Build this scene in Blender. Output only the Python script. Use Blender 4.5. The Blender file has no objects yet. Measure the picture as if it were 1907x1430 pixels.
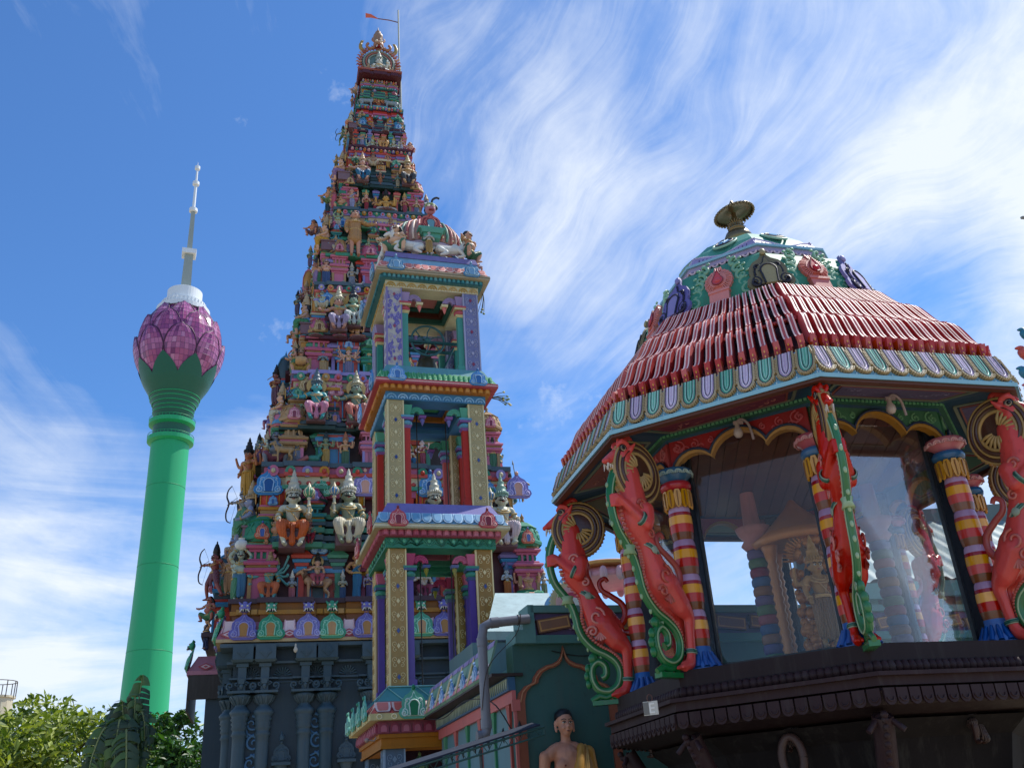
import bpy, bmesh, math, random
from math import sin, cos, pi, radians, sqrt, atan2, hypot
from mathutils import Vector, Matrix, noise
random.seed(7)
SC = bpy.context.scene
COL = SC.collection
# ---------------------------------------------------------------- camera
F_PX, PW, PH = 1744.3, 1907.0, 1430.0
PITCH, ROLL = 0.4460718, -0.0724483
FWD = Vector((0, cos(PITCH), sin(PITCH)))
_up = Vector((0, -sin(PITCH), cos(PITCH)))
RGT = Vector((1, 0, 0)) * cos(ROLL) + _up * sin(ROLL)
UPV = -Vector((1, 0, 0)) * sin(ROLL) + _up * cos(ROLL)
EYE = Vector((0, 0, 1.6))
cam = bpy.data.cameras.new('camera')
cam.sensor_width = 36.0
cam.lens = 36.0 * F_PX / PW
cam.clip_end = 20000
cam.clip_start = 0.05
camo = bpy.data.objects.new('camera', cam)
COL.objects.link(camo)
m = Matrix((RGT, UPV, -FWD)).transposed().to_4x4()
m.translation = EYE
camo.matrix_world = m
SC.camera = camo
# ---------------------------------------------------------------- light
SUN_EL, SUN_AZ = radians(56), radians(28)      # azimuth from +X towards +Y
sun = bpy.data.lights.new('sun', 'SUN')
sun.energy = 4.2
sun.angle = radians(0.6)
sun.color = (1.0, 0.95, 0.86)
suno = bpy.data.objects.new('sun', sun)
COL.objects.link(suno)
sd = Vector((cos(SUN_EL) * cos(SUN_AZ), cos(SUN_EL) * sin(SUN_AZ), sin(SUN_EL)))
suno.rotation_euler = (-sd).to_track_quat('-Z', 'Y').to_euler()
suno.location = (30, 20, 60)
W = bpy.data.worlds.new("World")
SC.world = W
W.use_nodes = True
nt = W.node_tree
for n in list(nt.nodes): nt.nodes.remove(n)
def N(nt, t, **kw):
    n = nt.nodes.new(t)
    for k, v in kw.items():
        if k.startswith('i_'):
            n.inputs[k[2:].replace('_', ' ')].default_value = v
        else: setattr(n, k, v)
    return n
def L(nt, a, b): nt.links.new(a, b)
def mth(nt, op, a, b=None, c=None, clamp=False):
    n = nt.nodes.new('ShaderNodeMath'); n.operation = op; n.use_clamp = clamp
    for i, v in enumerate((a, b, c)):
        if v is None: continue
        if isinstance(v, (int, float)): n.inputs[i].default_value = v
        else: nt.links.new(v, n.inputs[i])
    return n.outputs[0]
def ramp(nt, fac, stops, interp='LINEAR'):
    n = nt.nodes.new('ShaderNodeValToRGB'); cr = n.color_ramp; cr.interpolation = interp
    while len(cr.elements) < len(stops): cr.elements.new(0.5)
    for e, (p, c) in zip(cr.elements, stops):
        e.position = p; e.color = c if len(c) == 4 else (*c, 1)
    nt.links.new(fac, n.inputs[0]); return n.outputs[0]
def mixc(nt, fac, a, b, mode='MIX'):
    n = nt.nodes.new('ShaderNodeMix'); n.data_type = 'RGBA'; n.blend_type = mode
    for s, v in ((n.inputs[0], fac), (n.inputs[6], a), (n.inputs[7], b)):
        if hasattr(v, 'is_linked') or hasattr(v, 'links'): nt.links.new(v, s)
        else: s.default_value = v if isinstance(v, (int, float)) else (*v[:3], 1)
    return n.outputs[2]
sky = N(nt, 'ShaderNodeTexSky', sky_type='NISHITA', sun_disc=False, sun_elevation=SUN_EL,
        sun_rotation=pi / 2 - SUN_AZ, altitude=0, air_density=1.0, dust_density=0.25, ozone_density=2.5)
SKYTINT = (0.62, 0.98, 1.36)
geo = N(nt, 'ShaderNodeTexCoord')
sep = N(nt, 'ShaderNodeSeparateXYZ'); L(nt, geo.outputs['Generated'], sep.inputs[0])
dx, dy, dz = sep.outputs
# cirrus drawn out along lines that meet low in the north-west, as high cloud does in perspective
def dirv(px, py):
    v = FWD + RGT * ((px - PW / 2) / F_PX) - UPV * ((py - PH / 2) / F_PX); return v.normalized()
CD = dirv(560, 1180); CU = (RGT - CD * CD.dot(RGT)).normalized(); CV = CD.cross(CU)
def dotc(v):
    n = N(nt, 'ShaderNodeVectorMath', operation='DOT_PRODUCT'); L(nt, geo.outputs['Generated'], n.inputs[0]); n.inputs[1].default_value = v; return n.outputs['Value']
cu, cv, cw = dotc(CU), dotc(CV), dotc(CD)
warp = N(nt, 'ShaderNodeTexNoise', i_Scale=2.2, i_Detail=3.0); L(nt, geo.outputs['Generated'], warp.inputs['Vector'])
wsep = N(nt, 'ShaderNodeSeparateXYZ'); L(nt, warp.outputs['Color'], wsep.inputs[0])
phi = mth(nt, 'ADD', mth(nt, 'ARCTAN2', cv, cu), mth(nt, 'MULTIPLY', mth(nt, 'SUBTRACT', wsep.outputs[0], .5), .55))
the = mth(nt, 'ARCCOSINE', cw)
def streaks(k, m, off, detail, rough, dist):
    c = N(nt, 'ShaderNodeCombineXYZ'); L(nt, mth(nt, 'MULTIPLY', phi, k), c.inputs[0]); L(nt, mth(nt, 'MULTIPLY', the, m), c.inputs[1]); c.inputs[2].default_value = off
    n = N(nt, 'ShaderNodeTexNoise', i_Scale=1.0, i_Detail=detail, i_Roughness=rough, i_Distortion=dist); L(nt, c.outputs[0], n.inputs['Vector']); return n.outputs[0]
def blob(scale, loc, detail=3, rough=.5):
    mp = N(nt, 'ShaderNodeMapping'); mp.inputs['Location'].default_value = loc; L(nt, geo.outputs['Generated'], mp.inputs[0])
    n = N(nt, 'ShaderNodeTexNoise', i_Scale=scale, i_Detail=detail, i_Roughness=rough); L(nt, mp.outputs[0], n.inputs['Vector']); return n.outputs[0]
def lobe(px, py, r0, r1):
    """1 near the direction seen at px, py, fading to 0 at r1 radians"""
    d = N(nt, 'ShaderNodeMapRange', interpolation_type='SMOOTHSTEP'); L(nt, mth(nt, 'ARCCOSINE', dotc(dirv(px, py))), d.inputs[0])
    d.inputs[1].default_value = r0; d.inputs[2].default_value = r1; d.inputs[3].default_value = 1; d.inputs[4].default_value = 0; return d.outputs[0]
st1 = streaks(5.0, 1.9, 3.3, 10, .60, .5)
st2 = streaks(14.0, 4.0, 7.7, 10, .66, .8)
hz_ = N(nt, 'ShaderNodeMapping'); hz_.inputs['Scale'].default_value = (1.6, 1.6, 9.0); hz_.inputs['Rotation'].default_value = (0, radians(-6), 0); L(nt, geo.outputs['Generated'], hz_.inputs[0])
hn = N(nt, 'ShaderNodeTexNoise', i_Scale=1.8, i_Detail=9.0, i_Roughness=.6, i_Distortion=.6); L(nt, hz_.outputs[0], hn.inputs['Vector'])
nearc = lobe(560, 1180, .18, .50)
def blend(a, b, f): return mth(nt, 'ADD', mth(nt, 'MULTIPLY', a, mth(nt, 'SUBTRACT', 1.0, f)), mth(nt, 'MULTIPLY', b, f))
st1 = blend(st1, hn.outputs[0], nearc); st2 = blend(st2, hn.outputs[0], nearc)
patch = blob(2.4, (4.1, 2.0, 7.3)); wisp = blob(9.0, (1.0, 5.0, 2.0), 8, .62); bill = blob(5.0, (6.0, 1.0, 3.0), 9, .6)
cov = mth(nt, 'MULTIPLY', lobe(1560, 120, .0, .60), .17)
cov = mth(nt, 'ADD', cov, mth(nt, 'MULTIPLY', lobe(1110, 470, .0, .22), .20))
cov = mth(nt, 'ADD', cov, mth(nt, 'MULTIPLY', lobe(1850, 330, .0, .26), .17))
cov = mth(nt, 'SUBTRACT', cov, mth(nt, 'MULTIPLY', lobe(1720, 520, .0, .12), .20))
cov = mth(nt, 'SUBTRACT', cov, mth(nt, 'MULTIPLY', lobe(1010, 740, .0, .14), .12))
cov = mth(nt, 'SUBTRACT', cov, mth(nt, 'MULTIPLY', lobe(250, 620, .0, .25), .10))
cov = mth(nt, 'ADD', cov, mth(nt, 'MULTIPLY', lobe(200, 950, .0, .35), .10))
cov = mth(nt, 'SUBTRACT', cov, mth(nt, 'MULTIPLY', lobe(430, 330, .05, .36), .20))
low = N(nt, 'ShaderNodeMapRange', interpolation_type='SMOOTHSTEP'); L(nt, dz, low.inputs[0]); low.inputs[1].default_value = .50; low.inputs[2].default_value = .16; low.inputs[3].default_value = 0; low.inputs[4].default_value = .15
cov = mth(nt, 'ADD', cov, low.outputs[0])
cov = mth(nt, 'ADD', cov, mth(nt, 'MULTIPLY', mth(nt, 'SUBTRACT', patch, .5), .55))
den = mth(nt, 'ADD', mth(nt, 'ADD', mth(nt, 'MULTIPLY', st1, .50), mth(nt, 'MULTIPLY', st2, .34)), mth(nt, 'ADD', mth(nt, 'MULTIPLY', bill, .44), mth(nt, 'SUBTRACT', cov, .14)))
fac = ramp(nt, den, [(0.44, (0, 0, 0)), (0.54, (.13, .13, .13)), (0.66, (.45, .45, .45)), (0.82, (.95, .95, .95))])
pf = ramp(nt, mth(nt, 'ADD', mth(nt, 'MULTIPLY', wisp, .75), mth(nt, 'ADD', mth(nt, 'MULTIPLY', bill, .25), mth(nt, 'ADD', mth(nt, 'MULTIPLY', cov, .26), mth(nt, 'MULTIPLY', lobe(1080, 520, .02, .16), .05)))), [(0.60, (0, 0, 0)), (0.72, (.6, .6, .6)), (.8, (.85, .85, .85))])
fac = mth(nt, 'MAXIMUM', fac, pf)
skc = mixc(nt, 1.0, sky.outputs[0], SKYTINT, 'MULTIPLY')
CLOUD = (6.6, 7.1, 7.8)
col = mixc(nt, fac, skc, CLOUD)
bg = N(nt, 'ShaderNodeBackground', i_Strength=0.115); L(nt, col, bg.inputs[0])
wo = N(nt, 'ShaderNodeOutputWorld'); L(nt, bg.outputs[0], wo.inputs[0])
SC.view_settings.view_transform = 'Standard'
SC.view_settings.look = 'None'
SC.view_settings.gamma = 1
SC.view_settings.exposure = 0.28
try: SC.view_settings.use_curve_mapping = False
except Exception: pass
try:
    SC.cycles.max_bounces = 6; SC.cycles.transparent_max_bounces = 10; SC.cycles.caustics_reflective = False
    SC.cycles.caustics_refractive = False; SC.cycles.sample_clamp_indirect = 6
except Exception: pass

# ---------------------------------------------------------------- helpers
def ray(x, y): return FWD + RGT * ((x - PW / 2) / F_PX) - UPV * ((y - PH / 2) / F_PX)
class Frame:
    """a building's own axes: origin on the ground, turned about the vertical"""
    def __init__(s, x, y, ang):
        s.o = Vector((x, y, 0)); s.a = ang
        s.ex = Vector((cos(ang), sin(ang), 0)); s.ey = Vector((-sin(ang), cos(ang), 0))
    def loc(s, P): v = P - s.o; return Vector((v.dot(s.ex), v.dot(s.ey), P.z))
    def w(s, x, y, z): return s.o + s.ex * x + s.ey * y + Vector((0, 0, z))
    def ony(s, px, py, ly):
        d = ray(px, py); t = (s.w(0, ly, 0) - EYE).dot(s.ey) / d.dot(s.ey); return s.loc(EYE + d * t)
    def onx(s, px, py, lx):
        d = ray(px, py); t = (s.w(lx, 0, 0) - EYE).dot(s.ex) / d.dot(s.ex); return s.loc(EYE + d * t)
    def onz(s, px, py, z):
        d = ray(px, py); t = (z - EYE.z) / d.z; return s.loc(EYE + d * t)
    def ppm(s, p): return F_PX / (s.w(*p) - EYE).dot(FWD)
def lin(h):
    h = h.lstrip('#'); r = []
    for i in (0, 2, 4):
        c = int(h[i:i + 2], 16) / 255
        r.append(c / 12.92 if c <= 0.04045 else ((c + 0.055) / 1.055) ** 2.4)
    return (*r, 1.0)
def pale(h, k=.0, d=-.10):
    h = h.lstrip('#'); c = [int(h[i:i + 2], 16) for i in (0, 2, 4)]; g_ = sum(c) / 3
    c = [max(0, min(255, (v + (g_ - v) * d) + (255 - v) * k)) for v in c]; return '#%02x%02x%02x' % tuple(int(v) for v in c)
_M = {}
def paint(hx, rough=0.52, var=0.22, scale=5.0, bump=0.12, metal=0.0, spec=0.4):
    """painted plaster: the paint's own colour, uneven coats, chips and dirt blotches"""
    key = (hx, rough, var, scale, bump, metal)
    if key in _M: return _M[key]
    mt = bpy.data.materials.new('paint_' + hx.strip('#')); mt.use_nodes = True
    t = mt.node_tree; b = t.nodes['Principled BSDF']
    g = N(t, 'ShaderNodeNewGeometry')
    n1 = N(t, 'ShaderNodeTexNoise', i_Scale=scale, i_Detail=5.0, i_Roughness=0.65)
    n2 = N(t, 'ShaderNodeTexNoise', i_Scale=scale * 6, i_Detail=4.0, i_Roughness=0.6)
    mp = N(t, 'ShaderNodeMapping'); mp.inputs['Scale'].default_value = (1, 1, 0.35)
    L(t, g.outputs['Position'], mp.inputs[0]); L(t, mp.outputs[0], n1.inputs['Vector'])
    L(t, g.outputs['Position'], n2.inputs['Vector'])
    c = lin(hx)
    dk = tuple(v * 0.55 + 0.012 for v in c[:3])
    lt = tuple(min(1, v * 1.12 + 0.02) for v in c[:3])
    f1 = ramp(t, n1.outputs[0], [(0.32, (0, 0, 0)), (0.52, (.5, .5, .5)), (0.72, (1, 1, 1))])
    base = mixc(t, f1, tuple(c[i] * (1 - var) + dk[i] * var for i in range(3)), tuple(c[i] * (1 - var) + lt[i] * var for i in range(3)))
    f2 = ramp(t, n2.outputs[0], [(0.60, (0, 0, 0)), (0.72, (1, 1, 1))])
    base = mixc(t, mth(t, 'MULTIPLY', f2, var * 1.6, clamp=True), base, dk)
    if var > .12:
        mp2 = N(t, 'ShaderNodeMapping'); mp2.inputs['Scale'].default_value = (9, 9, .9); L(t, g.outputs['Position'], mp2.inputs[0])
        n3 = N(t, 'ShaderNodeTexNoise', i_Scale=1.0, i_Detail=4.0, i_Roughness=.7); L(t, mp2.outputs[0], n3.inputs['Vector'])
        f3 = ramp(t, n3.outputs[0], [(0.52, (0, 0, 0)), (0.70, (1, 1, 1))])
        gr = (.045, .043, .038)
        base = mixc(t, mth(t, 'MULTIPLY', f3, .42), base, tuple(c[i] * .5 + gr[i] for i in range(3)))
        oi = N(t, 'ShaderNodeObjectInfo'); hs = N(t, 'ShaderNodeHueSaturation'); L(t, base, hs.inputs['Color'])
        L(t, mth(t, 'ADD', mth(t, 'MULTIPLY', oi.outputs['Random'], .30), .86), hs.inputs['Value']); L(t, mth(t, 'SUBTRACT', 1.08, mth(t, 'MULTIPLY', oi.outputs['Random'], .2)), hs.inputs['Saturation'])
        base = hs.outputs[0]
    L(t, base, b.inputs['Base Color'])
    b.inputs['Roughness'].default_value = rough
    b.inputs['Metallic'].default_value = metal
    b.inputs['Specular IOR Level'].default_value = spec
    bp = N(t, 'ShaderNodeBump', i_Strength=bump, i_Distance=0.01); L(t, n2.outputs[0], bp.inputs['Height'])
    L(t, bp.outputs[0], b.inputs['Normal'])
    _M[key] = mt; return mt
def gloss(hx): return paint(hx, rough=0.22, var=0.14, spec=0.5)
class MB:
    """collects shapes into one mesh; cur is the material slot of what is added next"""
    def __init__(s): s.v = []; s.f = []; s.mi = []; s.sm = []; s.cur = 0; s.T = None
    def add(s, vs, fs, smooth=False, mi=None):
        o = len(s.v)
        if s.T is not None: vs = [s.T @ Vector(v) for v in vs]
        s.v += [tuple(v) for v in vs]
        for f in fs:
            s.f.append([i + o for i in f]); s.mi.append(s.cur if mi is None else mi); s.sm.append(smooth)
        return s
    def box(s, x0, x1, y0, y1, z0, z1, mi=None):
        return s.add([(x0, y0, z0), (x1, y0, z0), (x1, y1, z0), (x0, y1, z0), (x0, y0, z1), (x1, y0, z1), (x1, y1, z1), (x0, y1, z1)],
                     [(3, 2, 1, 0), (4, 5, 6, 7), (0, 1, 5, 4), (1, 2, 6, 5), (2, 3, 7, 6), (3, 0, 4, 7)], mi=mi)
    def frust(s, a, b, z0, z1, c=(0, 0), ay=None, by=None, mi=None):
        """square frustum, half sizes a at z0 and b at z1"""
        ay = a if ay is None else ay; by = b if by is None else by; x, y = c
        return s.add([(x - a, y - ay, z0), (x + a, y - ay, z0), (x + a, y + ay, z0), (x - a, y + ay, z0),
                      (x - b, y - by, z1), (x + b, y - by, z1), (x + b, y + by, z1), (x - b, y + by, z1)],
                     [(3, 2, 1, 0), (4, 5, 6, 7), (0, 1, 5, 4), (1, 2, 6, 5), (2, 3, 7, 6), (3, 0, 4, 7)], mi=mi)
    def lathe(s, prof, n=16, c=(0, 0, 0), ang=0.0, smooth=True, mi=None, cap=True, sq=1.0):
        vs = []; k = len(prof)
        for (r, z) in prof:
            for j in range(n):
                a = ang + 2 * pi * j / n; vs.append((c[0] + r * cos(a), c[1] + r * sin(a) * sq, c[2] + z))
        fs = []
        for i in range(k - 1):
            for j in range(n):
                j2 = (j + 1) % n; fs.append((i * n + j, i * n + j2, (i + 1) * n + j2, (i + 1) * n + j))
        s.add(vs, fs, smooth, mi)
        if cap:
            if prof[0][0] > 1e-4: s.add(vs[:n], [tuple(reversed(range(n)))], False, mi)
            if prof[-1][0] > 1e-4: s.add(vs[-n:], [tuple(range(n))], False, mi)
        return s
    def tube(s, pts, rad, n=8, smooth=True, mi=None, flat=1.0, flatdir=None):
        pts = [Vector(p) for p in pts]; k = len(pts)
        if isinstance(rad, (int, float)): rad = [rad] * k
        if len(rad) != k:
            q_ = len(rad) - 1; rad = [rad[min(int(i / (k - 1) * q_), q_ - 1)] * (1 - (i / (k - 1) * q_ - min(int(i / (k - 1) * q_), q_ - 1))) + rad[min(int(i / (k - 1) * q_), q_ - 1) + 1] * (i / (k - 1) * q_ - min(int(i / (k - 1) * q_), q_ - 1)) for i in range(k)]
        vs = []; prev = None
        for i, p in enumerate(pts):
            t = (pts[min(i + 1, k - 1)] - pts[max(i - 1, 0)]).normalized()
            if flatdir is not None: ref = Vector(flatdir)
            elif prev is not None: ref = prev
            else: ref = Vector((0, 0, 1)) if abs(t.z) < .9 else Vector((0, 1, 0))
            u = (ref - t * ref.dot(t))
            if u.length < 1e-5: u = t.orthogonal()
            u.normalize(); w = t.cross(u); prev = u
            for j in range(n):
                a = 2 * pi * j / n + pi / n; vs.append(p + u * (cos(a) * rad[i] * flat) + w * (sin(a) * rad[i]))
        fs = [(i * n + j, i * n + (j + 1) % n, (i + 1) * n + (j + 1) % n, (i + 1) * n + j) for i in range(k - 1) for j in range(n)]
        s.add(vs, fs, smooth, mi)
        if rad[0] > .02: s.add(vs[:n], [tuple(reversed(range(n)))], False, mi)
        if rad[-1] > .02: s.add(vs[-n:], [tuple(range(n))], False, mi)
        return s
    def ball(s, c, r, n=10, m=7, mi=None, smooth=True):
        if isinstance(r, (int, float)): r = (r, r, r)
        vs = [(c[0], c[1], c[2] - r[2])]
        for i in range(1, m):
            a = -pi / 2 + pi * i / m
            for j in range(n):
                b = 2 * pi * j / n; vs.append((c[0] + r[0] * cos(a) * cos(b), c[1] + r[1] * cos(a) * sin(b), c[2] + r[2] * sin(a)))
        vs.append((c[0], c[1], c[2] + r[2])); e = len(vs) - 1; fs = []
        for j in range(n):
            fs.append((0, 1 + (j + 1) % n, 1 + j)); fs.append((e, e - n + j, e - n + (j + 1) % n))
        for i in range(m - 2):
            for j in range(n):
                a = 1 + i * n; fs.append((a + j, a + (j + 1) % n, a + n + (j + 1) % n, a + n + j))
        return s.add(vs, fs, smooth, mi)
    def plate(s, out, t, y=0.0, mi=None, hole=None):
        """outline in x,z extruded from y to y - t (front towards -y), fan filled from its centroid"""
        n = len(out); cx = sum(p[0] for p in out) / n; cz = sum(p[1] for p in out) / n
        vs = [(p[0], y - t, p[1]) for p in out] + [(p[0], y, p[1]) for p in out] + [(cx, y - t, cz), (cx, y, cz)]
        fs = []
        for j in range(n):
            k = (j + 1) % n; fs += [(j, k, 2 * n), (n + k, n + j, 2 * n + 1), (k, j, n + j, n + k)]
        return s.add(vs, fs, mi=mi)
    def strip(s, a, b, t, y=0.0, mi=None, closed=False):
        """ribbon between two polylines a and b (x,z), extruded from y to y - t"""
        n = len(a)
        vs = [(p[0], y - t, p[1]) for p in a] + [(p[0], y - t, p[1]) for p in b] + [(p[0], y, p[1]) for p in a] + [(p[0], y, p[1]) for p in b]
        fs = []
        for j in range(n if closed else n - 1):
            k = (j + 1) % n
            fs += [(j, k, n + k, n + j), (2 * n + k, 2 * n + j, 3 * n + j, 3 * n + k), (k, j, 2 * n + j, 2 * n + k), (n + j, n + k, 3 * n + k, 3 * n + j)]
        if not closed: fs += [(0, n, 3 * n, 2 * n), (n - 1, 3 * n - 1, 4 * n - 1, 2 * n - 1)]
        return s.add(vs, fs, mi=mi)
    def mesh(s, name):
        me = bpy.data.meshes.new(name); me.from_pydata(s.v, [], s.f)
        me.polygons.foreach_set('material_index', s.mi); me.polygons.foreach_set('use_smooth', s.sm)
        bm = bmesh.new(); bm.from_mesh(me); bmesh.ops.recalc_face_normals(bm, faces=bm.faces); bm.to_mesh(me); bm.free()
        return me
def setp(o, label=None, cat=None, group=None, kind=None):
    if label: o['label'] = label
    if cat: o['category'] = cat
    if group: o['group'] = group
    if kind: o['kind'] = kind
    return o
def link(name, data, parent=None, loc=(0, 0, 0), rz=0.0, sc=None, mats=None):
    o = bpy.data.objects.new(name, data); COL.objects.link(o); o.location = loc
    if rz: o.rotation_euler = (0, 0, rz)
    if sc is not None: o.scale = (sc, sc, sc) if isinstance(sc, (int, float)) else sc
    if parent: o.parent = parent
    if mats:
        if not isinstance(mats, (list, tuple)): mats = [mats]
        if len(data.materials) == 0:
            for mm in mats: data.materials.append(mm)
        else:
            for i, mm in enumerate(mats):
                if i < len(o.material_slots) and data.materials[i] is not mm:
                    o.material_slots[i].link = 'OBJECT'; o.material_slots[i].material = mm
    return o
def obj(name, mb, mats, parent=None, loc=(0, 0, 0), rz=0.0, sc=None):
    return link(name, mb.mesh(name), parent, loc, rz, sc, mats)
def empty(name, loc=(0, 0, 0), rz=0.0, label=None, cat=None, group=None, parent=None):
    o = bpy.data.objects.new(name, None); COL.objects.link(o); o.location = loc; o.rotation_euler = (0, 0, rz)
    o.empty_display_size = 0.2
    if parent: o.parent = parent
    return setp(o, label, cat, group)
def arc(cx, cz, r, a0, a1, n):
    return [(cx + r * cos(a0 + (a1 - a0) * i / n), cz + r * sin(a0 + (a1 - a0) * i / n)) for i in range(n + 1)]
def spiral(cx, cz, r, turns, a0, d=1, n=18, y=0.0):
    return [(cx + r * (1 - .85 * i / n) * cos(a0 + d * turns * 2 * pi * i / n), y, cz + r * (1 - .85 * i / n) * sin(a0 + d * turns * 2 * pi * i / n)) for i in range(n + 1)]
def smooth_path(pts, k=4):
    P = [Vector(p) for p in pts]; out = []
    for i in range(len(P) - 1):
        p0, p1, p2, p3 = P[max(i - 1, 0)], P[i], P[i + 1], P[min(i + 2, len(P) - 1)]
        for j in range(k):
            t = j / k
            out.append(0.5 * ((2 * p1) + (p2 - p0) * t + (2 * p0 - 5 * p1 + 4 * p2 - p3) * t * t + (3 * p1 - p0 - 3 * p2 + p3) * t ** 3))
    out.append(P[-1]); return out
def sculpt(prims, voxel, name, smooth=2):
    """merge limbs and masses into one continuous skin"""
    mb = MB()
    for p in prims:
        if p[0] == 'b': mb.ball(p[1], p[2], 14, 10)
        elif p[0] == 'l': mb.lathe(p[1], 20, c=p[2] if len(p) > 2 else (0, 0, 0), sq=p[3] if len(p) > 3 else 1)
        elif p[0] == 'x': mb.box(*p[1])
        else:
            pts, rs = p[1], p[2]
            if len(pts) > 2: 
                q = smooth_path(pts, 4); rr = []
                for i in range(len(pts) - 1):
                    for j in range(4): rr.append(rs[i] + (rs[i + 1] - rs[i]) * j / 4)
                rr.append(rs[-1])
            else: q = [Vector(a) for a in pts]; rr = rs
            mb.tube(q, rr, 10)
            for a, r in zip(pts, rs): mb.ball(a, r, 12, 8)
    me = mb.mesh(name)
    o = bpy.data.objects.new('tmp', me); COL.objects.link(o)
    md = o.modifiers.new('r', 'REMESH'); md.mode = 'VOXEL'; md.voxel_size = voxel; md.use_smooth_shade = True
    sm = o.modifiers.new('s', 'SMOOTH'); sm.iterations = smooth; sm.factor = 0.5
    dg = bpy.context.evaluated_depsgraph_get()
    out = bpy.data.meshes.new_from_object(o.evaluated_get(dg)); out.name = name
    bpy.data.objects.remove(o); bpy.data.meshes.remove(me)
    out.materials.clear()
    for p in out.polygons: p.use_smooth = True
    return out
# ================================================================ ground
g = MB(); g.box(-3000, 3000, -300, 5000, -0.5, 0.0)
obj('ground', g, paint('#a8977c', rough=.9, var=.2, scale=.6))['kind'] = 'structure'
# ================================================================ lotus tower, 416 m away
LX, LY = -0.4014 * 416, 416.0
GREEN = paint('#1fa268', rough=.45, var=.10, scale=.05, bump=.02)
DGREEN = paint('#0d5a48', rough=.45, var=.10, scale=.05, bump=.02)
WHITE = paint('#dde3e6', rough=.5, var=.08, scale=.1, bump=.02)
STEEL = paint('#9aa39a', rough=.5, var=.12, scale=.2, bump=.02)
lt = empty('lotus_tower', (LX, LY, 0), radians(22), 'tall green communications tower topped by a purple glass lotus bud and white antenna mast', 'tower')
mb = MB()
prof = [(0, 15.5), (12, 12.6), (30, 10.8), (55, 9.9), (77, 9.55), (98, 8.95), (135, 8.6), (172, 8.55), (181, 8.6)]
nn = 48; vs = []
for z, r in prof:
    zf = (z, )
    for j in range(nn):
        a = 2 * pi * j / nn
        k = 1 + 0.045 * (abs(cos(2 * a)) ** 6) - .02
        vs.append((r * k * cos(a), r * k * sin(a), z if isinstance(z, (int, float)) else z))
pz = [(r, z) for z, r in prof]
fs = [(i * nn + j, i * nn + (j + 1) % nn, (i + 1) * nn + (j + 1) % nn, (i + 1) * nn + j) for i in range(len(prof) - 1) for j in range(nn)]
mb.add(vs, fs, True); obj('shaft', mb, GREEN, lt)
def shaft_r(z, a):
    for (z0, r0), (z1, r1) in zip(prof, prof[1:]):
        if z <= z1: r = r0 + (r1 - r0) * (z - z0) / (z1 - z0); break
    return r * (1 + 0.045 * (abs(cos(2 * a)) ** 6) - .02)
JG = paint('#178a58', rough=.5, var=.1, scale=.05, bump=0)
for z in range(45, 180, 38):
    mb = MB(); mb.tube([(shaft_r(z, 2 * pi * i / 48) * cos(2 * pi * i / 48), shaft_r(z, 2 * pi * i / 48) * sin(2 * pi * i / 48), z) for i in range(49)], .13, 4); obj('joint_ring', mb, JG, lt)
for z in (182.0, 190.8):
    mb = MB(); mb.lathe([(8.6, -.9), (9.6, -.5), (10.7, -.1), (10.8, 1.9), (10.3, 2.1), (10.3, 1.1), (8.6, 1.0)], 48, c=(0, 0, z), smooth=False)
    o = obj('balcony_ring', mb, GREEN, lt)
    rl = MB(); rl.tube([(10.7 * cos(2 * pi * i / 40), 10.7 * sin(2 * pi * i / 40), z + 3.1) for i in range(41)], .12, 4)
    for i in range(40):
        a = 2 * pi * i / 40; rl.box(10.7 * cos(a) - .07, 10.7 * cos(a) + .07, 10.7 * sin(a) - .07, 10.7 * sin(a) + .07, z + 1.9, z + 3.1)
    obj('railing', rl, GREEN, o)
mb = MB(); mb.lathe([(8.6, 181), (8.6, 195), (9.4, 196), (9.6, 200.5), (11.2, 203), (11.9, 206.2), (12.1, 206.4), (12.1, 207.2), (11.9, 207.6)], 48); obj('neck', mb, DGREEN, lt)
for k in range(5):
    mb = MB(); z = 197 + k * 2.1; r = [9.5, 9.7, 10.3, 11.3, 11.9][k]
    mb.lathe([(r, z), (r + .22, z + .1), (r + .22, z + .35), (r, z + .45)], 48, smooth=False, cap=False); obj('neck_band', mb, GREEN, lt)
def RB(z):
    P = [(206, 11.4), (212, 14.0), (218.4, 16.6), (223, 18.4), (229, 19.6), (234, 19.7), (240, 18.9), (245, 17.4), (249.5, 15.2), (254, 12.2), (257, 10.4)]
    for (a, ra), (b, rb) in zip(P, P[1:]):
        if z <= b: t = max(0, (z - a) / (b - a)); t = t; return ra + (rb - ra) * t
    return 10.8
PANES = [paint(h, rough=.16, var=.1, scale=.1, bump=.0) for h in ('#a0527e', '#ac6290', '#8d4579', '#b87ba2', '#743766')]
RIM = paint('#3f1038', rough=.5, var=.1, scale=.1, bump=.0)
mb = MB(); mb.lathe([(RB(z) - .8, z) for z in range(206, 257, 3)], 40); obj('bud_core', mb, PANES[2], lt)
rnd = random.Random(3)
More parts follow.
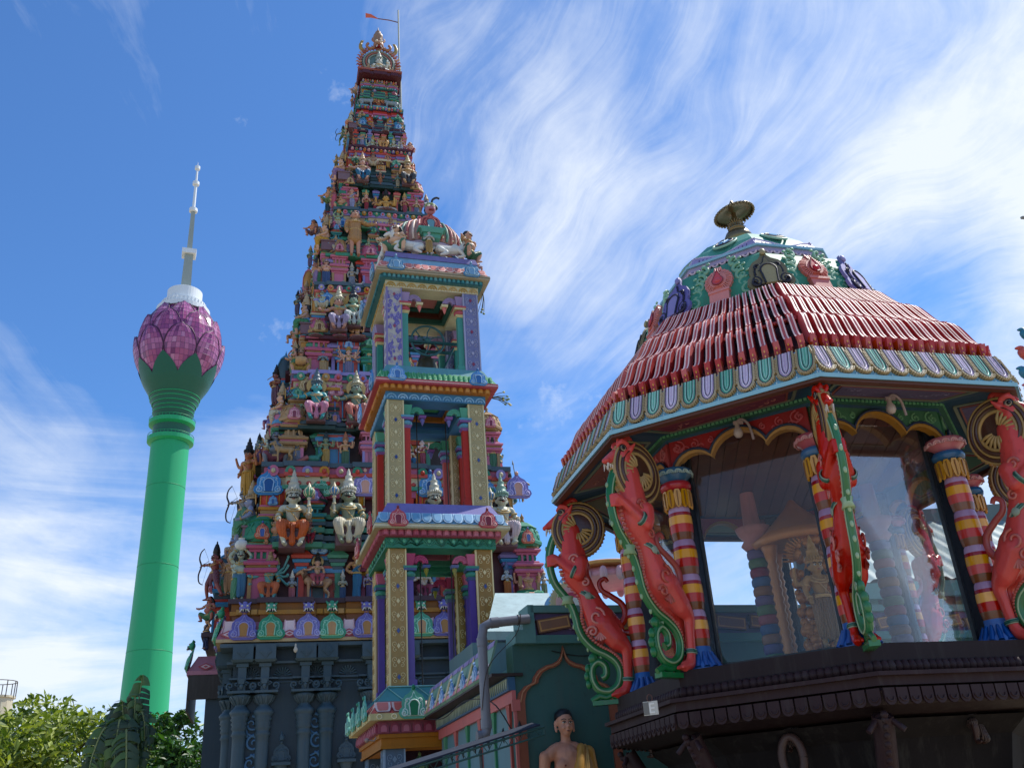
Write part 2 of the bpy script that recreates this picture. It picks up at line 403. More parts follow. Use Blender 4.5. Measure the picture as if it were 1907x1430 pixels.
def petal(z0, z1, half, off, nu=8, nv=10):
    mb = MB(); vs = []
    for i in range(nv + 1):
        v = i / nv; z = z0 + (z1 - z0) * v
        w = half * (1 if v < .35 else sqrt(max(0, 1 - ((v - .35) / .65) ** 1.75)))
        for j in range(nu + 1):
            u = -1 + 2 * j / nu; a = u * w
            r = RB(z) + off * v + (1 - abs(u)) * 1.0 * min(1, v * 2.5) + .1 * v ** 3
            vs.append((r * cos(a), r * sin(a), z))
    for i in range(nv):
        for j in range(nu):
            a = i * (nu + 1) + j
            mb.add([vs[a], vs[a + 1], vs[a + nu + 2], vs[a + nu + 1]], [(0, 1, 2, 3)], mi=rnd.choice((0, 0, 1, 1, 1, 2, 3, 4)))
    for i in range(1, nv):           # glazing bars
        mb.tube(vs[i * (nu + 1):(i + 1) * (nu + 1)], .09, 4, mi=5)
    for j in range(1, nu):
        mb.tube([vs[i * (nu + 1) + j] for i in range(nv + 1)], .07, 4, mi=5)
    ed = [vs[i * (nu + 1)] for i in range(nv + 1)] + [vs[i * (nu + 1) + nu] for i in range(nv, -1, -1)]
    mb.tube(ed, .34, 6, mi=6)
    return mb.mesh('petal')
for (z0, z1, half, off, ph) in ((210, 238, .43, 1.5, 0.0), (220, 248, .42, .9, .5), (230, 256, .41, .35, 0.0)):
    me = None
    for k in range(8):
        if k % 4 == 0: me = petal(z0, z1, half, off)
        o = link('lotus_petal', me, lt, rz=(k + ph) * 2 * pi / 8, mats=PANES + [paint('#5a2a62', rough=.4, var=.05, scale=.1, bump=0), RIM])
mb = MB(); vs = []; n = 80
for i, (z, r) in enumerate(((206.2, 12.0), (210, 14.2), (212, 15.4), (213.5, 16.1))):
    for j in range(n): a = 2 * pi * j / n; vs.append((r * cos(a), r * sin(a), z))
for j in range(n):
    a = 2 * pi * j / n; w = 1 - abs(((4 * a / pi) % 1) * 2 - 1); z = 213.5 + 9.5 * (w ** 0.75); r = RB(z) + 1.5; vs.append((r * cos(a), r * sin(a), z))
fs = [(i * n + j, i * n + (j + 1) % n, (i + 1) * n + (j + 1) % n, (i + 1) * n + j) for i in range(4) for j in range(n)]
mb.add(vs, fs, True); obj('calyx', mb, DGREEN, lt)
mb = MB(); mb.lathe([(13.2, 253), (13.2, 255.5), (10.9, 256), (10.9, 259.2), (8.7, 259.4), (8.7, 266.5), (8.3, 266.8), (8.3, 266), (2, 266)], 40, smooth=False)
o = obj('service_drum', mb, WHITE, lt)
rb = MB()
for k in range(36):
    a = 2 * pi * k / 36; rb.T = Matrix.Rotation(a, 4, 'Z'); rb.box(10.9, 11.3, -.35, .35, 256.2, 258.9)
obj('rib', rb, WHITE, o)['kind'] = 'stuff'
mb = MB(); mb.frust(2.55, 2.1, 266, 290); obj('antenna_base', mb, STEEL, lt)
mb = MB(); mb.frust(3.5, 3.7, 289.8, 292.4); obj('antenna_platform', mb, WHITE, lt)
mb = MB(); mb.frust(1.35, 1.05, 292.4, 318.6); obj('mast_lower', mb, STEEL, lt)
mb = MB(); mb.lathe([(.85, 320), (.75, 336.6)], 12); obj('mast_middle', mb, WHITE, lt)
mb = MB(); mb.lathe([(.6, 338), (.5, 347.5)], 10); mb.lathe([(.3, 348.5), (.05, 352.5)], 8); obj('mast_top', mb, WHITE, lt)
for z, r in ((318.4, 2.2), (336.5, 1.8), (347.3, 1.4)):
    mb = MB(); mb.lathe([(r * .7, z - .4), (r, z), (r, z + 1.9), (r * .5, z + 2)], 16, smooth=False); obj('mast_collar', mb, WHITE, lt)

# ================================================================ vegetation
def leafmat(hx, tr=.25):
    k = ('leaf', hx)
    if k in _M: return _M[k]
    mt = bpy.data.materials.new('leaf_' + hx.strip('#')); mt.use_nodes = True; t = mt.node_tree; b = t.nodes['Principled BSDF']
    g_ = N(t, 'ShaderNodeNewGeometry'); n_ = N(t, 'ShaderNodeTexNoise', i_Scale=1.6, i_Detail=3.0); L(t, g_.outputs['Position'], n_.inputs['Vector'])
    c = lin(hx)
    L(t, mixc(t, n_.outputs[0], tuple(v * .6 for v in c[:3]), tuple(v * 1.45 for v in c[:3])), b.inputs['Base Color'])
    b.inputs['Roughness'].default_value = .45
    tl = N(t, 'ShaderNodeBsdfTranslucent'); tl.inputs[0].default_value = (c[0] * 1.5, c[1] * 1.6, c[2] * .6, 1)
    mx = N(t, 'ShaderNodeMixShader', i_Fac=tr); L(t, b.outputs[0], mx.inputs[1]); L(t, tl.outputs[0], mx.inputs[2])
    L(t, mx.outputs[0], t.nodes['Material Output'].inputs[0]); _M[key_ := k] = mt; return mt
BARK = paint('#5a4a3a', rough=.9, var=.4, scale=6, bump=.4)
def tree(px, py_top, dist, wid, hgt, nleaf, leaf, cols, label, seed, gap=.5, group='trees behind the temple'):
    """crown top as seen at px, py_top, at a distance of dist metres"""
    r = random.Random(seed); d = ray(px, py_top); P = EYE + d * (dist / d.y)
    t = empty('leafy_tree', (P.x, P.y, 0), 0, label, 'tree', group)
    top = P.z; H = top
    trunk = MB(); trunk.tube(smooth_path([(0, 0, 0), (.15, 0, H * .2), (-.1, .1, H * .45), (.05, 0, H * .62)]), [.35 * (1 - .5 * i / 12) for i in range(13)], 8)
    obj('trunk', trunk, BARK, t)
    clumps = []
    cz = top - hgt / 2
    for k in range(46):
        while True:
            v = Vector((r.uniform(-1, 1), r.uniform(-1, 1), r.uniform(-1, 1)))
            if .25 < v.length < 1: break
        clumps.append((Vector((v.x * wid / 2, v.y * wid / 2, cz + v.z * hgt / 2 * (1 - .25 * abs(v.x)))), r.uniform(.10, .19) * wid))
    lb = MB()
    for c, rr in clumps[:26]:
        lb.tube(smooth_path([(0, 0, H * .5), (c.x * .35, c.y * .35, (H * .5 + c.z) / 2 - .1), tuple(c)], 3), [.11, .09, .08, .06, .05, .03, .015], 5)
    obj('limb', lb, BARK, t)['kind'] = 'stuff'
    vs = []; fs = []; mi = []
    for i in range(nleaf):
        c, rr = r.choice(clumps)
        v = Vector((r.gauss(0, 1), r.gauss(0, 1), r.gauss(0, 1))).normalized() * rr * r.uniform(.45, 1.0)
        v.z *= .62; p = c + v
        n_ = Vector((r.uniform(-1, 1), r.uniform(-1, 1), r.uniform(0, 1.2))).normalized(); u = n_.orthogonal().normalized()
        u = Matrix.Rotation(r.uniform(0, 6.28), 3, n_) @ u; w = n_.cross(u); s = leaf * r.choice((.45, .7, .9, 1.2, 1.5)) * r.uniform(.85, 1.15)
        o = len(vs); vs += [tuple(p - u * s), tuple(p + w * s * .42 + n_ * s * .12), tuple(p + u * s), tuple(p - w * s * .42 + n_ * s * .12)]
        fs.append((o, o + 1, o + 2, o + 3)); mi.append(r.choice((0, 0, 1, 1, 2)))
    me = bpy.data.meshes.new('crown'); me.from_pydata(vs, [], fs); me.polygons.foreach_set('material_index', mi)
    link('crown', me, t, mats=[leafmat(c) for c in cols]); return t
GL = ('#62742a', '#97a243', '#435a20'); DK = ('#2f5220', '#47702a', '#1f3d1a')
tree(95, 1292, 34, 8.6, 6.8, 12000, .14, GL, 'broad yellow-green leafy tree at the foot of the picture on the left edge', 11)
tree(20, 1330, 30, 5.6, 4.4, 9000, .13, GL, 'low olive bushy tree cut by the left border, in front of the broad tree', 12)
tree(188, 1372, 36, 5.0, 3.5, 5000, .11, ('#6f8a3a', '#8d9c55', '#566d2a'), 'thin twiggy shrub tree between the broad tree and the banana plant', 13)
tree(352, 1312, 38, 3.8, 5.2, 9000, .13, DK, 'dark green tree between the tower shaft and the dark stone temple wall', 14)
tree(318, 1372, 33, 4.2, 4.2, 9000, .12, DK, 'low dense green tree right behind the banana plant', 15)
# banana plant
Pb = EYE + ray(246, 1330) * (15.5 / ray(240, 1330).y)
bp_ = empty('banana_plant', (Pb.x, Pb.y, 0), 0, 'dark banana plant with torn drooping leaves in front of the green tower shaft', 'plant')
mb = MB(); mb.tube([(0, 0, 0), (.03, 0, 1.4), (0, 0, Pb.z - .5)], [.17, .14, .09], 10); obj('stem', mb, leafmat('#3d4a28', .05), bp_)
BL = [leafmat('#233d20', .12), leafmat('#46662f', .16), leafmat('#7d8a55', .1)]
rb_ = random.Random(5)
def banana_leaf(mid, w, cols, seed):
    r = random.Random(seed); q = smooth_path(mid, 9); mb = MB(); n = len(q); mb.tube(q, [.022 * (1 - .8 * i / n) + .004 for i in range(n)], 5, mi=2)
    for sgn in (-1, 1):
        i = 1
        while i < n - 1:
            j = min(n - 1, i + r.choice((1, 1, 2, 2, 3)))
            dr = r.uniform(.0, .8); sw = r.uniform(-.25, .25); st = []
            for k in range(i, j + 1):
                t = (q[min(k + 1, n - 1)] - q[k - 1]).normalized(); u = k / (n - 1)
                ww = w * (max(.0, sin(pi * min(1, u * .93 + .06))) ** .45) * (.92 + .16 * r.random())
                s = t.cross(Vector((0.15, -1, .2))).normalized() * sgn
                a = q[k] + t * ((.012 if k == i else (-.012 if k == j else 0)))
                row = [a]
                for e in (.3, .65, 1.0): row.append(a + s * ww * e + t * sw * ww * e * e + Vector((0, -.05 * sin(e * 3), -dr * ww * e * e)))
                st.append(row)
            o = [p for row in st for p in row]; fs = []
            for k in range(len(st) - 1):
                for e in range(3): fs.append((4 * k + e, 4 * k + e + 1, 4 * k + e + 5, 4 * k + e + 4))
            mb.add(o, fs, True, mi=r.choice((0, 0, 1))); i = j
    return mb
zt = Pb.z
for i, (dx_, dz_, w) in enumerate(((.10, .62, .20), (-.34, .26, .22), (-.52, .16, .20), (.3, -.05, .19), (-.22, -.1, .2), (.1, .1, .2), (-.42, -.45, .17), (.36, -.42, .18), (-.1, -.5, .22), (.2, -.75, .2), (-.3, -.9, .2), (0, -.2, .22), (.42, .02, .08), (-.15, .2, .2), (-.55, -.2, .14), (.15, .35, .13), (.28, -.55, .2), (-.2, -.3, .2))):
    y = rb_.uniform(-.3, .3)
    dx_ *= .78
    if i in (0, 1, 2, 5, 13): mid = [(0, 0, zt - .9), (dx_ * .6, y * .5, zt + dz_ * .3 - .3), (dx_, y, zt + dz_)]
    else: mid = [(0, 0, zt - .75), (dx_ * .55, y - .15, zt - .05 + dz_ * .4), (dx_ * .95, y - .25, zt + dz_ - .15), (dx_ * 1.1, y - .25, zt + dz_ - .6)]
    obj('leaf', banana_leaf(mid, w * 1.0, BL, i + 50), BL, bp_)
# pale water tower far off at the left border
Pw = EYE + ray(4, 1300) * (60 / ray(4, 1300).y)
wt = empty('water_tower', (Pw.x - .3, Pw.y, 0), 0, 'pale cylindrical water tower with a railing on top, at the far left border', 'tower')
mb = MB(); mb.lathe([(.9, 0), (.9, Pw.z), (1.0, Pw.z), (1.0, Pw.z + .12)], 16, smooth=False); obj('drum', mb, paint('#c9bfa4', scale=1), wt)
mb = MB()
for k in range(10): a = 2 * pi * k / 10; mb.tube([(cos(a), sin(a), Pw.z), (cos(a), sin(a), Pw.z + 1)], .03, 4)
mb.tube([(cos(2 * pi * k / 20), sin(2 * pi * k / 20), Pw.z + 1) for k in range(21)], .03, 4); obj('railing', mb, paint('#4a4238'), wt)
# ================================================================ bell tower (own frame)
BT = Frame(-1.7464, 17.0, .3132)
bt = empty('bell_tower', BT.o, BT.a, 'slim open bell tower of four pillared storeys, painted gold, red and purple', 'tower')
C_ = lambda h, **k: paint(h, **k)
def kudu_mesh():
    """horseshoe arch ornament with curled feet; slots: plate, inner plate, line"""
    mb = MB()
    out = arc(-.27, .22, .23, radians(330), radians(110), 12)[0:] 
    left = [(-.10, .0), (-.16, .0), (-.30, .0), (-.42, .06), (-.50, .18), (-.47, .30), (-.38, .38), (-.40, .46), (-.38, .60), (-.28, .74), (-.14, .82), (-.07, .90), (-.05, 1.0), (0, 1.10)]
    o = left + [(-x, z) for x, z in reversed(left[:-1])]
    mb.plate(o, .07, mi=0)
    inn = [(x * .78, .08 + z * .72) for x, z in o]
    mb.plate(inn, .10, mi=2); inn = [(x * .68, .11 + z * .64) for x, z in o]; mb.plate(inn, .125, mi=0)
    hs = [(-.13, .10)] + arc(0, .42, .17, radians(205), radians(-25), 10) + [(.13, .10)]
    mb.plate(hs, .15, mi=1)
    mb.tube([(x, -.15, z) for x, z in hs], .022, 5, mi=2)
    for s in (-1, 1):
        mb.tube(spiral(s * .32, .18, .13, 1.4, pi / 2, s, y=-.11), .028, 5, mi=2)
        mb.tube(spiral(s * .22, .56, .11, 1.1, -pi / 2, -s, y=-.11), .022, 5, mi=2)
    mb.ball((0, -.1, .98), (.07, .05, .08), 8, 6, mi=1)
    return mb.mesh('arch_ornament')
KUDU = kudu_mesh()
def kudu(parent, x, y, z, w, mats, rz=0, tilt=0, name='arch_ornament', hs=1.0):
    o = link(name, KUDU, parent, (x, y, z), rz, (w, w, w * hs), mats)
    if tilt: o.rotation_euler = (tilt, 0, rz)
    return o
KM = {}
def km(a, b, c): return [paint(a), paint(b), paint(c)]
KUDU_DUMMY = [paint('#5f9ec4'), paint('#7fb4d2'), paint('#a9cbdd')]
for mm in KUDU_DUMMY: KUDU.materials.append(mm)

def scroll_panel(w, h, mb, x0, z0, y, unit, mi=0, r=.006):
    """raised scrollwork: mirrored spirals with a bud, repeated up the face"""
    n = int(h / unit)
    for k in range(n):
        z = z0 + (k + .5) * h / n
        for s in (-1, 1):
            mb.tube(spiral(x0 + s * w * .24, z + unit * .12, w * .2, 1.25, -pi / 2, s, 12, y), r, 4, mi=mi)
            mb.tube(spiral(x0 + s * w * .22, z - unit * .28, w * .16, 1.1, pi / 2, -s, 10, y), r, 4, mi=mi)
        d = w * .12
        mb.plate([(x0 - d, z - unit * .02), (x0, z - d * 1.4 - unit * .02), (x0 + d, z - unit * .02), (x0, z + d * 1.4)], r, y, mi=mi if k % 3 else 2)
def pillar(parent, x, y, z0, z1, w, face, ground_c, line, third, name='pillar', peel=False):
    mb = MB(); mb.box(x - w / 2, x + w / 2, y - w / 2, y + w / 2, z0, z1, mi=0)
    for sx in (-1, 1):
        mb.box(x + sx * (w / 2 - .012) - .012, x + sx * (w / 2 - .012) + .012, y - w / 2 - .008, y - w / 2, z0 + .002, z1 - .002, mi=1)
    mb.box(x - w / 2 - .008, x - w / 2, y - w / 2 + .0, y - w / 2 + .024, z0 + .002, z1 - .002, mi=1)
    o = obj(name, mb, [face, line, third], parent)
    s = MB(); scroll_panel(w - .05, z1 - z0 - .06, s, x, z0 + .03, y - w / 2 - .002, .23, 1)
    # side face scrolls
    s2 = MB(); scroll_panel(w - .05, z1 - z0 - .06, s2, 0, z0 + .03, 0, .23, 1)
    s.T = Matrix.Translation((x - w / 2 - .002, y, 0)) @ Matrix.Rotation(-pi / 2, 4, 'Z')
    for f, mi_, sm in zip(s2.f, s2.mi, s2.sm): pass
    vs = [Vector(v) for v in s2.v]; s.add(vs, s2.f, False, 1); s.T = None
    q = obj('scrollwork', s, [face, line, third], o); q['kind'] = 'stuff'
    return o
def bracket_column(parent, x, y, z0, z1, shaft, cap1, cap2, scroll, bud, dirx, w=.115):
    """slender inner column: shaft, stepped capital and a curled bracket ending in a hanging bud"""
    zc = z1 - .52
    mb = MB(); mb.box(x - w / 2, x + w / 2, y - w / 2, y + w / 2, z0, zc); mb.frust(w * .75, w * .75, z0, z0 + .1, (x, y)); o = obj('column', mb, shaft, parent)
    c = MB(); c.frust(w * .55, w * .8, zc, zc + .05, (x, y), mi=0); c.lathe([(w * .6, 0), (w * .95, .04), (w * .95, .07), (w * .6, .11)], 12, (x, y, zc + .05), mi=1)
    c.frust(w * .95, w * 1.0, zc + .16, zc + .20, (x, y), mi=0); c.frust(w * 1.05, w * 1.05, zc + .20, zc + .24, (x, y), mi=1); obj('capital', c, [cap1, cap2], o)
    b = MB(); b.frust(w * .5, w * .85, zc + .24, zc + .46, (x, y), mi=0)
    for k, rr in enumerate((.13, .10, .07)):
        path = [(x + dirx * (.06 + .13 - .13 * cos(a) * (rr / .13)), y - .0, zc + .30 + (rr) * sin(a)) for a in [pi * i / 10 for i in range(11)]]
        b.tube(path, [.026] * 11, 6, mi=0, flat=2.2, flatdir=(0, 1, 0))
    bx = x + dirx * .30
    b.frust(.06, .07, zc + .22, zc + .27, (bx, y), mi=1)
    b.lathe([(.0, -.15), (.022, -.10), (.045, -.03), (.04, 0)], 10, (bx, y, zc + .22), mi=2)
    obj('scroll_bracket', b, [scroll, cap1, bud], o)
    return o
def ringbox(mb, a, b, z0, z1, mi=0):
    """square collar between half sizes a (inner) and b (outer)"""
    mb.box(-b, b, -b, -a, z0, z1, mi); mb.box(-b, b, a, b, z0, z1, mi); mb.box(-b, -a, -a, a, z0, z1, mi); mb.box(a, b, -a, a, z0, z1, mi)
def beads(name, parent, S, z0, h, n, mat, mat2, shape='bead'):
    me = {}
    w = 2 * S / n; mb = MB()
    if shape == 'bead':
        mb.plate([(-w * .44, 0)] + arc(0, h * .5, w * .44, pi, 0, 8)[0:] + [(w * .44, 0)], .03, mi=0)
        mb.plate([(-w * .26, h * .1)] + arc(0, h * .45, w * .26, pi, 0, 6) + [(w * .26, h * .1)], .042, mi=1)
    elif shape == 'roll':
        mb.tube([(-w * .4, -.01, h * .45), (w * .0, -.03, h * .7), (w * .4, -.01, h * .45)], [h * .25, h * .4, h * .25], 8); mb.box(-w * .42, w * .42, -.02, 0, 0, h * .4, 1)
    m_ = mb.mesh(name)
    for side in range(2):
        for k in range(n):
            p = -S + (k + .5) * w
            if side == 0: link(name, m_, parent, (p, -S, z0), 0, mats=[mat, mat2])
            else: link(name, m_, parent, (-S, -p, z0), -pi / 2, mats=[mat, mat2])
def petals(parent, name, S0, z0, S1, z1, n, mats, shape='petal'):
    """row of relief petals leaning on a sloping eave"""
    w = (S0 + S1) / n; ln = sqrt((S0 - S1) ** 2 + (z1 - z0) ** 2); tilt = -atan2(S0 - S1, z1 - z0)
    mb = MB()
    if shape == 'petal': out = [(-w * .46, ln)] + arc(0, ln * .42, w * .46, pi, 2 * pi, 10) + [(w * .46, ln)]
    else: out = [(-w * .2, 0), (-w * .28, ln * .5), (-w * .2, ln), (w * .2, ln), (w * .28, ln * .5), (w * .2, 0)]
    if shape == 'petal': out = [(x, max(z, .0)) for x, z in out]
    mb.plate(out, .018, mi=0); mb.plate([(x * .7, ln * .18 + z * .75) for x, z in out], .028, mi=1)
    if shape == 'petal': mb.tube([(x, -.02, max(z, .004)) for x, z in out[1:-1]], .008, 4, mi=2)
    me = mb.mesh(name)
    for side in range(2):
        for k in range(n):
            p = (-1 + (2 * k + 1) / n) * (S0 + S1) / 2
            o = link(name, me, parent, (p, -S0, z0) if side == 0 else (-S0, -p, z0), 0, mats=mats)
            o.rotation_euler = Matrix.Rotation(0 if side == 0 else -pi / 2, 3, 'Z').to_4x4().to_euler() if not tilt else (Matrix.Rotation(0 if side == 0 else -pi / 2, 3, 'Z') @ Matrix.Rotation(tilt, 3, 'X')).to_euler()
def cornice(name, zp, ze, S, zt, beam, beamline, bead, bead2, lip, lip2, roof, roof2, roofl, top, kmats, shape='petal', nb=16, npet=12, pat='arc'):
    """beam, bead course, dark soffit, lip, sloping petal eave and parapet"""
    o = empty(name, parent=bt)
    hb = S * .82; hz = ze - zp
    m_ = MB(); ringbox(m_, .58, hb, zp, zp + hz * .62); e = obj('beam', m_, [beam, beamline], o)
    n = 9; w = 2 * hb / n; pm = MB()
    if pat == 'arc':
        pm.strip(arc(0, 0, w * .46, pi, 0, 8), arc(0, 0, w * .36, pi, 0, 8), .012); pm.strip(arc(0, 0, w * .2, pi, 0, 6), arc(0, 0, w * .1, pi, 0, 6), .012)
        for a in (30, 60, 90, 120, 150): pm.tube([(w * .2 * cos(radians(a)), -.006, w * .2 * sin(radians(a))), (w * .34 * cos(radians(a)), -.006, w * .34 * sin(radians(a)))], .006, 4)
    else:
        for s in (-1, 1):
            for q in (0, .25): pm.tube([(s * w * .5, -.006, hz * (.5 - q)), (0, -.006, hz * .05 + 0 * q), (-s * w * .5, -.006, hz * (.5 - q))], .008, 4)
        pm.ball((0, -.004, hz * .36), (.035, .015, .04), 8, 5)
    me = pm.mesh('relief_motif')
    for side in range(2):
        for k in range(n):
            p = -hb + (k + .5) * w
            link('relief_motif', me, o, (p, -hb - .001, zp + .02) if side == 0 else (-hb - .001, -p, zp + .02), 0 if side == 0 else -pi / 2, mats=[beamline])
    m_ = MB(); ringbox(m_, .60, S * .89, zp + hz * .62 + .002, ze + .10); obj('bead_course', m_, bead, o)
    beads('bead', o, S * .89, zp + hz * .62 + .01, hz * .52, nb, bead, bead2)
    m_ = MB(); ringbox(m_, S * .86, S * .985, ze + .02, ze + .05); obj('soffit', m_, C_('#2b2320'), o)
    m_ = MB(); ringbox(m_, S * .9, S, ze, ze + .085, 0); ringbox(m_, S * .9, S + .006, ze + .03, ze + .055, 1); obj('lip', m_, [lip, lip2], o)
    S1 = S * .90; z1 = ze + .085; z2 = z1 + (zt - z1) * .48; S2 = .945
    m_ = MB(); m_.frust(S * .985, S1, z1, z2); obj('eave', m_, roof, o)
    petals(o, 'petal', S * .985, z1, S1, z2, npet, [roof2, roof, roofl], shape)
    m_ = MB(); m_.frust(S1, S1 * .985, z2, z2 + .03); m_.frust(S1 * .97, S2, z2 + .03, zt); obj('parapet', m_, top, o)
    for x in (-.78, .78):
        kudu(o, x * S / 1.17, -S - .01, ze + .02, .36, kmats, tilt=-.12)
    for y in (-.78, .78):
        q = kudu(o, -S - .01, y * S / 1.17, ze + .02, .36, kmats, rz=-pi / 2)
    return o
gold, goldl, blu = C_('#a08048'), C_('#e0cf98', var=.12), C_('#2f4f8f')
gold3, purp, cream = C_('#b3a172'), C_('#6f68ad'), C_('#cfc9b8')
# tier 1 (lowest visible), tier 2, tier 3 pillars
def storey(z0, z1, faces, shaft, cap1, cap2, scroll, bud, third):
    for i, (sx, sy) in enumerate(((-1, -1), (1, -1), (-1, 1), (1, 1))):
        f = faces[i]
        pillar(bt, sx * .775, sy * .775, z0, z1, .31, f[0], None, f[1], third)
    for sx in (-1, 1):
        for sy in (-1, 1):
            bracket_column(bt, sx * .555, sy * .83, z0 + .01, z1 - .02, shaft, cap1, cap2, scroll, bud, -sx)
    for sy in (-1, 1):
        for sx in (-1, 1):
            bracket_column(bt, sx * .83, sy * .555, z0 + .01, z1 - .02, shaft, cap1, cap2, scroll, bud, 0.0001)
gp = (C_('#a3823f', var=.3), goldl)
storey(3.88, 6.19, [gp, (C_('#a07a33', var=.4, scale=3), goldl), gp, gp], C_('#5a4496'), C_('#4a5f8c'), C_('#3f8d7a'), C_('#b8486e'), C_('#8f8a2c'), blu)
g2 = (C_('#a0925f', var=.25), C_('#d5cb9c', var=.12))
storey(7.01, 9.04, [g2] * 4, C_('#b8392c'), C_('#7a4f8f'), C_('#4c93ac'), C_('#4fa083'), C_('#6c6aa8'), blu)
pv = (C_('#747aa6', var=.35), C_('#a8aac6')); peel = (C_('#bdb9b0', var=.35, scale=3), C_('#8d86b6'))
storey(9.76, 11.5, [peel, pv, pv, pv], C_('#2f8a7b'), C_('#c9bf8f'), C_('#b8545e'), C_('#8f7aa5'), C_('#cf6a62'), C_('#8a2f4f'))
# peeling purple paint left on the pale pillar
r_ = random.Random(4); mb = MB()
for k in range(70):
    x = -.775 + r_.uniform(-.13, .13); z = r_.uniform(9.8, 11.46); s = r_.uniform(.015, .05)
    if abs(x + .775 - .04 * sin(z * 7)) < .045 and r_.random() < .8: continue
    mb.plate([(x + s * r_.uniform(.6, 1.3) * cos(a), z + s * r_.uniform(.8, 2.2) * sin(a)) for a in [2 * pi * i / 9 for i in range(9)]], .003 + k * .00004, -.93 - .0005)
obj('paint_patch', mb, C_('#6d68a8'), bt)['kind'] = 'stuff'
cornice('cornice', 6.19, 6.48, 1.2084, 7.01, C_('#35866a'), C_('#57b08c'), C_('#a34a5c'), C_('#c4677a'), C_('#a8a077'), C_('#cfc9a4'), C_('#6fa5c8'), C_('#a9cfe4'), C_('#3d6f94'), C_('#7d78b4'), km('#b8454c', '#7e1f30', '#dfa59c'), pat='x')
cornice('cornice', 9.04, 9.30, 1.1728, 9.76, C_('#3f7da6'), C_('#86b9d6'), C_('#b5762a'), C_('#d19a4c'), C_('#b5525a'), C_('#dfb0a8'), C_('#2f9155'), C_('#8fd0a0'), C_('#1f6d44'), C_('#4f8f93'), km('#5c98d0', '#3f74b0', '#a5cbe8'), shape='flute', npet=22)
cornice('cornice', 11.5, 11.74, 1.1546, 12.2, C_('#c9c4a0'), C_('#bf9a4a'), C_('#2f7482'), C_('#4a98a4'), C_('#b5a88a'), C_('#8c7f62'), C_('#cf7d74'), C_('#e6b0a4'), C_('#f0d5cc'), C_('#6f9fb8'), km('#5f8fb4', '#7aa8c8', '#a9cbdd'), nb=22, npet=13)
mb = MB(); mb.frust(.97, .93, 12.2, 12.34); obj('roof_ledge', mb, C_('#7d78ae'), bt)
# lowest cornice: painted scroll eave, glass-green parapet
o = empty('cornice', parent=bt)
S = 1.2995
mb = MB(); ringbox(mb, S * .88, S, 3.33, 3.43); obj('lip', mb, C_('#cfc28a'), o)
for k in range(11):
    if k == 0:
        pm = MB(); pm.tube([(.04 * cos(a), 0, .036 * sin(a)) for a in [2 * pi * i / 12 for i in range(13)]], .009, 4); RINGM = pm.mesh('ring_motif')
    link('ring_motif', RINGM, o, (-S + .14 + k * .235, -S - .003, 3.38), mats=[C_('#efe4b5')])
    link('ring_motif', RINGM, o, (-S - .003, -S + .14 + k * .235, 3.38), -pi / 2, mats=[C_('#efe4b5')])
mb = MB(); mb.frust(S * .985, S * .9, 3.43, 3.62); obj('eave', mb, C_('#c9564c'), o)
petals(o, 'petal', S * .99, 3.435, S * .905, 3.60, 9, [C_('#dcc6bd'), C_('#cf6a5c'), C_('#7e1f2c')])
mb = MB(); mb.frust(S * .9, .96, 3.622, 3.87); obj('parapet', mb, C_('#3d8c8c', rough=.25), o)
mb = MB()
for k in range(5):
    x = -.98 + k * .49
    mb.tube([(x - .24, -S * .9 - .012, 3.63), (x, -1.0, 3.86), (x + .24, -S * .9 - .012, 3.63)], .010, 4)
mb.tube([(-.97, -.975, 3.875), (.97, -.975, 3.875)], .014, 4); obj('parapet_ridge', mb, C_('#8fc9c0'), o)
kudu(o, -.62, -S - .02, 3.33, .48, km('#5fae96', '#147a4f', '#cfe6dc'))
for y in (-.9, -.2, .5, 1.15): kudu(o, -S - .02, y, 3.36, .36, km('#5fae96', '#2c8e6c', '#9fd6c2'), rz=-pi / 2)
mb = MB(); ringbox(mb, .6, 1.16, 3.14, 3.33); obj('bead_course', mb, C_('#86324a'), o)
beads('bead', o, 1.16, 3.15, .15, 13, C_('#8f3a50'), C_('#b06074'))
mb = MB(); ringbox(mb, .6, 1.10, 2.92, 3.13); ringbox(mb, 1.08, 1.14, 3.08, 3.138); ringbox(mb, 1.06, 1.115, 2.92, 2.96); obj('beam', mb, C_('#b0721f'), o)
for sx, sy in ((-1, -1), (1, -1), (-1, 1), (1, 1)):
    pillar(bt, sx * .88, sy * .88, 0, 2.92, .34, C_('#47627a'), None, C_('#7f99ad'), C_('#9fb4c0'))
mb = MB(); mb.box(-.6, .9, .4, .5, 0, 3.1); obj('back_wall', mb, C_('#2d1430'), bt)
kudu(bt, -.42, -.70, 2.5, .36, km('#3f6d4a', '#7fa068', '#8fae7c'))
# floors and ceilings between storeys
for z in (3.80, 6.95, 9.70): 
    mb = MB(); ringbox(mb, .62, .93, z - .02, z + .055); obj('floor_rim', mb, C_('#6c63a4') if z < 4 else C_('#5f7f8c'), bt)
for z, c, c2 in ((6.30, '#35866a', '#a34a5c'), (9.16, '#2a5f86', '#b5762a'), (11.6, '#31655a', '#5f2f20')):
    mb = MB(); ringbox(mb, .50, .60, z - .02, z + .10, 0); ringbox(mb, .42, .50, z + .08, z + .18, 1); ringbox(mb, .30, .42, z + .18, z + .24, 0); obj('ceiling_frame', mb, [C_(c), C_(c2)], bt)
mb = MB(); mb.box(-.45, .45, -.45, .45, 11.86, 11.9); obj('ceiling', mb, C_('#5a2f1c'), bt)
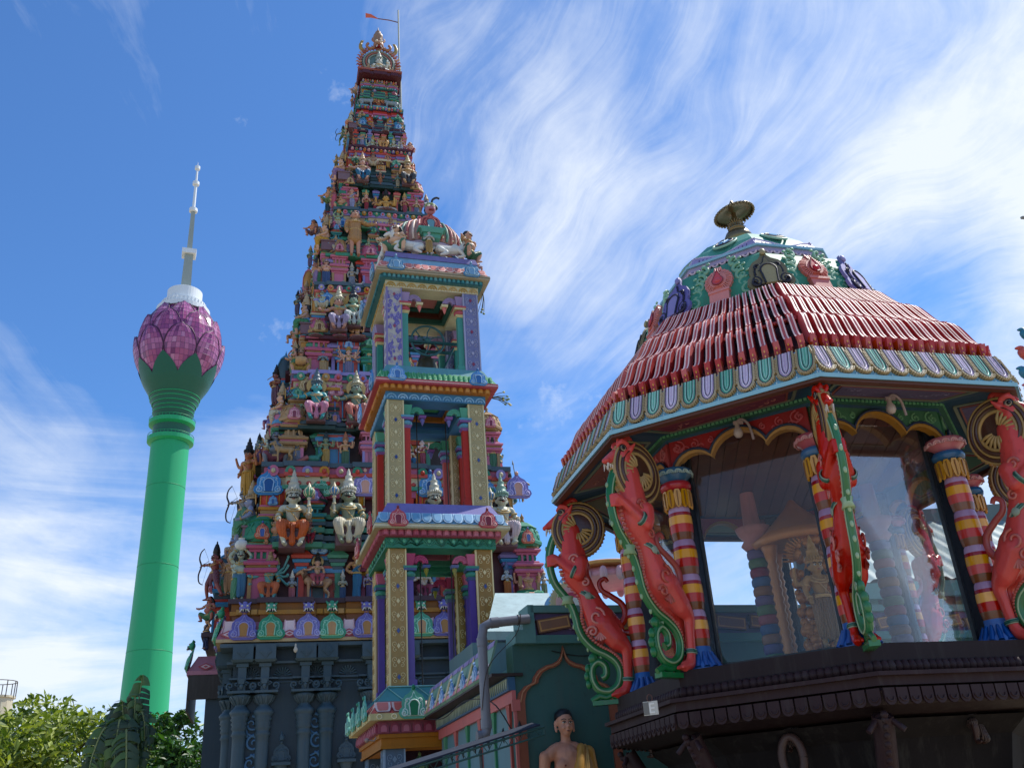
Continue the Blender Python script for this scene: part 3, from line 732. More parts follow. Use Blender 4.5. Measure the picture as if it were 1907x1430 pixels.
# bell, wheel, frame
be = empty('bronze_bell', BT.w(.05, 0, 9.8), BT.a, 'dull bronze bell hung with a spoked wheel in the top storey of the bell tower', 'bell')
BRZ = paint('#5f5a48', rough=.4, metal=.6, var=.3)
mb = MB(); mb.lathe([(.33, .06), (.32, .10), (.26, .22), (.22, .42), (.19, .56), (.10, .64), (.03, .66)], 28, smooth=True); mb.lathe([(.30, .07), (.24, .2), (.18, .5)], 28, cap=False); obj('bell_body', mb, BRZ, be)
mb = MB(); mb.tube([(0, 0, .6), (0, 0, .15)], .02, 6); mb.ball((0, 0, .1), .06); obj('clapper', mb, C_('#2a2620'), be)
mb = MB(); mb.tube([(.34 * cos(a), -.12, 1.0 + .34 * sin(a)) for a in [2 * pi * i / 32 for i in range(33)]], .022, 8)
mb.ball((0, -.12, 1.0), .07)
for k in range(6):
    a = 2 * pi * k / 6 + .3; mb.tube(smooth_path([(0, -.12, 1.0), (.17 * cos(a + .25), -.12, 1.0 + .17 * sin(a + .25)), (.34 * cos(a), -.12, 1.0 + .34 * sin(a))], 4), .013, 5)
obj('wheel', mb, C_('#2f6f78'), be)
mb = MB(); mb.box(-.66, .62, -.16, -.10, .93, .98); mb.box(-.66, .62, .10, .16, .86, .91); mb.tube([(.55, -.1, .9), (.2, -.1, .1)], .02, 5); mb.box(-.5, .62, -.06, .02, .0, .05); obj('headstock', mb, C_('#2c5f63'), be)
for x, z1 in ((-.27, 9.0), (.3, 9.05)):
    mb = MB(); mb.tube([(x, -.35, 3.5 if x < 0 else 3.9), (x + .01, -.35, 6.5), (x, -.35, z1)], .012, 5)
    setp(link('bell_rope', mb.mesh('bell_rope'), None, BT.o, BT.a, mats=[C_('#15100e')]), 'dark bell rope hanging %s through the tower storeys' % ('nearer the left pillar' if x < 0 else 'nearer the right pillar'), 'rope', 'bell ropes')
# ribbed barrel dome with mouldings
dm = empty('dome', (.03, .03, 12.34), parent=bt); dm.scale = (1.04, 1.04, .88)
for k, (r, z, h, c) in enumerate(((.86, 0, .10, '#b8452f'), (.84, .10, .08, '#4f8f8a'), (.82, .18, .09, '#b5762a'), (.84, .27, .07, '#39719a'), (.80, .34, .10, '#c8bfb5'), (.84, .44, .12, '#b3a8c0'))):
    mb = MB(); mb.lathe([(r - .03, z), (r, z + h * .3), (r, z + h * .8), (r - .03, z + h)], 36, sq=.95); obj('moulding', mb, C_(c), dm)
mb = MB(); mb.lathe([(.80, .56), (.83, .72), (.80, .92), (.70, 1.14), (.50, 1.34), (.25, 1.46), (.08, 1.5)], 36); obj('dome_shell', mb, C_('#a8847a'), dm)
for k in range(44):
    a = 2 * pi * k / 44; p = [(.82, .57), (.85, .72), (.82, .93), (.72, 1.16), (.52, 1.36), (.3, 1.47)]
    mb = MB(); mb.tube([(r * cos(a), r * sin(a), z) for r, z in p], [.026, .030, .030, .025, .018, .012], 6); 
    if k % 2: 
        for i in range(8): t = i / 7; mb.ball((.875 * cos(a) * (1 - .5 * t * t), .875 * sin(a) * (1 - .5 * t * t), .62 + .82 * t - .1 * t * t), .022, 6, 4, mi=1)
    obj('dome_rib', mb, [C_('#b8655f' if k % 2 else ('#cdb6a4' if k % 4 else '#6a9a86')), C_('#e0c9a0')], dm)
mb = MB(); mb.frust(.2, .24, .62, .70, (0, -.88), ay=.1, by=.12); mb.frust(.28, .28, .70, .76, (0, -.86), ay=.14, by=.14); mb.frust(.17, .17, .50, .62, (0, -.86), ay=.08, by=.08); obj('niche_canopy', mb, C_('#3d9179'), dm)
kudu(dm, 0, -.80, .78, .52, km('#c9756c', '#6f9fb0', '#7e2f40'))
mb = MB(); mb.ball((0, -.86, 1.36), (.11, .1, .13)); mb.ball((-.05, -.95, 1.40), .03, mi=1); mb.ball((.05, -.95, 1.40), .03, mi=1); mb.box(-.05, .05, -.97, -.93, 1.27, 1.31, 2); mb.ball((0, -.86, 1.47), (.12, .1, .06), mi=3); obj('lion_face', mb, [C_('#a8667a'), C_('#e6e0d0'), C_('#8a1f20'), C_('#7a8f5a')], dm)
# ================================================================ octagonal pavilion
PYAW = -3.2647
PV = Frame(2.9938, 10.0, PYAW)
E0 = 1.6
pv = empty('pavilion', PV.o, PYAW, 'octagonal pavilion with red ribbed roof, striped columns and glass sides on a dark base', 'pavilion')
AP, HS = cos(pi / 8), sin(pi / 8)
def fang(i): return (i + .5) * pi / 4
def fpos(i, apo, along, z):
    a = fang(i); n = Vector((cos(a), sin(a), 0)); t = Vector((-sin(a), cos(a), 0)); v = n * apo + t * along; v.z = z; return v
def frz(i): return fang(i) + pi / 2
def cpos(i, r, z): a = i * pi / 4; return Vector((r * cos(a), r * sin(a), z))
def octo(mb, prof, mi=None): return mb.lathe(prof, 8, smooth=False, mi=mi)
def octring(mb, r0, r1, z0, z1, mi=None): return mb.lathe([(r0, z0), (r1, z0), (r1, z1), (r0, z1), (r0, z0)], 8, smooth=False, mi=mi, cap=False)
WOOD = C_('#1f0d11', rough=.6, spec=.25, var=.35, scale=4); WOOD2 = C_('#2a1217', rough=.6, spec=.25, var=.35, scale=4); WOODD = C_('#0f090b', rough=.85, var=.3, spec=.2)
# deck and mouldings
mb = MB(); octo(mb, [(2.02, 2.56), (2.16, 2.58), (2.16, 2.80), (2.02, 2.815)]); deck = obj('deck', mb, WOOD, pv)
mb = MB(); octring(mb, 1.8, 2.25, 2.46, 2.555); octring(mb, 1.8, 2.31, 2.53, 2.562); obj('deck_band', mb, WOOD2, pv)
mb = MB(); octo(mb, [(1.7, 2.24), (2.2, 2.32), (2.26, 2.42), (2.2, 2.455)]); obj('deck_moulding', mb, WOOD, pv)
tb = MB(); tb.lathe([(.0, -.02), (.035, -.01), (.045, .03), (.03, .07), (.0, .08)], 10); TOOTH = tb.mesh('scallop')
eg = MB(); eg.plate([(-.05, .13)] + arc(0, .05, .05, pi, 2 * pi, 8) + [(.05, .13)], .02); eg.tube([(x, -.022, z) for x, z in arc(0, .06, .03, pi, 2 * pi, 8)], .008, 4); EGG = eg.mesh('egg_ornament')
for i in (7, 0, 1, 2, 3):
    n = 26; hl = 2.16 * HS
    for k in range(n): link('scallop', TOOTH, pv, fpos(i, 2.16 * AP + .005, -hl + (k + .5) * 2 * hl / n, 2.585), frz(i), mats=[WOOD2])
    n = 15; hl = 2.25 * HS
    for k in range(n): 
        o = link('egg_ornament', EGG, pv, fpos(i, 2.255 * AP, -hl + (k + .5) * 2 * hl / n, 2.31), frz(i), mats=[WOOD2])
mb = MB(); octo(mb, [(1.05, 1.25), (1.35, 1.45), (1.62, 1.75), (1.72, 2.1), (1.9, 2.24)]); octo(mb, [(1.25, 0), (1.25, .8), (1.5, .95), (1.5, 1.12), (1.2, 1.28)]); obj('base_body', mb, WOODD, pv)
st = MB(); st.tube([(0, -.02, 0), (0, -.02, .05)], .018, 5); BAL = st.mesh('baluster')
for i in (0, 1, 2, 3):
    for rr, zz_ in ((1.52, 1.10), (1.48, 1.2)):
        n = 18; hl = rr * HS
        for k in range(n): link('baluster', BAL, pv, fpos(i, rr * AP, -hl + (k + .5) * 2 * hl / n, zz_), frz(i), mats=[WOOD2])
# curved corner brackets under the deck with a beaded edge
for i in range(8):
    a = i * pi / 4; d = Vector((cos(a), sin(a), 0)); mb = MB()
    P = [d * 2.1 + Vector((0, 0, 2.25)), d * 1.95 + Vector((0, 0, 1.98)), d * 1.75 + Vector((0, 0, 1.7)), d * 1.45 + Vector((0, 0, 1.45)), d * 1.3 + Vector((0, 0, 1.2))]
    q = smooth_path(P, 5); mb.tube(q, [.085] * len(q), 8)
    for p in q[::1]: mb.ball(p + d * .08, .032, 6, 4)
    for s in (-1, 1): mb.tube([P[0] + Vector((-d.y, d.x, 0)) * .02 * s, P[0] + Vector((-d.y, d.x, 0)) * .14 * s + Vector((0, 0, -.12)) + d * .05], .025, 6)
    obj('corner_bracket', mb, WOOD2, pv)
# columns
BC = ['#7a4420', '#c2251a', '#e8a51c', '#9c1c2a', '#b08fb4']
BH = [.075, .085, .085, .035, .065]
COLZ0, COLZ1 = 2.85, 4.70
def band_mesh(h, r, bul, last): 
    mb = MB(); mb.lathe([(r, 0), (r + bul, h * .3), (r + bul, h * .7), (r - (last * .006), h)], 24, cap=True); return mb.mesh('band')
unit = sum(BH); NBU = 4; zs = 3.02; ze_ = 4.36; sc_ = (ze_ - zs) / (unit * NBU)
BM = []; acc_ = 0
for k, h in enumerate(BH):
    rr_ = [(.098 + .016 * sin(pi * (.04 + .96 * (acc_ + h * j / 3) / unit)) ** .6, h * sc_ * j / 3) for j in range(4)]; mb_ = MB(); mb_.lathe(rr_, 24); BM.append(mb_.mesh('band')); acc_ += h
cap_p = MB(); cap_p.plate([(-.030, 0), (-.036, .09), (-.02, .14), (.02, .14), (.036, .09), (.030, 0), (.018, -.03), (0, -.045), (-.018, -.03)], .02); cap_p.tube([(0, -.022, -.03), (0, -.026, .12)], .006, 4, mi=1); CAPP = cap_p.mesh('petal')
lot = MB(); lot.tube([(x, -.01, z) for x, z in arc(0, .02, .032, pi * 1.05, -.05 * pi, 8)], .010, 5); lot.tube([(x, -.01, z) for x, z in arc(0, .02, .014, pi * 1.05, -.05 * pi, 6)], .007, 5); LOTM = lot.mesh('lotus_scroll')
for i in range(8):
    p = cpos(i, 1.84, 0); co = empty('column', p, 0, parent=pv)
    mb = MB(); mb.lathe([(.17, 2.81), (.17, 2.85), (.125, 2.90), (.108, 2.96), (.106, 3.02), (.098, 3.03), (.098, 4.36)], 24); obj('shaft', mb, gloss('#1f5fa8'), co)
    pt = MB(); 
    for k in range(14):
        a = 2 * pi * k / 14; pt.tube([(.172 * cos(a), .172 * sin(a), 2.83), (.135 * cos(a), .135 * sin(a), 2.90), (.11 * cos(a), .11 * sin(a), 2.97)], [.03, .026, .014], 5)
    obj('base_petals', pt, gloss('#1c56a0'), co)
    z = zs
    for u in range(NBU):
        for k, h in enumerate(BH):
            link('band', BM[k], co, (0, 0, z), mats=[gloss(BC[k])]); z += h * sc_
    mb = MB(); mb.lathe([(.10, 4.34), (.125, 4.40), (.13, 4.44), (.11, 4.52)], 24); obj('collar', mb, gloss('#8a5a1e'), co)
    for k in range(12):
        a = 2 * pi * k / 12; link('petal', CAPP, co, (.118 * cos(a), .118 * sin(a), 4.38), a + pi / 2, mats=[gloss('#d09a35'), C_('#8a5a1e')])
    mb = MB(); mb.lathe([(.10, 4.52), (.145, 4.535), (.155, 4.57), (.145, 4.605), (.11, 4.61)], 24); obj('torus', mb, gloss('#b01f2c' if i in (0, 1, 7) else '#1e5c8c'), co)
    mb = MB(); mb.lathe([(.11, 4.605), (.13, 4.64), (.175, 4.675), (.185, 4.70), (.175, 4.735), (.12, 4.75)], 24); cp = obj('capital', mb, gloss('#2a5f86' if i in (0, 1, 7) else '#b8626c'), co)
    for k in range(14):
        a = 2 * pi * k / 14; link('lotus_scroll', LOTM, cp, (.17 * cos(a), .17 * sin(a), 4.655), a + pi / 2, mats=[C_('#9fb8b4' if i in (0, 1, 7) else '#d9a0a0')])
    mb = MB(); mb.T = Matrix.Translation(cpos(i, 1.74, 0) - p) @ Matrix.Rotation(i * pi / 4, 4, 'Z'); mb.box(-.07, .07, -.09, .09, 2.80, 5.02); obj('post', mb, C_('#101a26', rough=.25), co)
# glass panes in black frames
glm = bpy.data.materials.new('window_glass'); glm.use_nodes = True; t = glm.node_tree
for n in list(t.nodes):
    if n.type != 'OUTPUT_MATERIAL': t.nodes.remove(n)
tr = N(t, 'ShaderNodeBsdfTransparent'); tr.inputs[0].default_value = (.95, .96, .96, 1)
gl = N(t, 'ShaderNodeBsdfGlossy', i_Roughness=.02); gl.inputs[0].default_value = (.9, .93, .95, 1)
lw = N(t, 'ShaderNodeFresnel', i_IOR=1.6); gn = N(t, 'ShaderNodeNewGeometry'); nz = N(t, 'ShaderNodeTexNoise', i_Scale=2.0, i_Detail=4.0); L(t, gn.outputs['Position'], nz.inputs['Vector'])
df = N(t, 'ShaderNodeBsdfDiffuse'); df.inputs[0].default_value = (.55, .58, .6, 1)
m1 = N(t, 'ShaderNodeMixShader'); L(t, mth(t, 'MULTIPLY', lw.outputs[0], .36, clamp=True), m1.inputs[0]); L(t, tr.outputs[0], m1.inputs[1]); L(t, gl.outputs[0], m1.inputs[2])
m2 = N(t, 'ShaderNodeMixShader'); L(t, mth(t, 'MULTIPLY', nz.outputs[0], .02), m2.inputs[0]); L(t, m1.outputs[0], m2.inputs[1]); L(t, df.outputs[0], m2.inputs[2])
L(t, m2.outputs[0], t.nodes['Material Output'].inputs[0])
BLK = C_('#11161d', rough=.3)
for i in range(8):
    hl = 1.72 * HS - .06
    mb = MB(); mb.box(-hl, hl, 0, .012, 2.86, 4.93)
    mb.T = None
    if i in (0, 1, 2, 3): link('glass_pane', mb.mesh('glass_pane'), pv, fpos(i, 1.72 * AP, 0, 0), frz(i), mats=[glm])
    if i not in (3,):
        fr = MB(); fr.box(-hl, hl, -.02, .03, 2.81, 2.87); fr.box(-hl, -hl + .05, -.02, .03, 2.87, 4.93); fr.box(hl - .05, hl, -.02, .03, 2.87, 4.93)
        link('glass_frame', fr.mesh('glass_frame'), pv, fpos(i, 1.72 * AP, 0, 0), frz(i), mats=[BLK])
# scalloped arches between the columns
RED, DRED = C_('#9c2026', var=.25), C_('#6d1418'); GRN = C_('#2f6a4a', var=.25)
def arch_meshes(R, z0, z1):
    hl = R * HS; rl = hl / 2.55
    lobes = arc(-hl * .66, z0 - .06, hl * .34, pi, radians(38), 9) + arc(0, z0 - .02, hl * .44, radians(156), radians(24), 16) + arc(hl * .66, z0 - .06, hl * .34, radians(142), 0, 9)
    top = [(x, z1) for x, z in lobes]
    sp = MB(); sp.strip(lobes, top, .05); pn = sp.mesh('spandrel')
    rim = MB(); inner = [(x * .97, z - .032) for x, z in lobes]; rim.strip(lobes, inner, .085, .015, 0)
    rim.tube([(x, -.075, z + .012) for x, z in lobes], .013, 5, mi=1); rm = rim.mesh('arch_rim')
    sc = MB()
    for s in (-1, 1):
        for k, (x, z, r) in enumerate(((hl * .86, z0 + .44, .07), (hl * .62, z0 + .50, .05), (hl * .90, z0 + .27, .045), (hl * .38, z0 + .53, .035))):
            sc.tube(spiral(s * x, min(z, z1 - .08), r, 1.4, pi / 2, s, 14, -.052), .010, 4)
            sc.tube(spiral(s * (x - .06), min(z, z1 - .08) - .04, r * .7, 1.0, 0, -s, 12, -.052), .008, 4)
    return pn, rm, sc.mesh('scrollwork')
APN, ARM, ASC = arch_meshes(1.82, 4.72, 5.04)
for i in range(8):
    p = fpos(i, 1.82 * AP, 0, 0); gr = i in (2, 3, 4)
    o = link('spandrel', APN, pv, p, frz(i), mats=[GRN if gr else RED])
    link('arch_rim', ARM, o, mats=[C_('#a97a2c'), C_('#16294a')])
    q = link('scrollwork', ASC, o, mats=[C_('#5f9a70' if gr else '#c4616a')]); q['kind'] = 'stuff'
# beams and soffit
mb = MB(); octring(mb, 1.70, 1.88, 5.04, 5.10, 0); octring(mb, 1.88, 1.93, 5.07, 5.12, 1); obj('ring_beam', mb, [C_('#1c4a66'), C_('#1f5a48')], pv)
dn = MB(); dn.box(-.014, .014, -.012, 0, 0, .03); DENT = dn.mesh('dentil')
SOFR = [2.52, 1.90]
for i in range(8):
    if i in (0, 1, 2, 3):
        n = 34; hl = 1.93 * HS
        for k in range(n): link('dentil', DENT, pv, fpos(i, 1.93 * AP, -hl + (k + .5) * 2 * hl / n, 5.08), frz(i), mats=[C_('#5fa578')])
    a0, a1 = i * pi / 4, (i + 1) * pi / 4
    def P(r, t, z): return cpos(i, r, z).lerp(cpos(i + 1, r, z), t)
    c1 = ('#7a3a34', '#6b2f45', '#5a5078', '#4f4a78', '#2f5a4a', '#2f5a4a', '#6d6a4a', '#6d6a4a')[(i - 0) % 8]
    zi, zo = 5.105, 5.0
    def zf(r): return zi + (zo - zi) * (r - 1.93) / (2.58 - 1.93)
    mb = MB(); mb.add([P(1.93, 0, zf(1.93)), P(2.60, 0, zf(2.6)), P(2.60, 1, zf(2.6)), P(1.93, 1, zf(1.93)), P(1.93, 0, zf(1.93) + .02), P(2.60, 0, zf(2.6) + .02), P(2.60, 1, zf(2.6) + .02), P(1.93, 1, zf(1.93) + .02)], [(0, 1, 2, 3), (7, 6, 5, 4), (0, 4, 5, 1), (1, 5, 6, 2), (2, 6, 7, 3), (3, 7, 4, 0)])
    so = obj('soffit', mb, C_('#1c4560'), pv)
    mb = MB()
    def bar(r0, t0, r1, t1, w, h, mi):
        A = P(r0, t0, zf(r0) - .004); B = P(r1, t1, zf(r1) - .004); mb.tube([A, B], w, 4, smooth=False, mi=mi, flat=.5, flatdir=(0, 0, 1))
    for (ra, rb2, m_, w) in ((2.03, 2.44, .10, .022), (2.08, 2.39, .14, .014)):
        k0 = 0 if w > .02 else 1
        bar(ra, m_, ra, 1 - m_, w, .02, k0); bar(rb2, m_, rb2, 1 - m_, w, .02, k0); bar(ra, m_, rb2, m_, w, .02, k0); bar(ra, 1 - m_, rb2, 1 - m_, w, .02, k0)
    mb.add([P(2.09, .15, zf(2.09) - .012), P(2.38, .15, zf(2.38) - .012), P(2.38, .85, zf(2.38) - .012), P(2.09, .85, zf(2.09) - .012), P(2.09, .15, zf(2.09) - .006), P(2.38, .15, zf(2.38) - .006), P(2.38, .85, zf(2.38) - .006), P(2.09, .85, zf(2.09) - .006)], [(0, 1, 2, 3), (7, 6, 5, 4), (0, 4, 5, 1), (1, 5, 6, 2), (2, 6, 7, 3), (3, 7, 4, 0)], mi=2)
    obj('soffit_panel', mb, [C_('#6d7a6a'), C_('#8a4a44'), C_(c1)], so)
    if i in (0, 1, 2):
        sm_ = MB(); r3 = random.Random(i)
        for k in range(16):
            p = P(2.16 + .15 * r3.random(), .2 + .6 * (k + .5) / 16, 0); p.z = zf(hypot(p.x, p.y) / .95) - .014
            sm_.tube([p + Vector((.045 * (1 - j / 14) * cos(j * .55), .045 * (1 - j / 14) * sin(j * .55), 0)) for j in range(13)], .006, 4)
        q = obj('scrollwork', sm_, C_('#9a5f5a' if i != 2 else '#8079a0'), so); q['kind'] = 'stuff'
# fascia with tongues
RF0, ZF0, RF1, ZF1 = 2.65, 4.99, 2.50, 5.34
mb = MB(); octring(mb, RF0 - .10, RF0 - .02, ZF0 - .03, ZF0 + .02); obj('fascia_board', mb, C_('#5a3428'), pv)
mb = MB(); mb.lathe([(RF0 - .06, ZF0), (RF0, ZF0), (RF1, ZF1), (RF1 - .08, ZF1)], 8, smooth=False, cap=False); obj('fascia', mb, gloss('#6fb0cf'), pv)
mb = MB(); mb.lathe([(RF0 + .006, ZF0 - .006), (RF0 + .012, ZF0 + .03), (RF0 - .006, ZF0 + .035)], 8, smooth=False, cap=False); obj('fascia_edge', mb, gloss('#8fc4d8'), pv)
FL_ = sqrt((RF0 - RF1) ** 2 * AP * AP + (ZF1 - ZF0) ** 2); FT = -atan2((RF0 - RF1) * AP, ZF1 - ZF0)
def tongue():
    w = .082; mb = MB(); h = FL_ - .01; 
    def U(s, b): return [(-w * s, h)] + [(-w * s, .20)] + arc(0, .13 + b, w * s, pi * 1.08, pi * 1.92, 10) + [(w * s, .20)] + [(w * s, h)]
    U0 = [(-w, h), (-w, .15), (-w * .86, .095), (-w * .45, .055), (0, .04), (w * .45, .055), (w * .86, .095), (w, .15), (w, h)]
    def S(k, dz): return [(x * k, max(z, 0) + (dz if z < h - .001 else 0)) for x, z in U0]
    mb.plate(S(1, 0), .022, mi=0); mb.strip(S(1, 0), S(.80, .020), .038, mi=0)
    mb.tube([(x, -.038, z) for x, z in S(.77, .022)], .005, 4, mi=2)
    mb.plate(S(.74, .026), .034, mi=1); mb.tube([(x, -.034, z) for x, z in S(.50, .050)], .006, 4, mi=3); mb.tube([(x, -.034, z) for x, z in S(.36, .065)], .004, 4, mi=2); mb.tube([(x, -.034, z) for x, z in S(.16, .09)], .004, 4, mi=3)
    for x, z, dx2, dz2 in [(-w, .15 + .02 * k, -1, 0) for k in range(9)] + [(w, .15 + .02 * k, 1, 0) for k in range(9)] + [(w * .95 * cos(a), .12 + .07 * sin(a), cos(a), sin(a)) for a in [pi * 1.08 + pi * .84 * k / 9 for k in range(10)]]:
        mb.box(x - .006 + dx2 * .003, x + .006 + dx2 * .003, -.045, -.002, z - .006, z + .006, 0)
    return mb.mesh('tongue')
TG = tongue()
NT_ = 11
for i in range(8):
    for k in range(NT_):
        f = (k + .5) / NT_; hl = RF0 * HS - .01
        o = link('tongue', TG, pv, fpos(i, RF0 * AP, -hl + 2 * hl * f, ZF0), 0, mats=[paint('#b8a57c', rough=.4), paint('#62b394' if (k + i) % 2 else '#c4aac6', rough=.35), C_('#3b3a43'), paint('#b0e0cf' if (k + i) % 2 else '#e6dbe8', rough=.35)])
        o.rotation_euler = (Matrix.Rotation(frz(i), 3, 'Z') @ Matrix.Rotation(FT, 3, 'X')).to_euler(); o.scale.x = .98
dt = MB(); dt.ball((0, -.002, .0), (.008, .006, .012), 6, 4); DOT = dt.mesh('dot')
for i in (0, 1, 2, 3):
    for k in range(NT_ + 1):
        hl = RF0 * HS - .02
        for zq in (.05, .085, .13, .19, .25):
            o = link('bead', DOT, pv, fpos(i, (RF0 - .15 * zq / .35) * AP + .001, -hl + 2 * hl * k / NT_, ZF0 + zq), frz(i), mats=[C_('#b9d9e6')])
# roof: three steps of curved ribs over a dark shell
mb = MB(); octo(mb, [(2.40, 5.30), (2.34, 5.42), (2.14, 5.68), (2.08, 5.80), (1.84, 6.04), (1.78, 6.16), (1.48, 6.46), (1.0, 6.5)]); obj('roof_shell', mb, C_('#43181f', rough=.5), pv)
mb = MB(); mb.lathe([(2.44, 5.30), (2.40, 5.32), (2.40, 5.44)], 8, smooth=False, cap=False); obj('roof_rim', mb, C_('#5d1a1c'), pv)
RR, RW = paint('#bd4648', rough=.46, var=.25, scale=9), paint('#ecc8c0', rough=.55, var=.3, scale=9)
ROWS = [([(2.51, 5.45), (2.45, 5.47), (2.38, 5.55), (2.31, 5.70), (2.26, 5.79), (2.19, 5.83)], .052, 17),
        ([(2.22, 5.83), (2.16, 5.86), (2.08, 5.94), (2.00, 6.07), (1.94, 6.16), (1.87, 6.20)], .048, 17),
        ([(1.90, 6.20), (1.84, 6.23), (1.75, 6.31), (1.65, 6.44), (1.58, 6.53), (1.48, 6.56)], .042, 17)]
RIBM = {}
stuffed = MB()
def rib_mesh(row, f, tab):
    prof, w, n = ROWS[row]; mb = MB(); q = []
    for r, z in prof:
        p = Vector((r, 0, z)).lerp(Vector((r * cos(pi / 4), r * sin(pi / 4), z)), f); q.append(p)
    q = smooth_path(q, 3)
    n_ = Vector((cos(pi / 8), sin(pi / 8), 0)); t_ = Vector((-sin(pi / 8), cos(pi / 8), 0)); k = len(q); vs = []
    hgt = .045
    for i, p in enumerate(q):
        tg = (q[min(i + 1, k - 1)] - q[max(i - 1, 0)]).normalized(); nn_ = tg.cross(t_); nn_ = -nn_ if nn_.z < 0 else nn_; nn_.normalize()
        ww = w * .5
        for (a, b) in ((-1, -1), (-1, 1), (-.52, 1.02), (-.46, .84), (.46, .84), (.52, 1.02), (1, 1), (1, -1)): vs.append(p + t_ * ww * a + nn_ * hgt * b)
    m8 = [0, 1, 1, 0, 1, 1, 0, 0]
    for i in range(k - 1):
        for j in range(8):
            mb.add([vs[i * 8 + j], vs[i * 8 + (j + 1) % 8], vs[(i + 1) * 8 + (j + 1) % 8], vs[(i + 1) * 8 + j]], [(0, 1, 2, 3)], mi=m8[j])
    mb.add(vs[:8], [tuple(range(8))], mi=0); mb.add(vs[-8:], [tuple(reversed(range(8)))], mi=0)
    return mb
def tab_mesh(f):
    mb = MB(); hl = 2.47 * HS; mb.T = Matrix.Translation(fpos(0, 2.44 * AP, -hl + 2 * hl * f, 0)) @ Matrix.Rotation(frz(0), 4, 'Z')
    mb.box(-.028, .028, -.055, .0, 5.28, 5.475, 0); mb.box(-.018, .018, -.060, -.050, 5.30, 5.46, 1)
    for z in (5.33, 5.38, 5.43): mb.ball((0, -.062, z), (.008, .006, .016), 6, 4, mi=2)
    return mb.mesh('rib_end')
for row in range(3):
    n = ROWS[row][2]
    for k in range(n):
        f = (k + .5) / n; me = rib_mesh(row, f, 0)
        rm = me.mesh('roof_rib')
        for i in (0, 1, 2, 3):
            link('roof_rib', rm, pv, loc=(0, 0, random.uniform(-.004, .004)), rz=i * pi / 4 + random.uniform(-.0022, .0022), mats=[RR, RW])
        for i in (4, 5, 6, 7):
            R4 = Matrix.Rotation(i * pi / 4, 4, 'Z')
            stuffed.T = R4; stuffed.add([Vector(v) for v in me.v], me.f); stuffed.mi[-len(me.mi):] = me.mi; stuffed.T = None
        if row == 0:
            tm = tab_mesh(f)
            for i in (0, 1, 2, 3): link('rib_end', tm, pv, rz=i * pi / 4, mats=[gloss('#b34a1e'), gloss('#9c1616'), gloss('#e0a040')])
o = obj('roof_rib_far_side', stuffed, [RR, RW], pv); o.name = 'roof_ribs_rear'; o['kind'] = 'stuff'
bd = MB(); bd.lathe([(0, -.02), (.022, 0), (0, .02)], 8); RB_ = bd.mesh('roof_bead')
for (r, z) in ((2.20, 5.815), (1.88, 6.185)):
    mb = MB(); octring(mb, r - .05, r + .012, z - .02, z + .02); obj('roof_step', mb, gloss('#8f2226'), pv)
    for i in (0, 1, 2, 3):
        hl = r * HS
        for k in range(16): link('roof_bead', RB_, pv, fpos(i, r * AP + .02, -hl + 2 * hl * (k + 1) / 17, z - .01), 0, mats=[gloss('#b8473a')])
# dome drum with foliage and medallions
DG = C_('#3f8f74', rough=.6, var=.25)
mb = MB(); octo(mb, [(1.44, 6.46), (1.47, 6.58), (1.45, 6.76), (1.36, 6.98), (1.22, 7.18), (1.02, 7.32)]); obj('drum', mb, DG, pv)
mb = MB(); octring(mb, .9, 1.07, 7.315, 7.37, 0); octring(mb, .9, 1.10, 7.37, 7.40, 1); obj('drum_ring', mb, [C_('#a59ac0'), C_('#8fc0d4')], pv)
sb = MB(); sb.strip(arc(0, 0, .042, pi, 2 * pi, 8), arc(0, 0, .022, pi, 2 * pi, 8), .02); SCL = sb.mesh('scallop')
for i in (0, 1, 2, 3):
    hl = 1.07 * HS
    for k in range(9): link('scallop', SCL, pv, fpos(i, 1.07 * AP, -hl + (k + .5) * 2 * hl / 9, 7.315), frz(i), mats=[C_('#d5b9c4')])
mb = MB(); octo(mb, [(1.00, 7.39), (.95, 7.49), (.84, 7.65), (.66, 7.82), (.50, 7.92), (.34, 7.99)]); obj('cap', mb, C_('#4f9a88', rough=.6), pv)
mb = MB(); octo(mb, [(.36, 7.985), (.36, 8.03), (.30, 8.06)]); obj('cap_slab', mb, C_('#9a8a55'), pv)
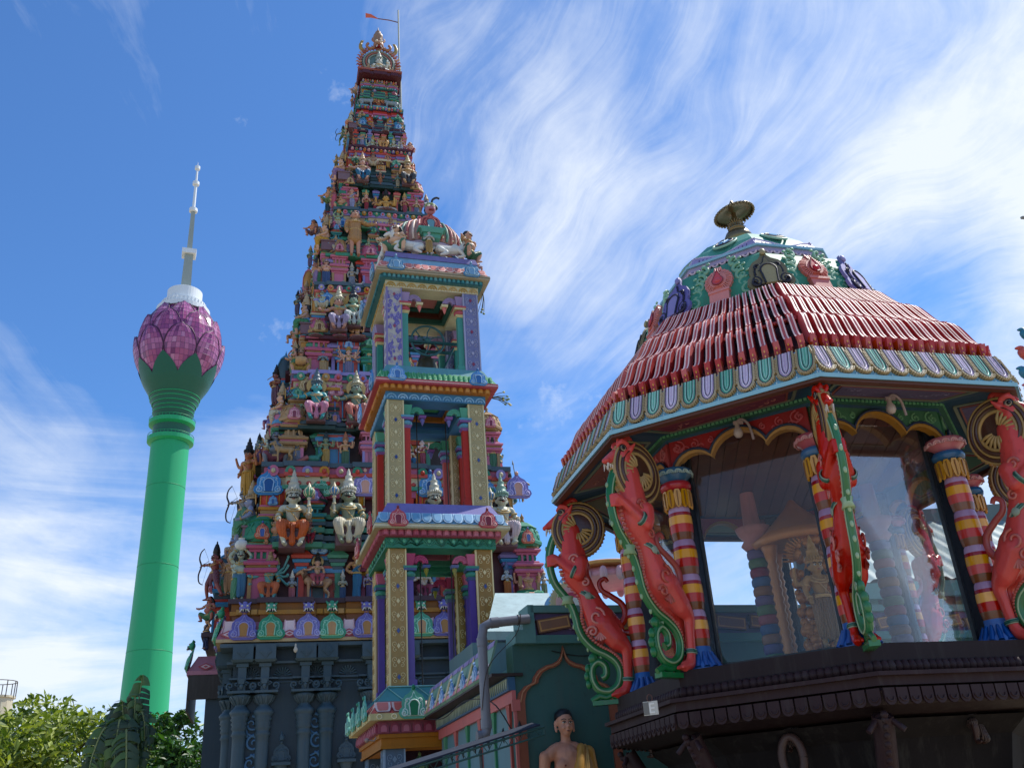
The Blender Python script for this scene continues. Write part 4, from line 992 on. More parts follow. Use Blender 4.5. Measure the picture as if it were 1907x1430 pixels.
for i in range(8):
    # lilac lambrequin round the cap
    z0 = 7.40; hl = 1.0 * HS; pts = [(-hl + 2 * hl * k / 16, .03 + .13 * abs(cos(pi * k / 16)) ** 1.6) for k in range(17)]
    mb = MB(); mb.strip([(x, 0) for x, z in pts], pts, .03); mb.tube([(x, -.03, z) for x, z in pts], .010, 5, mi=1)
    for k in range(2, 15, 1): mb.tube([(pts[k][0], -.031, .01), (pts[k][0], -.031, pts[k][1] * .62)], .005, 4, mi=2)
    o = link('lambrequin', mb.mesh('lambrequin'), pv, fpos(i, 1.01 * AP, 0, z0), mats=[C_('#a79cc6'), C_('#c9c0dc'), C_('#5a3a6a')]); o.rotation_euler = (Matrix.Rotation(frz(i), 3, 'Z') @ Matrix.Rotation(-.55, 3, 'X')).to_euler()
    mb = MB(); mb.plate([(.10 * cos(a), .13 * sin(a)) for a in [2 * pi * j / 16 for j in range(16)]], .02, mi=0); mb.tube([(.10 * cos(a), -.02, .13 * sin(a)) for a in [2 * pi * j / 16 for j in range(17)]], .013, 5, mi=2); mb.tube([(.14 * cos(a), -.006, .18 * sin(a)) for a in [2 * pi * j / 16 for j in range(17)]], .016, 5, mi=1)
    for j in range(5): a = pi * (j + .5) / 5; mb.tube([(0, -.022, -.08), (.06 * cos(a), -.03, -.02 + .09 * sin(a))], [.02, .008], 5, mi=3)
    o = link('medallion', mb.mesh('medallion'), pv, fpos(i, .80 * AP, 0, 7.70), mats=[C_('#3f7fa8'), C_('#8fb8a0'), C_('#2a2430'), C_('#74b4dc')]); o.rotation_euler = (Matrix.Rotation(frz(i), 3, 'Z') @ Matrix.Rotation(-.85, 3, 'X')).to_euler()
    # leaf relief on the drum
    mb = MB()
    for s in (-1, 1):
        for k in range(5):
            mb.tube(spiral(s * (.31 - .03 * k), .03 + .115 * k, .075, 1.2, pi / 2, s, 14, 0), [.024 - .001 * q_ for q_ in range(15)], 6)
            for q_ in range(3): mb.ball((s * (.40 - .04 * k - .06 * q_), -.01, .06 + .115 * k + .03 * q_), (.028, .014, .018), 6, 4)
    o = link('leaf_relief', mb.mesh('leaf_relief'), pv, fpos(i, 1.46 * AP, 0, 6.66), mats=[C_('#86b99a')]); o['kind'] = 'stuff'; o.rotation_euler = (Matrix.Rotation(frz(i), 3, 'Z') @ Matrix.Rotation(-.28, 3, 'X')).to_euler()
    # flaming pink shield on each face
    mb = MB(); fl = []
    for j in range(33):
        a = -pi / 2 + pi * .14 + (2 * pi - pi * .28) * j / 32; rr = .155 * (1 + .06 * (j % 2)) * (1.25 if abs(j - 16) < 2 else 1); fl.append((rr * cos(a), .28 + rr * sin(a) * 1.12))
    mb.plate(fl, .07, mi=0); mb.plate([(x * .62, .28 + (z - .28) * .62) for x, z in fl], .095, mi=0)
    for j in range(0, 32, 1):
        x, z = fl[j]; mb.tube([(x * .62, -.085, .28 + (z - .28) * .62), (x * .95, -.068, .28 + (z - .28) * .95)], .008, 4, mi=0)
    dp = [(0, .42)] + arc(0, .26, .062, radians(40), radians(-220), 12); mb.plate(dp, .11, mi=1); mb.ball((0, -.108, .26), (.04, .02, .035), 10, 6, mi=1)
    mb.tube([(x, -.108, z) for x, z in dp + [dp[0]]], .008, 4, mi=2)
    mb.box(-.11, .11, -.08, 0, -.04, .14, 0); mb.box(-.12, .12, -.09, 0, .10, .135, 0)
    o = link('flame_shield', mb.mesh('flame_shield'), pv, fpos(i, 1.46 * AP, 0, 6.60), mats=[C_('#d17a70', rough=.35), C_('#c4303a', rough=.3), C_('#8a2430')]); o.rotation_euler = (Matrix.Rotation(frz(i), 3, 'Z') @ Matrix.Rotation(-.30, 3, 'X')).to_euler()
    kk = [C_('#7d7454'), C_('#a59a72'), C_('#26222a')] if i % 2 == 0 else [C_('#6f68a8'), C_('#8f88bf'), C_('#23203a')]
    q = kudu(pv, *cpos(i, 1.46, 6.55), .50, kk, rz=i * pi / 4 + pi / 2, tilt=-.36, name='arch_ornament', hs=1.25)
    q.rotation_euler = (Matrix.Rotation(i * pi / 4 + pi / 2, 3, 'Z') @ Matrix.Rotation(-.34, 3, 'X')).to_euler()
# brass finial: pot, thorny collar, scalloped parasol disc
BR = paint('#7d6f52', rough=.32, metal=.75, var=.3)
fin = empty('finial', (-.0, 0, 8.05), parent=pv)
mb = MB(); mb.lathe([(.05, 0), (.12, .01), (.17, .07), (.18, .13), (.15, .20), (.07, .24), (.10, .26), (.11, .28), (.05, .31)], 28); obj('pot', mb, BR, fin)
mb = MB()
for k in range(16):
    a = 2 * pi * k / 16; mb.tube([(.05 * cos(a), .05 * sin(a), .29), (.12 * cos(a), .12 * sin(a), .31 + .02 * (k % 2))], [.02, .003], 5); mb.tube([(.05 * cos(a + .2), .05 * sin(a + .2), .35), (.10 * cos(a + .2), .10 * sin(a + .2), .39)], [.018, .003], 5)
mb.lathe([(.06, .26), (.07, .33), (.055, .42), (.03, .46), (.03, .52)], 16); obj('thorny_collar', mb, BR, fin)
mb = MB(); mb.T = Matrix.Translation((0, 0, .55)) @ Matrix.Rotation(radians(9), 4, Vector((0, 1, 0)))
mb.lathe([(.0, .015), (.10, .01), (.2, -.005), (.255, -.03), (.255, -.045), (.2, -.02), (.1, -.01), (.03, -.03)], 40)
for k in range(34): a = 2 * pi * k / 34; mb.ball((.252 * cos(a), .252 * sin(a), -.05), (.02, .02, .022), 6, 4)
obj('parasol_disc', mb, BR, fin)
mb = MB(); mb.lathe([(.02, .52), (.035, .56), (.02, .60), (.05, .64), (.03, .68), (.005, .73)], 10); mb.T = None
for k in range(4): a = pi * k / 2; mb.tube([(0, 0, .66), (.055 * cos(a), .055 * sin(a), .65)], [.02, .004], 5)
obj('tip', mb, BR, fin)
# ceiling planks inside
CP = C_('#6b3d33', rough=.45, var=.35)
for k in range(26):
    x = -1.66 + k * .133; h = sqrt(max(.02, 1.66 ** 2 - (x + .066) ** 2)) * .93
    mb = MB(); mb.box(x + .004, x + .129, -h, h, 5.02 + .002 * (k % 3), 5.035); obj('ceiling_plank', mb, CP, pv)
# lamps on curved arms
for (px, py, z) in ((1372, 790, 4.98), (1655, 745, 4.98)):
    P_ = PV.onz(px, py, z); lp = empty('wall_lamp', PV.w(P_.x, P_.y, z), 0, 'white bulb on a curved arm under the %s eave of the octagonal pavilion' % ('red front' if px < 1500 else 'purple right'), 'lamp', None)
    mb = MB(); mb.lathe([(0, -.14), (.03, -.13), (.045, -.10), (.04, -.06), (.022, -.03), (.02, .02)], 14); obj('bulb', mb, C_('#a89a94', rough=.3), lp)
    mb = MB(); mb.tube(smooth_path([(0, 0, .02), (.05, 0, .05), (.12, .03, .0), (.15, .06, -.14)]), .014, 6); mb.box(-.03, .06, -.015, .015, .0, .03); obj('arm', mb, C_('#a99', rough=.4) if 0 else C_('#a8989a', rough=.4), lp)
# ================================================================ rearing lion-beast brackets at the pavilion corners
def yali_proto():
    V = lambda r, z, t=0.0: (r, t, z + 1.6)
    P = []
    P.append(('t', [V(2.47, 3.02), V(2.46, 2.74), V(2.45, 2.52), V(2.36, 2.34), V(2.31, 2.18), V(2.23, 2.0), V(2.14, 1.9)], [.12, .155, .145, .105, .125, .17, .15]))
    for s in (-1, 1):
        P.append(('t', [V(2.2, 1.96, s * .06), V(2.08, 1.78, s * .09), V(1.995, 1.68, s * .09), V(2.0, 1.56, s * .085), V(2.015, 1.38, s * .08), V(2.05, 1.27, s * .08), V(2.13, 1.235, s * .09)], [.14, .11, .065, .052, .045, .055, .05]))
        for k in (-1, 0, 1): P.append(('t', [V(2.11, 1.24, s * .09 + k * .03), V(2.19, 1.225, s * .09 + k * .04)], [.026, .02]))
        P.append(('t', [V(2.38, 2.64, s * .12), V(2.41, 2.50, s * .15), V(2.50, 2.57, s * .12), V(2.63, 2.70, s * .07), V(2.69, 2.735, s * .05)], [.085, .062, .052, .042, .05]))
        for k in range(4): P.append(('t', [V(2.68, 2.76 - k * .033, s * .06), V(2.745, 2.755 - k * .033, s * .055), V(2.76, 2.745 - k * .033, s * .01)], [.018, .018, .013]))
        P.append(('b', V(2.52, 3.15, s * .075), (.055, .03, .06)))
        P.append(('t', [V(2.60, 3.28, s * .05), V(2.55, 3.32, s * .07), V(2.49, 3.31, s * .08)], [.02, .03, .02]))
        P.append(('t', [V(2.46, 3.25, s * .09), V(2.42, 3.31, s * .13)], [.03, .012]))
        P.append(('b', V(2.74, 3.105, s * .03), (.028, .022, .02)))
    P.append(('b', V(2.51, 3.19), (.115, .10, .12)))
    P.append(('t', [V(2.54, 3.22), V(2.63, 3.17), V(2.71, 3.12), V(2.765, 3.095)], [.075, .058, .045, .028]))
    P.append(('t', [V(2.50, 3.09), V(2.53, 3.00), V(2.58, 2.955), V(2.61, 2.95)], [.055, .042, .032, .022]))
    P.append(('t', [V(2.50, 3.3), V(2.47, 3.37), V(2.42, 3.40), V(2.38, 3.37), V(2.39, 3.33)], [.04, .035, .03, .025, .018]))
    P.append(('t', [V(2.55, 3.33), V(2.54, 3.385), V(2.50, 3.40)], [.025, .022, .015]))
    for z in (3.19, 3.225, 3.26): P.append(('b', V(2.66 - (z - 3.19) * 1.2, z), (.012, .01, .02)))
    body = sculpt(P, .0145, 'body', 2)
    d = {}
    d['body'] = (body, [paint('#c8220f', rough=.27, var=.30, scale=4, bump=.2)])
    tl = MB(); tl.tube(smooth_path([V(2.02, 1.95), V(1.965, 2.04), V(1.99, 2.16), V(2.10, 2.26), V(2.19, 2.33), V(2.21, 2.42), V(2.15, 2.46), V(2.12, 2.42)], 5), [.04 - .018 * i / 35 for i in range(36)], 8)
    tl.tube([V(2.0, 1.86), V(1.94, 1.85)], [.03, .035], 8)
    d['tail'] = (tl.mesh('tail'), [gloss('#a32a1c')])
    mn = MB()
    R = Matrix.Translation(V(2.385, 3.035)) @ Matrix.Rotation(pi / 2, 4, 'X')
    mn.T = R @ Matrix.Scale(1.12, 4, (0, 1, 0)) @ Matrix.Scale(1.04, 4, (1, 0, 0))
    def dring(r, hr, w, mi, th): mn.lathe([(r - w, -th), (r, -th - hr), (r + w, -th), (r + w, th), (r, th + hr), (r - w, th), (r - w, -th)], 40, mi=mi, cap=False)
    for r, hr, w, mi in ((.275, .012, .012, 1), (.25, .02, .018, 0), (.222, .012, .012, 1), (.195, .03, .020, 0), (.165, .014, .014, 1)):
        dring(r, hr, w, mi, .05 + (.285 - r) * .25)
    mn.lathe([(0, -.055), (.16, -.065), (.27, -.04), (.27, .04), (.16, .065), (0, .055)], 40, mi=0)
    for k in range(46):
        a = 2 * pi * k / 46; mn.ball((.288 * cos(a), .288 * sin(a), 0), (.014, .014, .04), 5, 4, mi=1)
    for s in (-1, 1):
        for k in range(15):
            a = radians(-165 + 235 * k / 14); c_, s_ = cos(a), sin(a)
            mn.tube([(.05 * c_, .05 * s_, s * .09), (.10 * c_, .10 * s_, s * .105), (.155 * c_, .155 * s_, s * .085)], [.008, .016, .012], 6, mi=1)
    mn.T = None
    d['mane'] = (mn.mesh('mane'), [gloss('#4a2a1c'), gloss('#a8874a')])
    te = MB()
    for s in (-1, 1):
        for k in range(8):
            r = 2.74 - k * .024; z = 3.075 - .006 * k; te.tube([V(r, z, s * (.035 + .002 * k)), V(r - .004 + (.02 if k == 0 else 0), z - (.075 if k in (0, 3) else .042), s * (.032 + .002 * k))], [.013, .002], 5)
        for k in range(5):
            r = 2.60 - k * .018; te.tube([V(r, 2.965 + .022 * k, s * .03), V(r + .015, 3.01 + .022 * k, s * .028)], [.011, .002], 5)
    d['teeth'] = (te.mesh('teeth'), [gloss('#d8cfc2')])
    for s in (-1, 1):
        ey = MB()
        ey.ball(V(2.555, 3.245, s * .075), (.035, .028, .032), 12, 8, mi=0); ey.ball(V(2.562, 3.245, s * .094), (.024, .014, .022), 10, 6, mi=1)
        ey.tube([V(2.555 + .04 * cos(a), 3.245 + .036 * sin(a), s * .082) for a in [2 * pi * i / 16 for i in range(17)]], .007, 5, mi=1)
        d['eye.%d' % s] = (ey.mesh('eye'), [gloss('#b8a48c'), gloss('#14100f')])
    vi = MB()
    path = smooth_path([V(2.63, 3.03), V(2.69, 2.93), V(2.735, 2.78), V(2.735, 2.6), V(2.69, 2.44), V(2.60, 2.30), V(2.535, 2.18), V(2.50, 2.05), V(2.48, 1.93), V(2.43, 1.82), V(2.33, 1.71), V(2.21, 1.64), V(2.12, 1.56), V(2.085, 1.45), V(2.12, 1.33), V(2.22, 1.27), V(2.33, 1.30), V(2.385, 1.40), V(2.38, 1.52), V(2.31, 1.58), V(2.24, 1.53), V(2.24, 1.44), V(2.29, 1.41)], 5)
    n = len(path); vi.tube(path, [.048 - .014 * max(0, i / n - .5) for i in range(n)], 8, mi=0, flat=.85, flatdir=(0, 1, 0))
    for s in (-1, 1): vi.tube([Vector(p) + Vector((0, s * .040, 0)) for p in path], .010, 5, mi=1)
    for i in range(8, int(n * .52), 5):
        p = path[i]; tg = (path[i + 1] - path[i - 1]).normalized(); o_ = Vector((-tg.z, 0, tg.x)); o_ = -o_ if o_.x < 0 else o_
        vi.ball(p + o_ * .046, (.014, .022, .03), 8, 5, mi=1)
    vi.ball(V(2.36, 1.62), (.055, .05, .055), 12, 8, mi=0); vi.tube([Vector(q) for q in [V(2.36 + .04 * (1 - .06 * i) * cos(i * .7), 1.62 + .04 * (1 - .06 * i) * sin(i * .7), -.05) for i in range(12)]], .009, 4, mi=1)
    for z, r in ((1.52, 2.425), (1.44, 2.44), (1.36, 2.43)): vi.ball(V(r, z), (.035, .045, .05), 10, 6, mi=0)
    vi.tube([V(2.12, 1.19), V(2.20, 1.235), V(2.26, 1.21), V(2.33, 1.235), V(2.42, 1.19)], [.03, .035, .03, .035, .03], 8, mi=0)
    vi.box(2.13, 2.41, -.06, .06, 1.6 + 1.14, 1.6 + 1.185, 0)
    vi.lathe([(.05, -.05), (.075, -.05), (.055, 0), (.07, .035), (.045, .04)], 14, V(2.575, 2.265), mi=1)
    d['vine'] = (vi.mesh('vine'), [gloss('#1f6f3c'), gloss('#8fae84')])
    be_ = MB()
    def ringat(r, z, R1, tilt, w, t0=0.0):
        nonlocal be_
        c = Vector(V(r, z, t0)); ax = Vector((cos(tilt), 0, sin(tilt))); up_ = Vector((0, 1, 0))
        for q, mi in ((-w, 1), (0, 0), (w, 1)):
            be_.tube([c + (ax * cos(a) + up_ * sin(a)) * R1 + ax.cross(up_) * q for a in [2 * pi * i / 20 for i in range(21)]], .016 if mi == 0 else .008, 5, mi=mi)
    BMT = [gloss('#1f5a4a'), gloss('#8a9a86')]
    ringat(2.34, 2.275, .118, radians(38), .022); d['belt'] = (be_.mesh('belt'), BMT)
    for s in (-1, 1):
        be_ = MB(); ringat(2.47, 2.545, .066, radians(-60), .016, s * .135); d['armband.%d' % s] = (be_.mesh('armband'), BMT)
        be_ = MB(); be_.ball(V(2.34, 2.27, s * .12), (.04, .016, .04), 10, 6, mi=1); d['belt_rosette.%d' % s] = (be_.mesh('belt_rosette'), BMT)
        be_ = MB(); ringat(2.012, 1.37, .052, radians(5), .014, s * .08); d['anklet.%d' % s] = (be_.mesh('anklet'), BMT)
    rp = MB(); q = smooth_path([V(2.55, 2.95), V(2.62, 2.72), V(2.60, 2.5), V(2.46, 2.30), V(2.43, 2.16), V(2.44, 2.02), V(2.38, 1.86), V(2.26, 1.74), V(2.14, 1.66), V(2.06, 1.55), V(2.055, 1.42)], 5)
    for i in range(len(q)): rp.ball(q[i], (.024, .034, .017), 7, 5)
    d['rope_ridge'] = (rp.mesh('rope_ridge'), [gloss('#c4685c')])
    for s in (-1, 1):
        rp = MB()
        for (r, z, rr, a0, tt) in ((2.27, 2.03, .10, pi / 2, .17), (2.33, 1.88, .06, 0, .165), (2.17, 1.92, .05, 2, .165), (2.45, 2.68, .06, 0, .155), (2.36, 2.42, .05, 1, .115)):
            rp.tube([V(r + rr * (1 - .8 * i / 16) * cos(a0 + i * .5), z + rr * (1 - .8 * i / 16) * sin(a0 + i * .5), s * (tt - .012 * (rr > .08) * (i < 6))) for i in range(17)], .014, 5)
        for k in range(5): rp.tube([V(2.25, 1.86, s * .15), V(2.19 + .03 * k, 1.80 - .012 * (2 - abs(k - 2)), s * .15)], [.01, .018], 5)
        d['leaf_relief.%d' % s] = (rp.mesh('leaf_relief'), [gloss('#c4685c')])
    return d
YP = yali_proto()
def yali(i, label, names=None):
    o = empty('lion_beast_bracket', PV.o, PYAW + i * pi / 4, label, 'statue', 'rearing red beasts at the pavilion corners')
    o.scale = (1, .74, 1)
    for k, (me, ms) in YP.items():
        q = link(k.split('.')[0], me, o, mats=ms)
        if k in ('teeth', 'rope_ridge') or k.startswith('leaf'): q['kind'] = 'stuff'
    return o
for i, lab in ((0, 'rearing red beast with green vine, leftmost of the pavilion beasts, seen from the side'),
               (1, 'rearing red beast gripping a green vine, between the two left striped columns'),
               (2, 'rearing red beast seen head-on with dotted green vine, before the third striped column'),
               (3, 'rearing red beast facing right, at the right border of the picture'),
               (4, 'rearing red beast behind the right border, only its mane in view past the column'),
               (7, 'rearing red beast behind the leftmost striped column, half hidden by it'),
               (5, 'rearing red beast at the far side of the pavilion seen through the glass'),
               (6, 'rearing red beast at the rear left corner of the pavilion')):
    yali(i, lab)
# ================================================================ gateway tower (gopuram) in its own frame
GT = Frame(-3.94, 25.0, radians(15))
GA, GB = 3.96, 3.1
gt = empty('temple_gateway_tower', GT.o, GT.a, 'tall tapering temple tower with painted tiers, shrines and arch ornaments above a dark slate base', 'tower')
LEV = [6.83, 10.36, 13.2, 16.3, 19.3, 22.06, 23.96, 25.2]
SS = [.93, .785, .625, .491, .361, .249, .187, .150]
def S_at(z):
    zz = [5.83] + LEV; ss = [1.0] + SS
    for (a, sa), (b, sb) in zip(zip(zz, ss), zip(zz[1:], ss[1:])):
        if z <= b: return sa + (sb - sa) * (z - a) / (b - a)
    return ss[-1]
SIDE0, SIDE1, SIDEX = .85, 4.2, .86      # side bay: from y' = .85 s to 4.2 s, standing .86 s proud
DEPTH = 5.2
PAL = {'pink': '#b86a86', 'tan': '#a08258', 'blue': '#3f86b0', 'green': '#3a8468', 'red': '#b5493c', 'gold': '#b8842e', 'slate': '#3c5560', 'lilac': '#8a80b4', 'maroon': '#4d1c24', 'teal': '#3f8a90', 'cream': '#b9b08f', 'dk': '#1c3a34', 'steel': '#4a5d66', 'brown': '#3a2a24'}
c_ = lambda n: C_(pale(PAL[n]) if n not in ('maroon', 'dk', 'brown', 'slate') else PAL[n])
def slab(name, parent, s, z0, z1, out, col, dpt=0.0, sidebay=True):
    """course of masonry round the whole plan: front bay, body, side bays; out = projection"""
    mb = MB(); A = GA * s + out; y0 = -GB * s - out
    mb.box(-A, A, y0, DEPTH * s + out, z0, z1)
    if sidebay: mb.box(-A - SIDEX * s, A + SIDEX * s, SIDE0 * s - out, SIDE1 * s + out, z0 + .002, z1 - .002)
    # stepped offsets in plan on the front, as on the real thing
    for c, w in ((0, .30), (-.66, .17), (.66, .17)):
        mb.box((c - w) * A, (c + w) * A, y0 - .09 * s - .03, y0 + .1, z0 - .003, z1 + .004)
    return obj(name, mb, col, parent)
# ---- shrine models
def karna_mesh():
    """square shrine: pilastered body, mouldings, bulbous lattice dome; slots wall, trim, dome, dome2"""
    mb = MB()
    mb.frust(.30, .30, 0, .42, mi=0); 
    for sx in (-1, 1): mb.box(sx * .27 - .05, sx * .27 + .05, -.34, -.28, 0, .42, 1)
    for k, (z, r, h, mi) in enumerate(((.42, .36, .05, 0), (.47, .44, .07, 0), (.54, .40, .05, 1), (.59, .46, .06, 0), (.65, .36, .05, 0), (.70, .28, .12, 3), (.82, .34, .05, 0), (.87, .42, .06, 0), (.93, .36, .05, 1))):
        mb.frust(r * .92, r, z, z + h * .5, mi=mi); mb.frust(r, r * .94, z + h * .5, z + h, mi=mi)
    for sx in (-.16, 0, .16): mb.box(sx - .03, sx + .03, -.33, -.28, .70, .82, 0)
    mb.lathe([(.44, .98), (.52, 1.06), (.50, 1.22), (.40, 1.34), (.44, 1.36), (.22, 1.47), (.10, 1.5)], 8, ang=pi / 8, smooth=False, mi=2)
    mb.lathe([(.545, 1.02), (.56, 1.07), (.545, 1.10)], 8, ang=pi / 8, smooth=False, mi=3, cap=False)
    for k in range(8):
        a = k * pi / 4
        for s in (-1, 1):
            p = [(.51, 1.07, s * .17), (.47, 1.30, -s * .10)]
            mb.tube([(r * cos(a) * .95 - t * sin(a), r * sin(a) * .95 + t * cos(a), z) for r, z, t in p], .018, 4, mi=3)
    mb.lathe([(.05, 1.49), (.08, 1.52), (.04, 1.56), (.07, 1.60), (.02, 1.66), (.0, 1.70)], 8, mi=1)
    return mb.mesh('shrine_body')
def shala_mesh():
    """oblong shrine with a barrel vault"""
    mb = MB()
    mb.box(-.5, .5, -.22, .25, 0, .42, 0)
    for x in (-.46, -.2, .2, .46): mb.box(x - .04, x + .04, -.27, -.2, 0, .42, 1)
    mb.box(-.13, .13, -.235, -.2, .04, .36, 3)
    for (z, a, b, h, mi) in ((.42, .55, .28, .06, 0), (.48, .62, .34, .07, 1), (.55, .56, .30, .05, 0), (.60, .50, .24, .10, 3), (.70, .58, .31, .06, 1), (.76, .54, .28, .05, 0)):
        mb.frust(a * .96, a, z, z + h * .5, ay=b * .94, by=b, mi=mi); mb.frust(a, a * .97, z + h * .5, z + h, ay=b, by=b * .95, mi=mi)
    prof = [(-.25 + 0, .81), (-.33, .93), (-.31, 1.08), (-.20, 1.22), (-.06, 1.28), (.06, 1.28), (.2, 1.22), (.31, 1.08), (.33, .93), (.25, .81)]
    k = len(prof); vs = [(-.5, y, z) for y, z in prof] + [(.5, y, z) for y, z in prof]
    mb.add(vs, [(j, j + 1, k + j + 1, k + j) for j in range(k - 1)] + [tuple(range(k)), tuple(range(2 * k - 1, k - 1, -1))], True, mi=2)
    for x in (-.5, -.25, 0, .25, .5): mb.tube([(x, y * 1.04, z + .005) for y, z in prof], .025, 5, mi=1)
    for x in (-.36, 0, .36): mb.lathe([(.04, 1.28), (.06, 1.33), (.02, 1.40), (.0, 1.45)], 8, (x, 0, 0), mi=1)
    return mb.mesh('shrine_body')
def pilaster_mesh():
    """stepped wedge bracket (kumbha) under a small dome seen between the big shrines"""
    mb = MB(); mb.box(-.07, .07, -.08, 0, 0, .5, 0)
    for k, (z, w) in enumerate(((.5, .10), (.56, .14), (.62, .19), (.68, .24), (.75, .28))): mb.frust(w * .9, w, z, z + .055, (0, -.02), ay=w * .5, by=w * .55, mi=k % 2)
    mb.frust(.26, .12, .81, .90, (0, -.02), ay=.14, by=.08, mi=0); mb.frust(.12, .17, .90, 1.0, (0, -.02), ay=.08, by=.11, mi=0); mb.frust(.19, .19, 1.0, 1.05, (0, -.02), ay=.12, by=.12, mi=1)
    return mb.mesh('pilaster')
KARNA, SHALA, PILA = karna_mesh(), shala_mesh(), pilaster_mesh()
def shrine(kind, x, y, z, w, h, cols, kc, rz=0, name='miniature_shrine'):
    me = KARNA if kind == 'k' else SHALA; hh = 1.7 if kind == 'k' else 1.45; ww = 1.04 if kind == 'k' else 1.24
    sx, sz = w / ww, h / hh
    o = link(name, me, gt, (x, y, z), rz, (sx, sx, sz), cols)
    q = link('arch_ornament', KUDU, o, (0, (-.50 if kind == 'k' else -.34) - 0.0, 1.0 if kind == 'k' else .78), 0, (.42, .8, .42 * sx / sz * 1.1), kc)
    return o
KC = [km('#4f8fc4', '#2f5f9a', '#a5cbe8'), km('#7a72b4', '#c8927a', '#b5aedb'), km('#3f9470', '#1f6a4a', '#9ad0b4'), km('#b8687f', '#7a2a4a', '#e0b0bc'), km('#a58a5c', '#6a4a2a', '#d8c49a'), km('#c0624c', '#4a6ab0', '#e8b8a0')]
# ---- dark slate base storey
SL, SL2, SLD = C_('#2b414d', var=.3, scale=2), C_('#38525e', var=.3, scale=3), C_('#16222c', var=.3)
mb = MB(); mb.box(-GA * .90, GA * .90, -GB * .90, DEPTH, 0, 5.8); mb.box(-GA * 1.10, GA * 1.10, SIDE0 + .2, SIDE1, 0, 5.79); mb.box(-3.72, 3.72, -2.9, 0, 0, .9); obj('base_wall', mb, SL, gt)
yb = -GB * .90
mb = MB()
for (z0, z1, o_, ) in ((5.72, 5.80, .30), (5.38, 5.43, .14), (5.05, 5.09, .06), (4.98, 5.0, .03)):
    mb.box(-GA * .9 - o_, GA * .9 + o_, yb - o_, yb + .5, z0, z1)
obj('string_course', mb, SL2, gt)
def slate_column():
    mb = MB()
    mb.lathe([(.15, 0), (.14, 3.7), (.145, 3.86), (.175, 3.89), (.15, 3.94), (.15, 4.0), (.18, 4.03), (.155, 4.08), (.185, 4.12), (.16, 4.17), (.20, 4.21), (.17, 4.26), (.21, 4.31), (.23, 4.37), (.17, 4.43), (.12, 4.49), (.12, 4.53), (.20, 4.63), (.24, 4.70), (.18, 4.73)], 18)
    for k in range(10): a = 2 * pi * k / 10; mb.tube([(.12 * cos(a), .12 * sin(a), 4.52), (.18 * cos(a), .18 * sin(a), 4.60), (.235 * cos(a), .235 * sin(a), 4.69)], [.02, .035, .02], 5)
    mb.box(-.30, .30, -.26, .1, 4.74, 4.79)
    for s in (-1, 1): mb.tube(spiral(s * .24, 4.90, .085, 1.3, -pi / 2, s, 16, -.16), .026, 6); mb.tube(spiral(s * .10, 4.94, .05, 1.1, 0, s, 12, -.18), .02, 5)
    mb.frust(.08, .09, 4.79, 5.06, (0, -.1)); mb.lathe([(0, 4.80), (.025, 4.84), (.045, 4.90), (.03, 4.93)], 8, (0, -.24, 0)); mb.frust(.055, .065, 4.93, 5.04, (0, -.22))
    mb.box(-.09, .09, -.19, 0, 5.06, 5.38); mb.box(-.13, .13, -.22, 0, 5.30, 5.38); mb.box(-.28, .28, -.14, 0, 5.04, 5.08)
    mb.frust(.20, .25, 5.39, 5.44, (0, -.1)); mb.box(-.22, .22, -.34, 0, 5.44, 5.76)
    mb.T = Matrix.Translation((0, -.345, 5.60)) @ Matrix.Rotation(pi / 4, 4, 'Y'); mb.box(-.09, .09, -.02, 0, -.09, .09); mb.box(-.06, .06, -.03, 0, -.06, .06); mb.box(-.03, .03, -.04, 0, -.03, .03); mb.T = None
    return mb.mesh('slate_column')
def slate_pilaster():
    mb = MB()
    mb.lathe([(.055, 0), (.055, 2.7), (.08, 2.76), (.055, 2.82), (.08, 2.9), (.06, 2.96), (.11, 3.10), (.12, 3.16), (.15, 3.24)], 12, (0, -.06, 0))
    mb.box(-.2, .2, -.24, 0, 3.24, 3.30)
    mb.T = Matrix.Translation((0, -.06, 3.30)) @ Matrix.Scale(.42, 4); o = len(mb.v)
    vs = [v.co.copy() for v in KUDU.vertices]; fs = [tuple(p.vertices) for p in KUDU.polygons]; mb.add(vs, fs, False, 0); mb.T = None
    mb.lathe([(.05, 3.75), (.06, 3.82), (.02, 3.9), (0, 3.95)], 8, (0, -.1, 0))
    return mb.mesh('slate_pilaster')
SCM, SPM = slate_column(), slate_pilaster()
for m_ in (SCM, SPM): m_.materials.append(SL2)
gx = lambda px, py, y: GT.ony(px, py, y).x
colx = [gx(447, 1340, yb), gx(490, 1340, yb), gx(566, 1340, yb), gx(607, 1340, yb), gx(690, 1340, yb)]
colx += [-x for x in colx[:4]] + [.35, -.35 + .0]
for x in sorted(set(round(v, 2) for v in colx)): link('slate_column', SCM, gt, (x, yb - .05, 0), mats=[SL2])
for px in (526, 645): link('slate_pilaster', SPM, gt, (gx(px, 1340, yb), yb - .02, 0), mats=[SL2]); link('slate_pilaster', SPM, gt, (-gx(px, 1340, yb), yb - .02, 0), mats=[SL2])
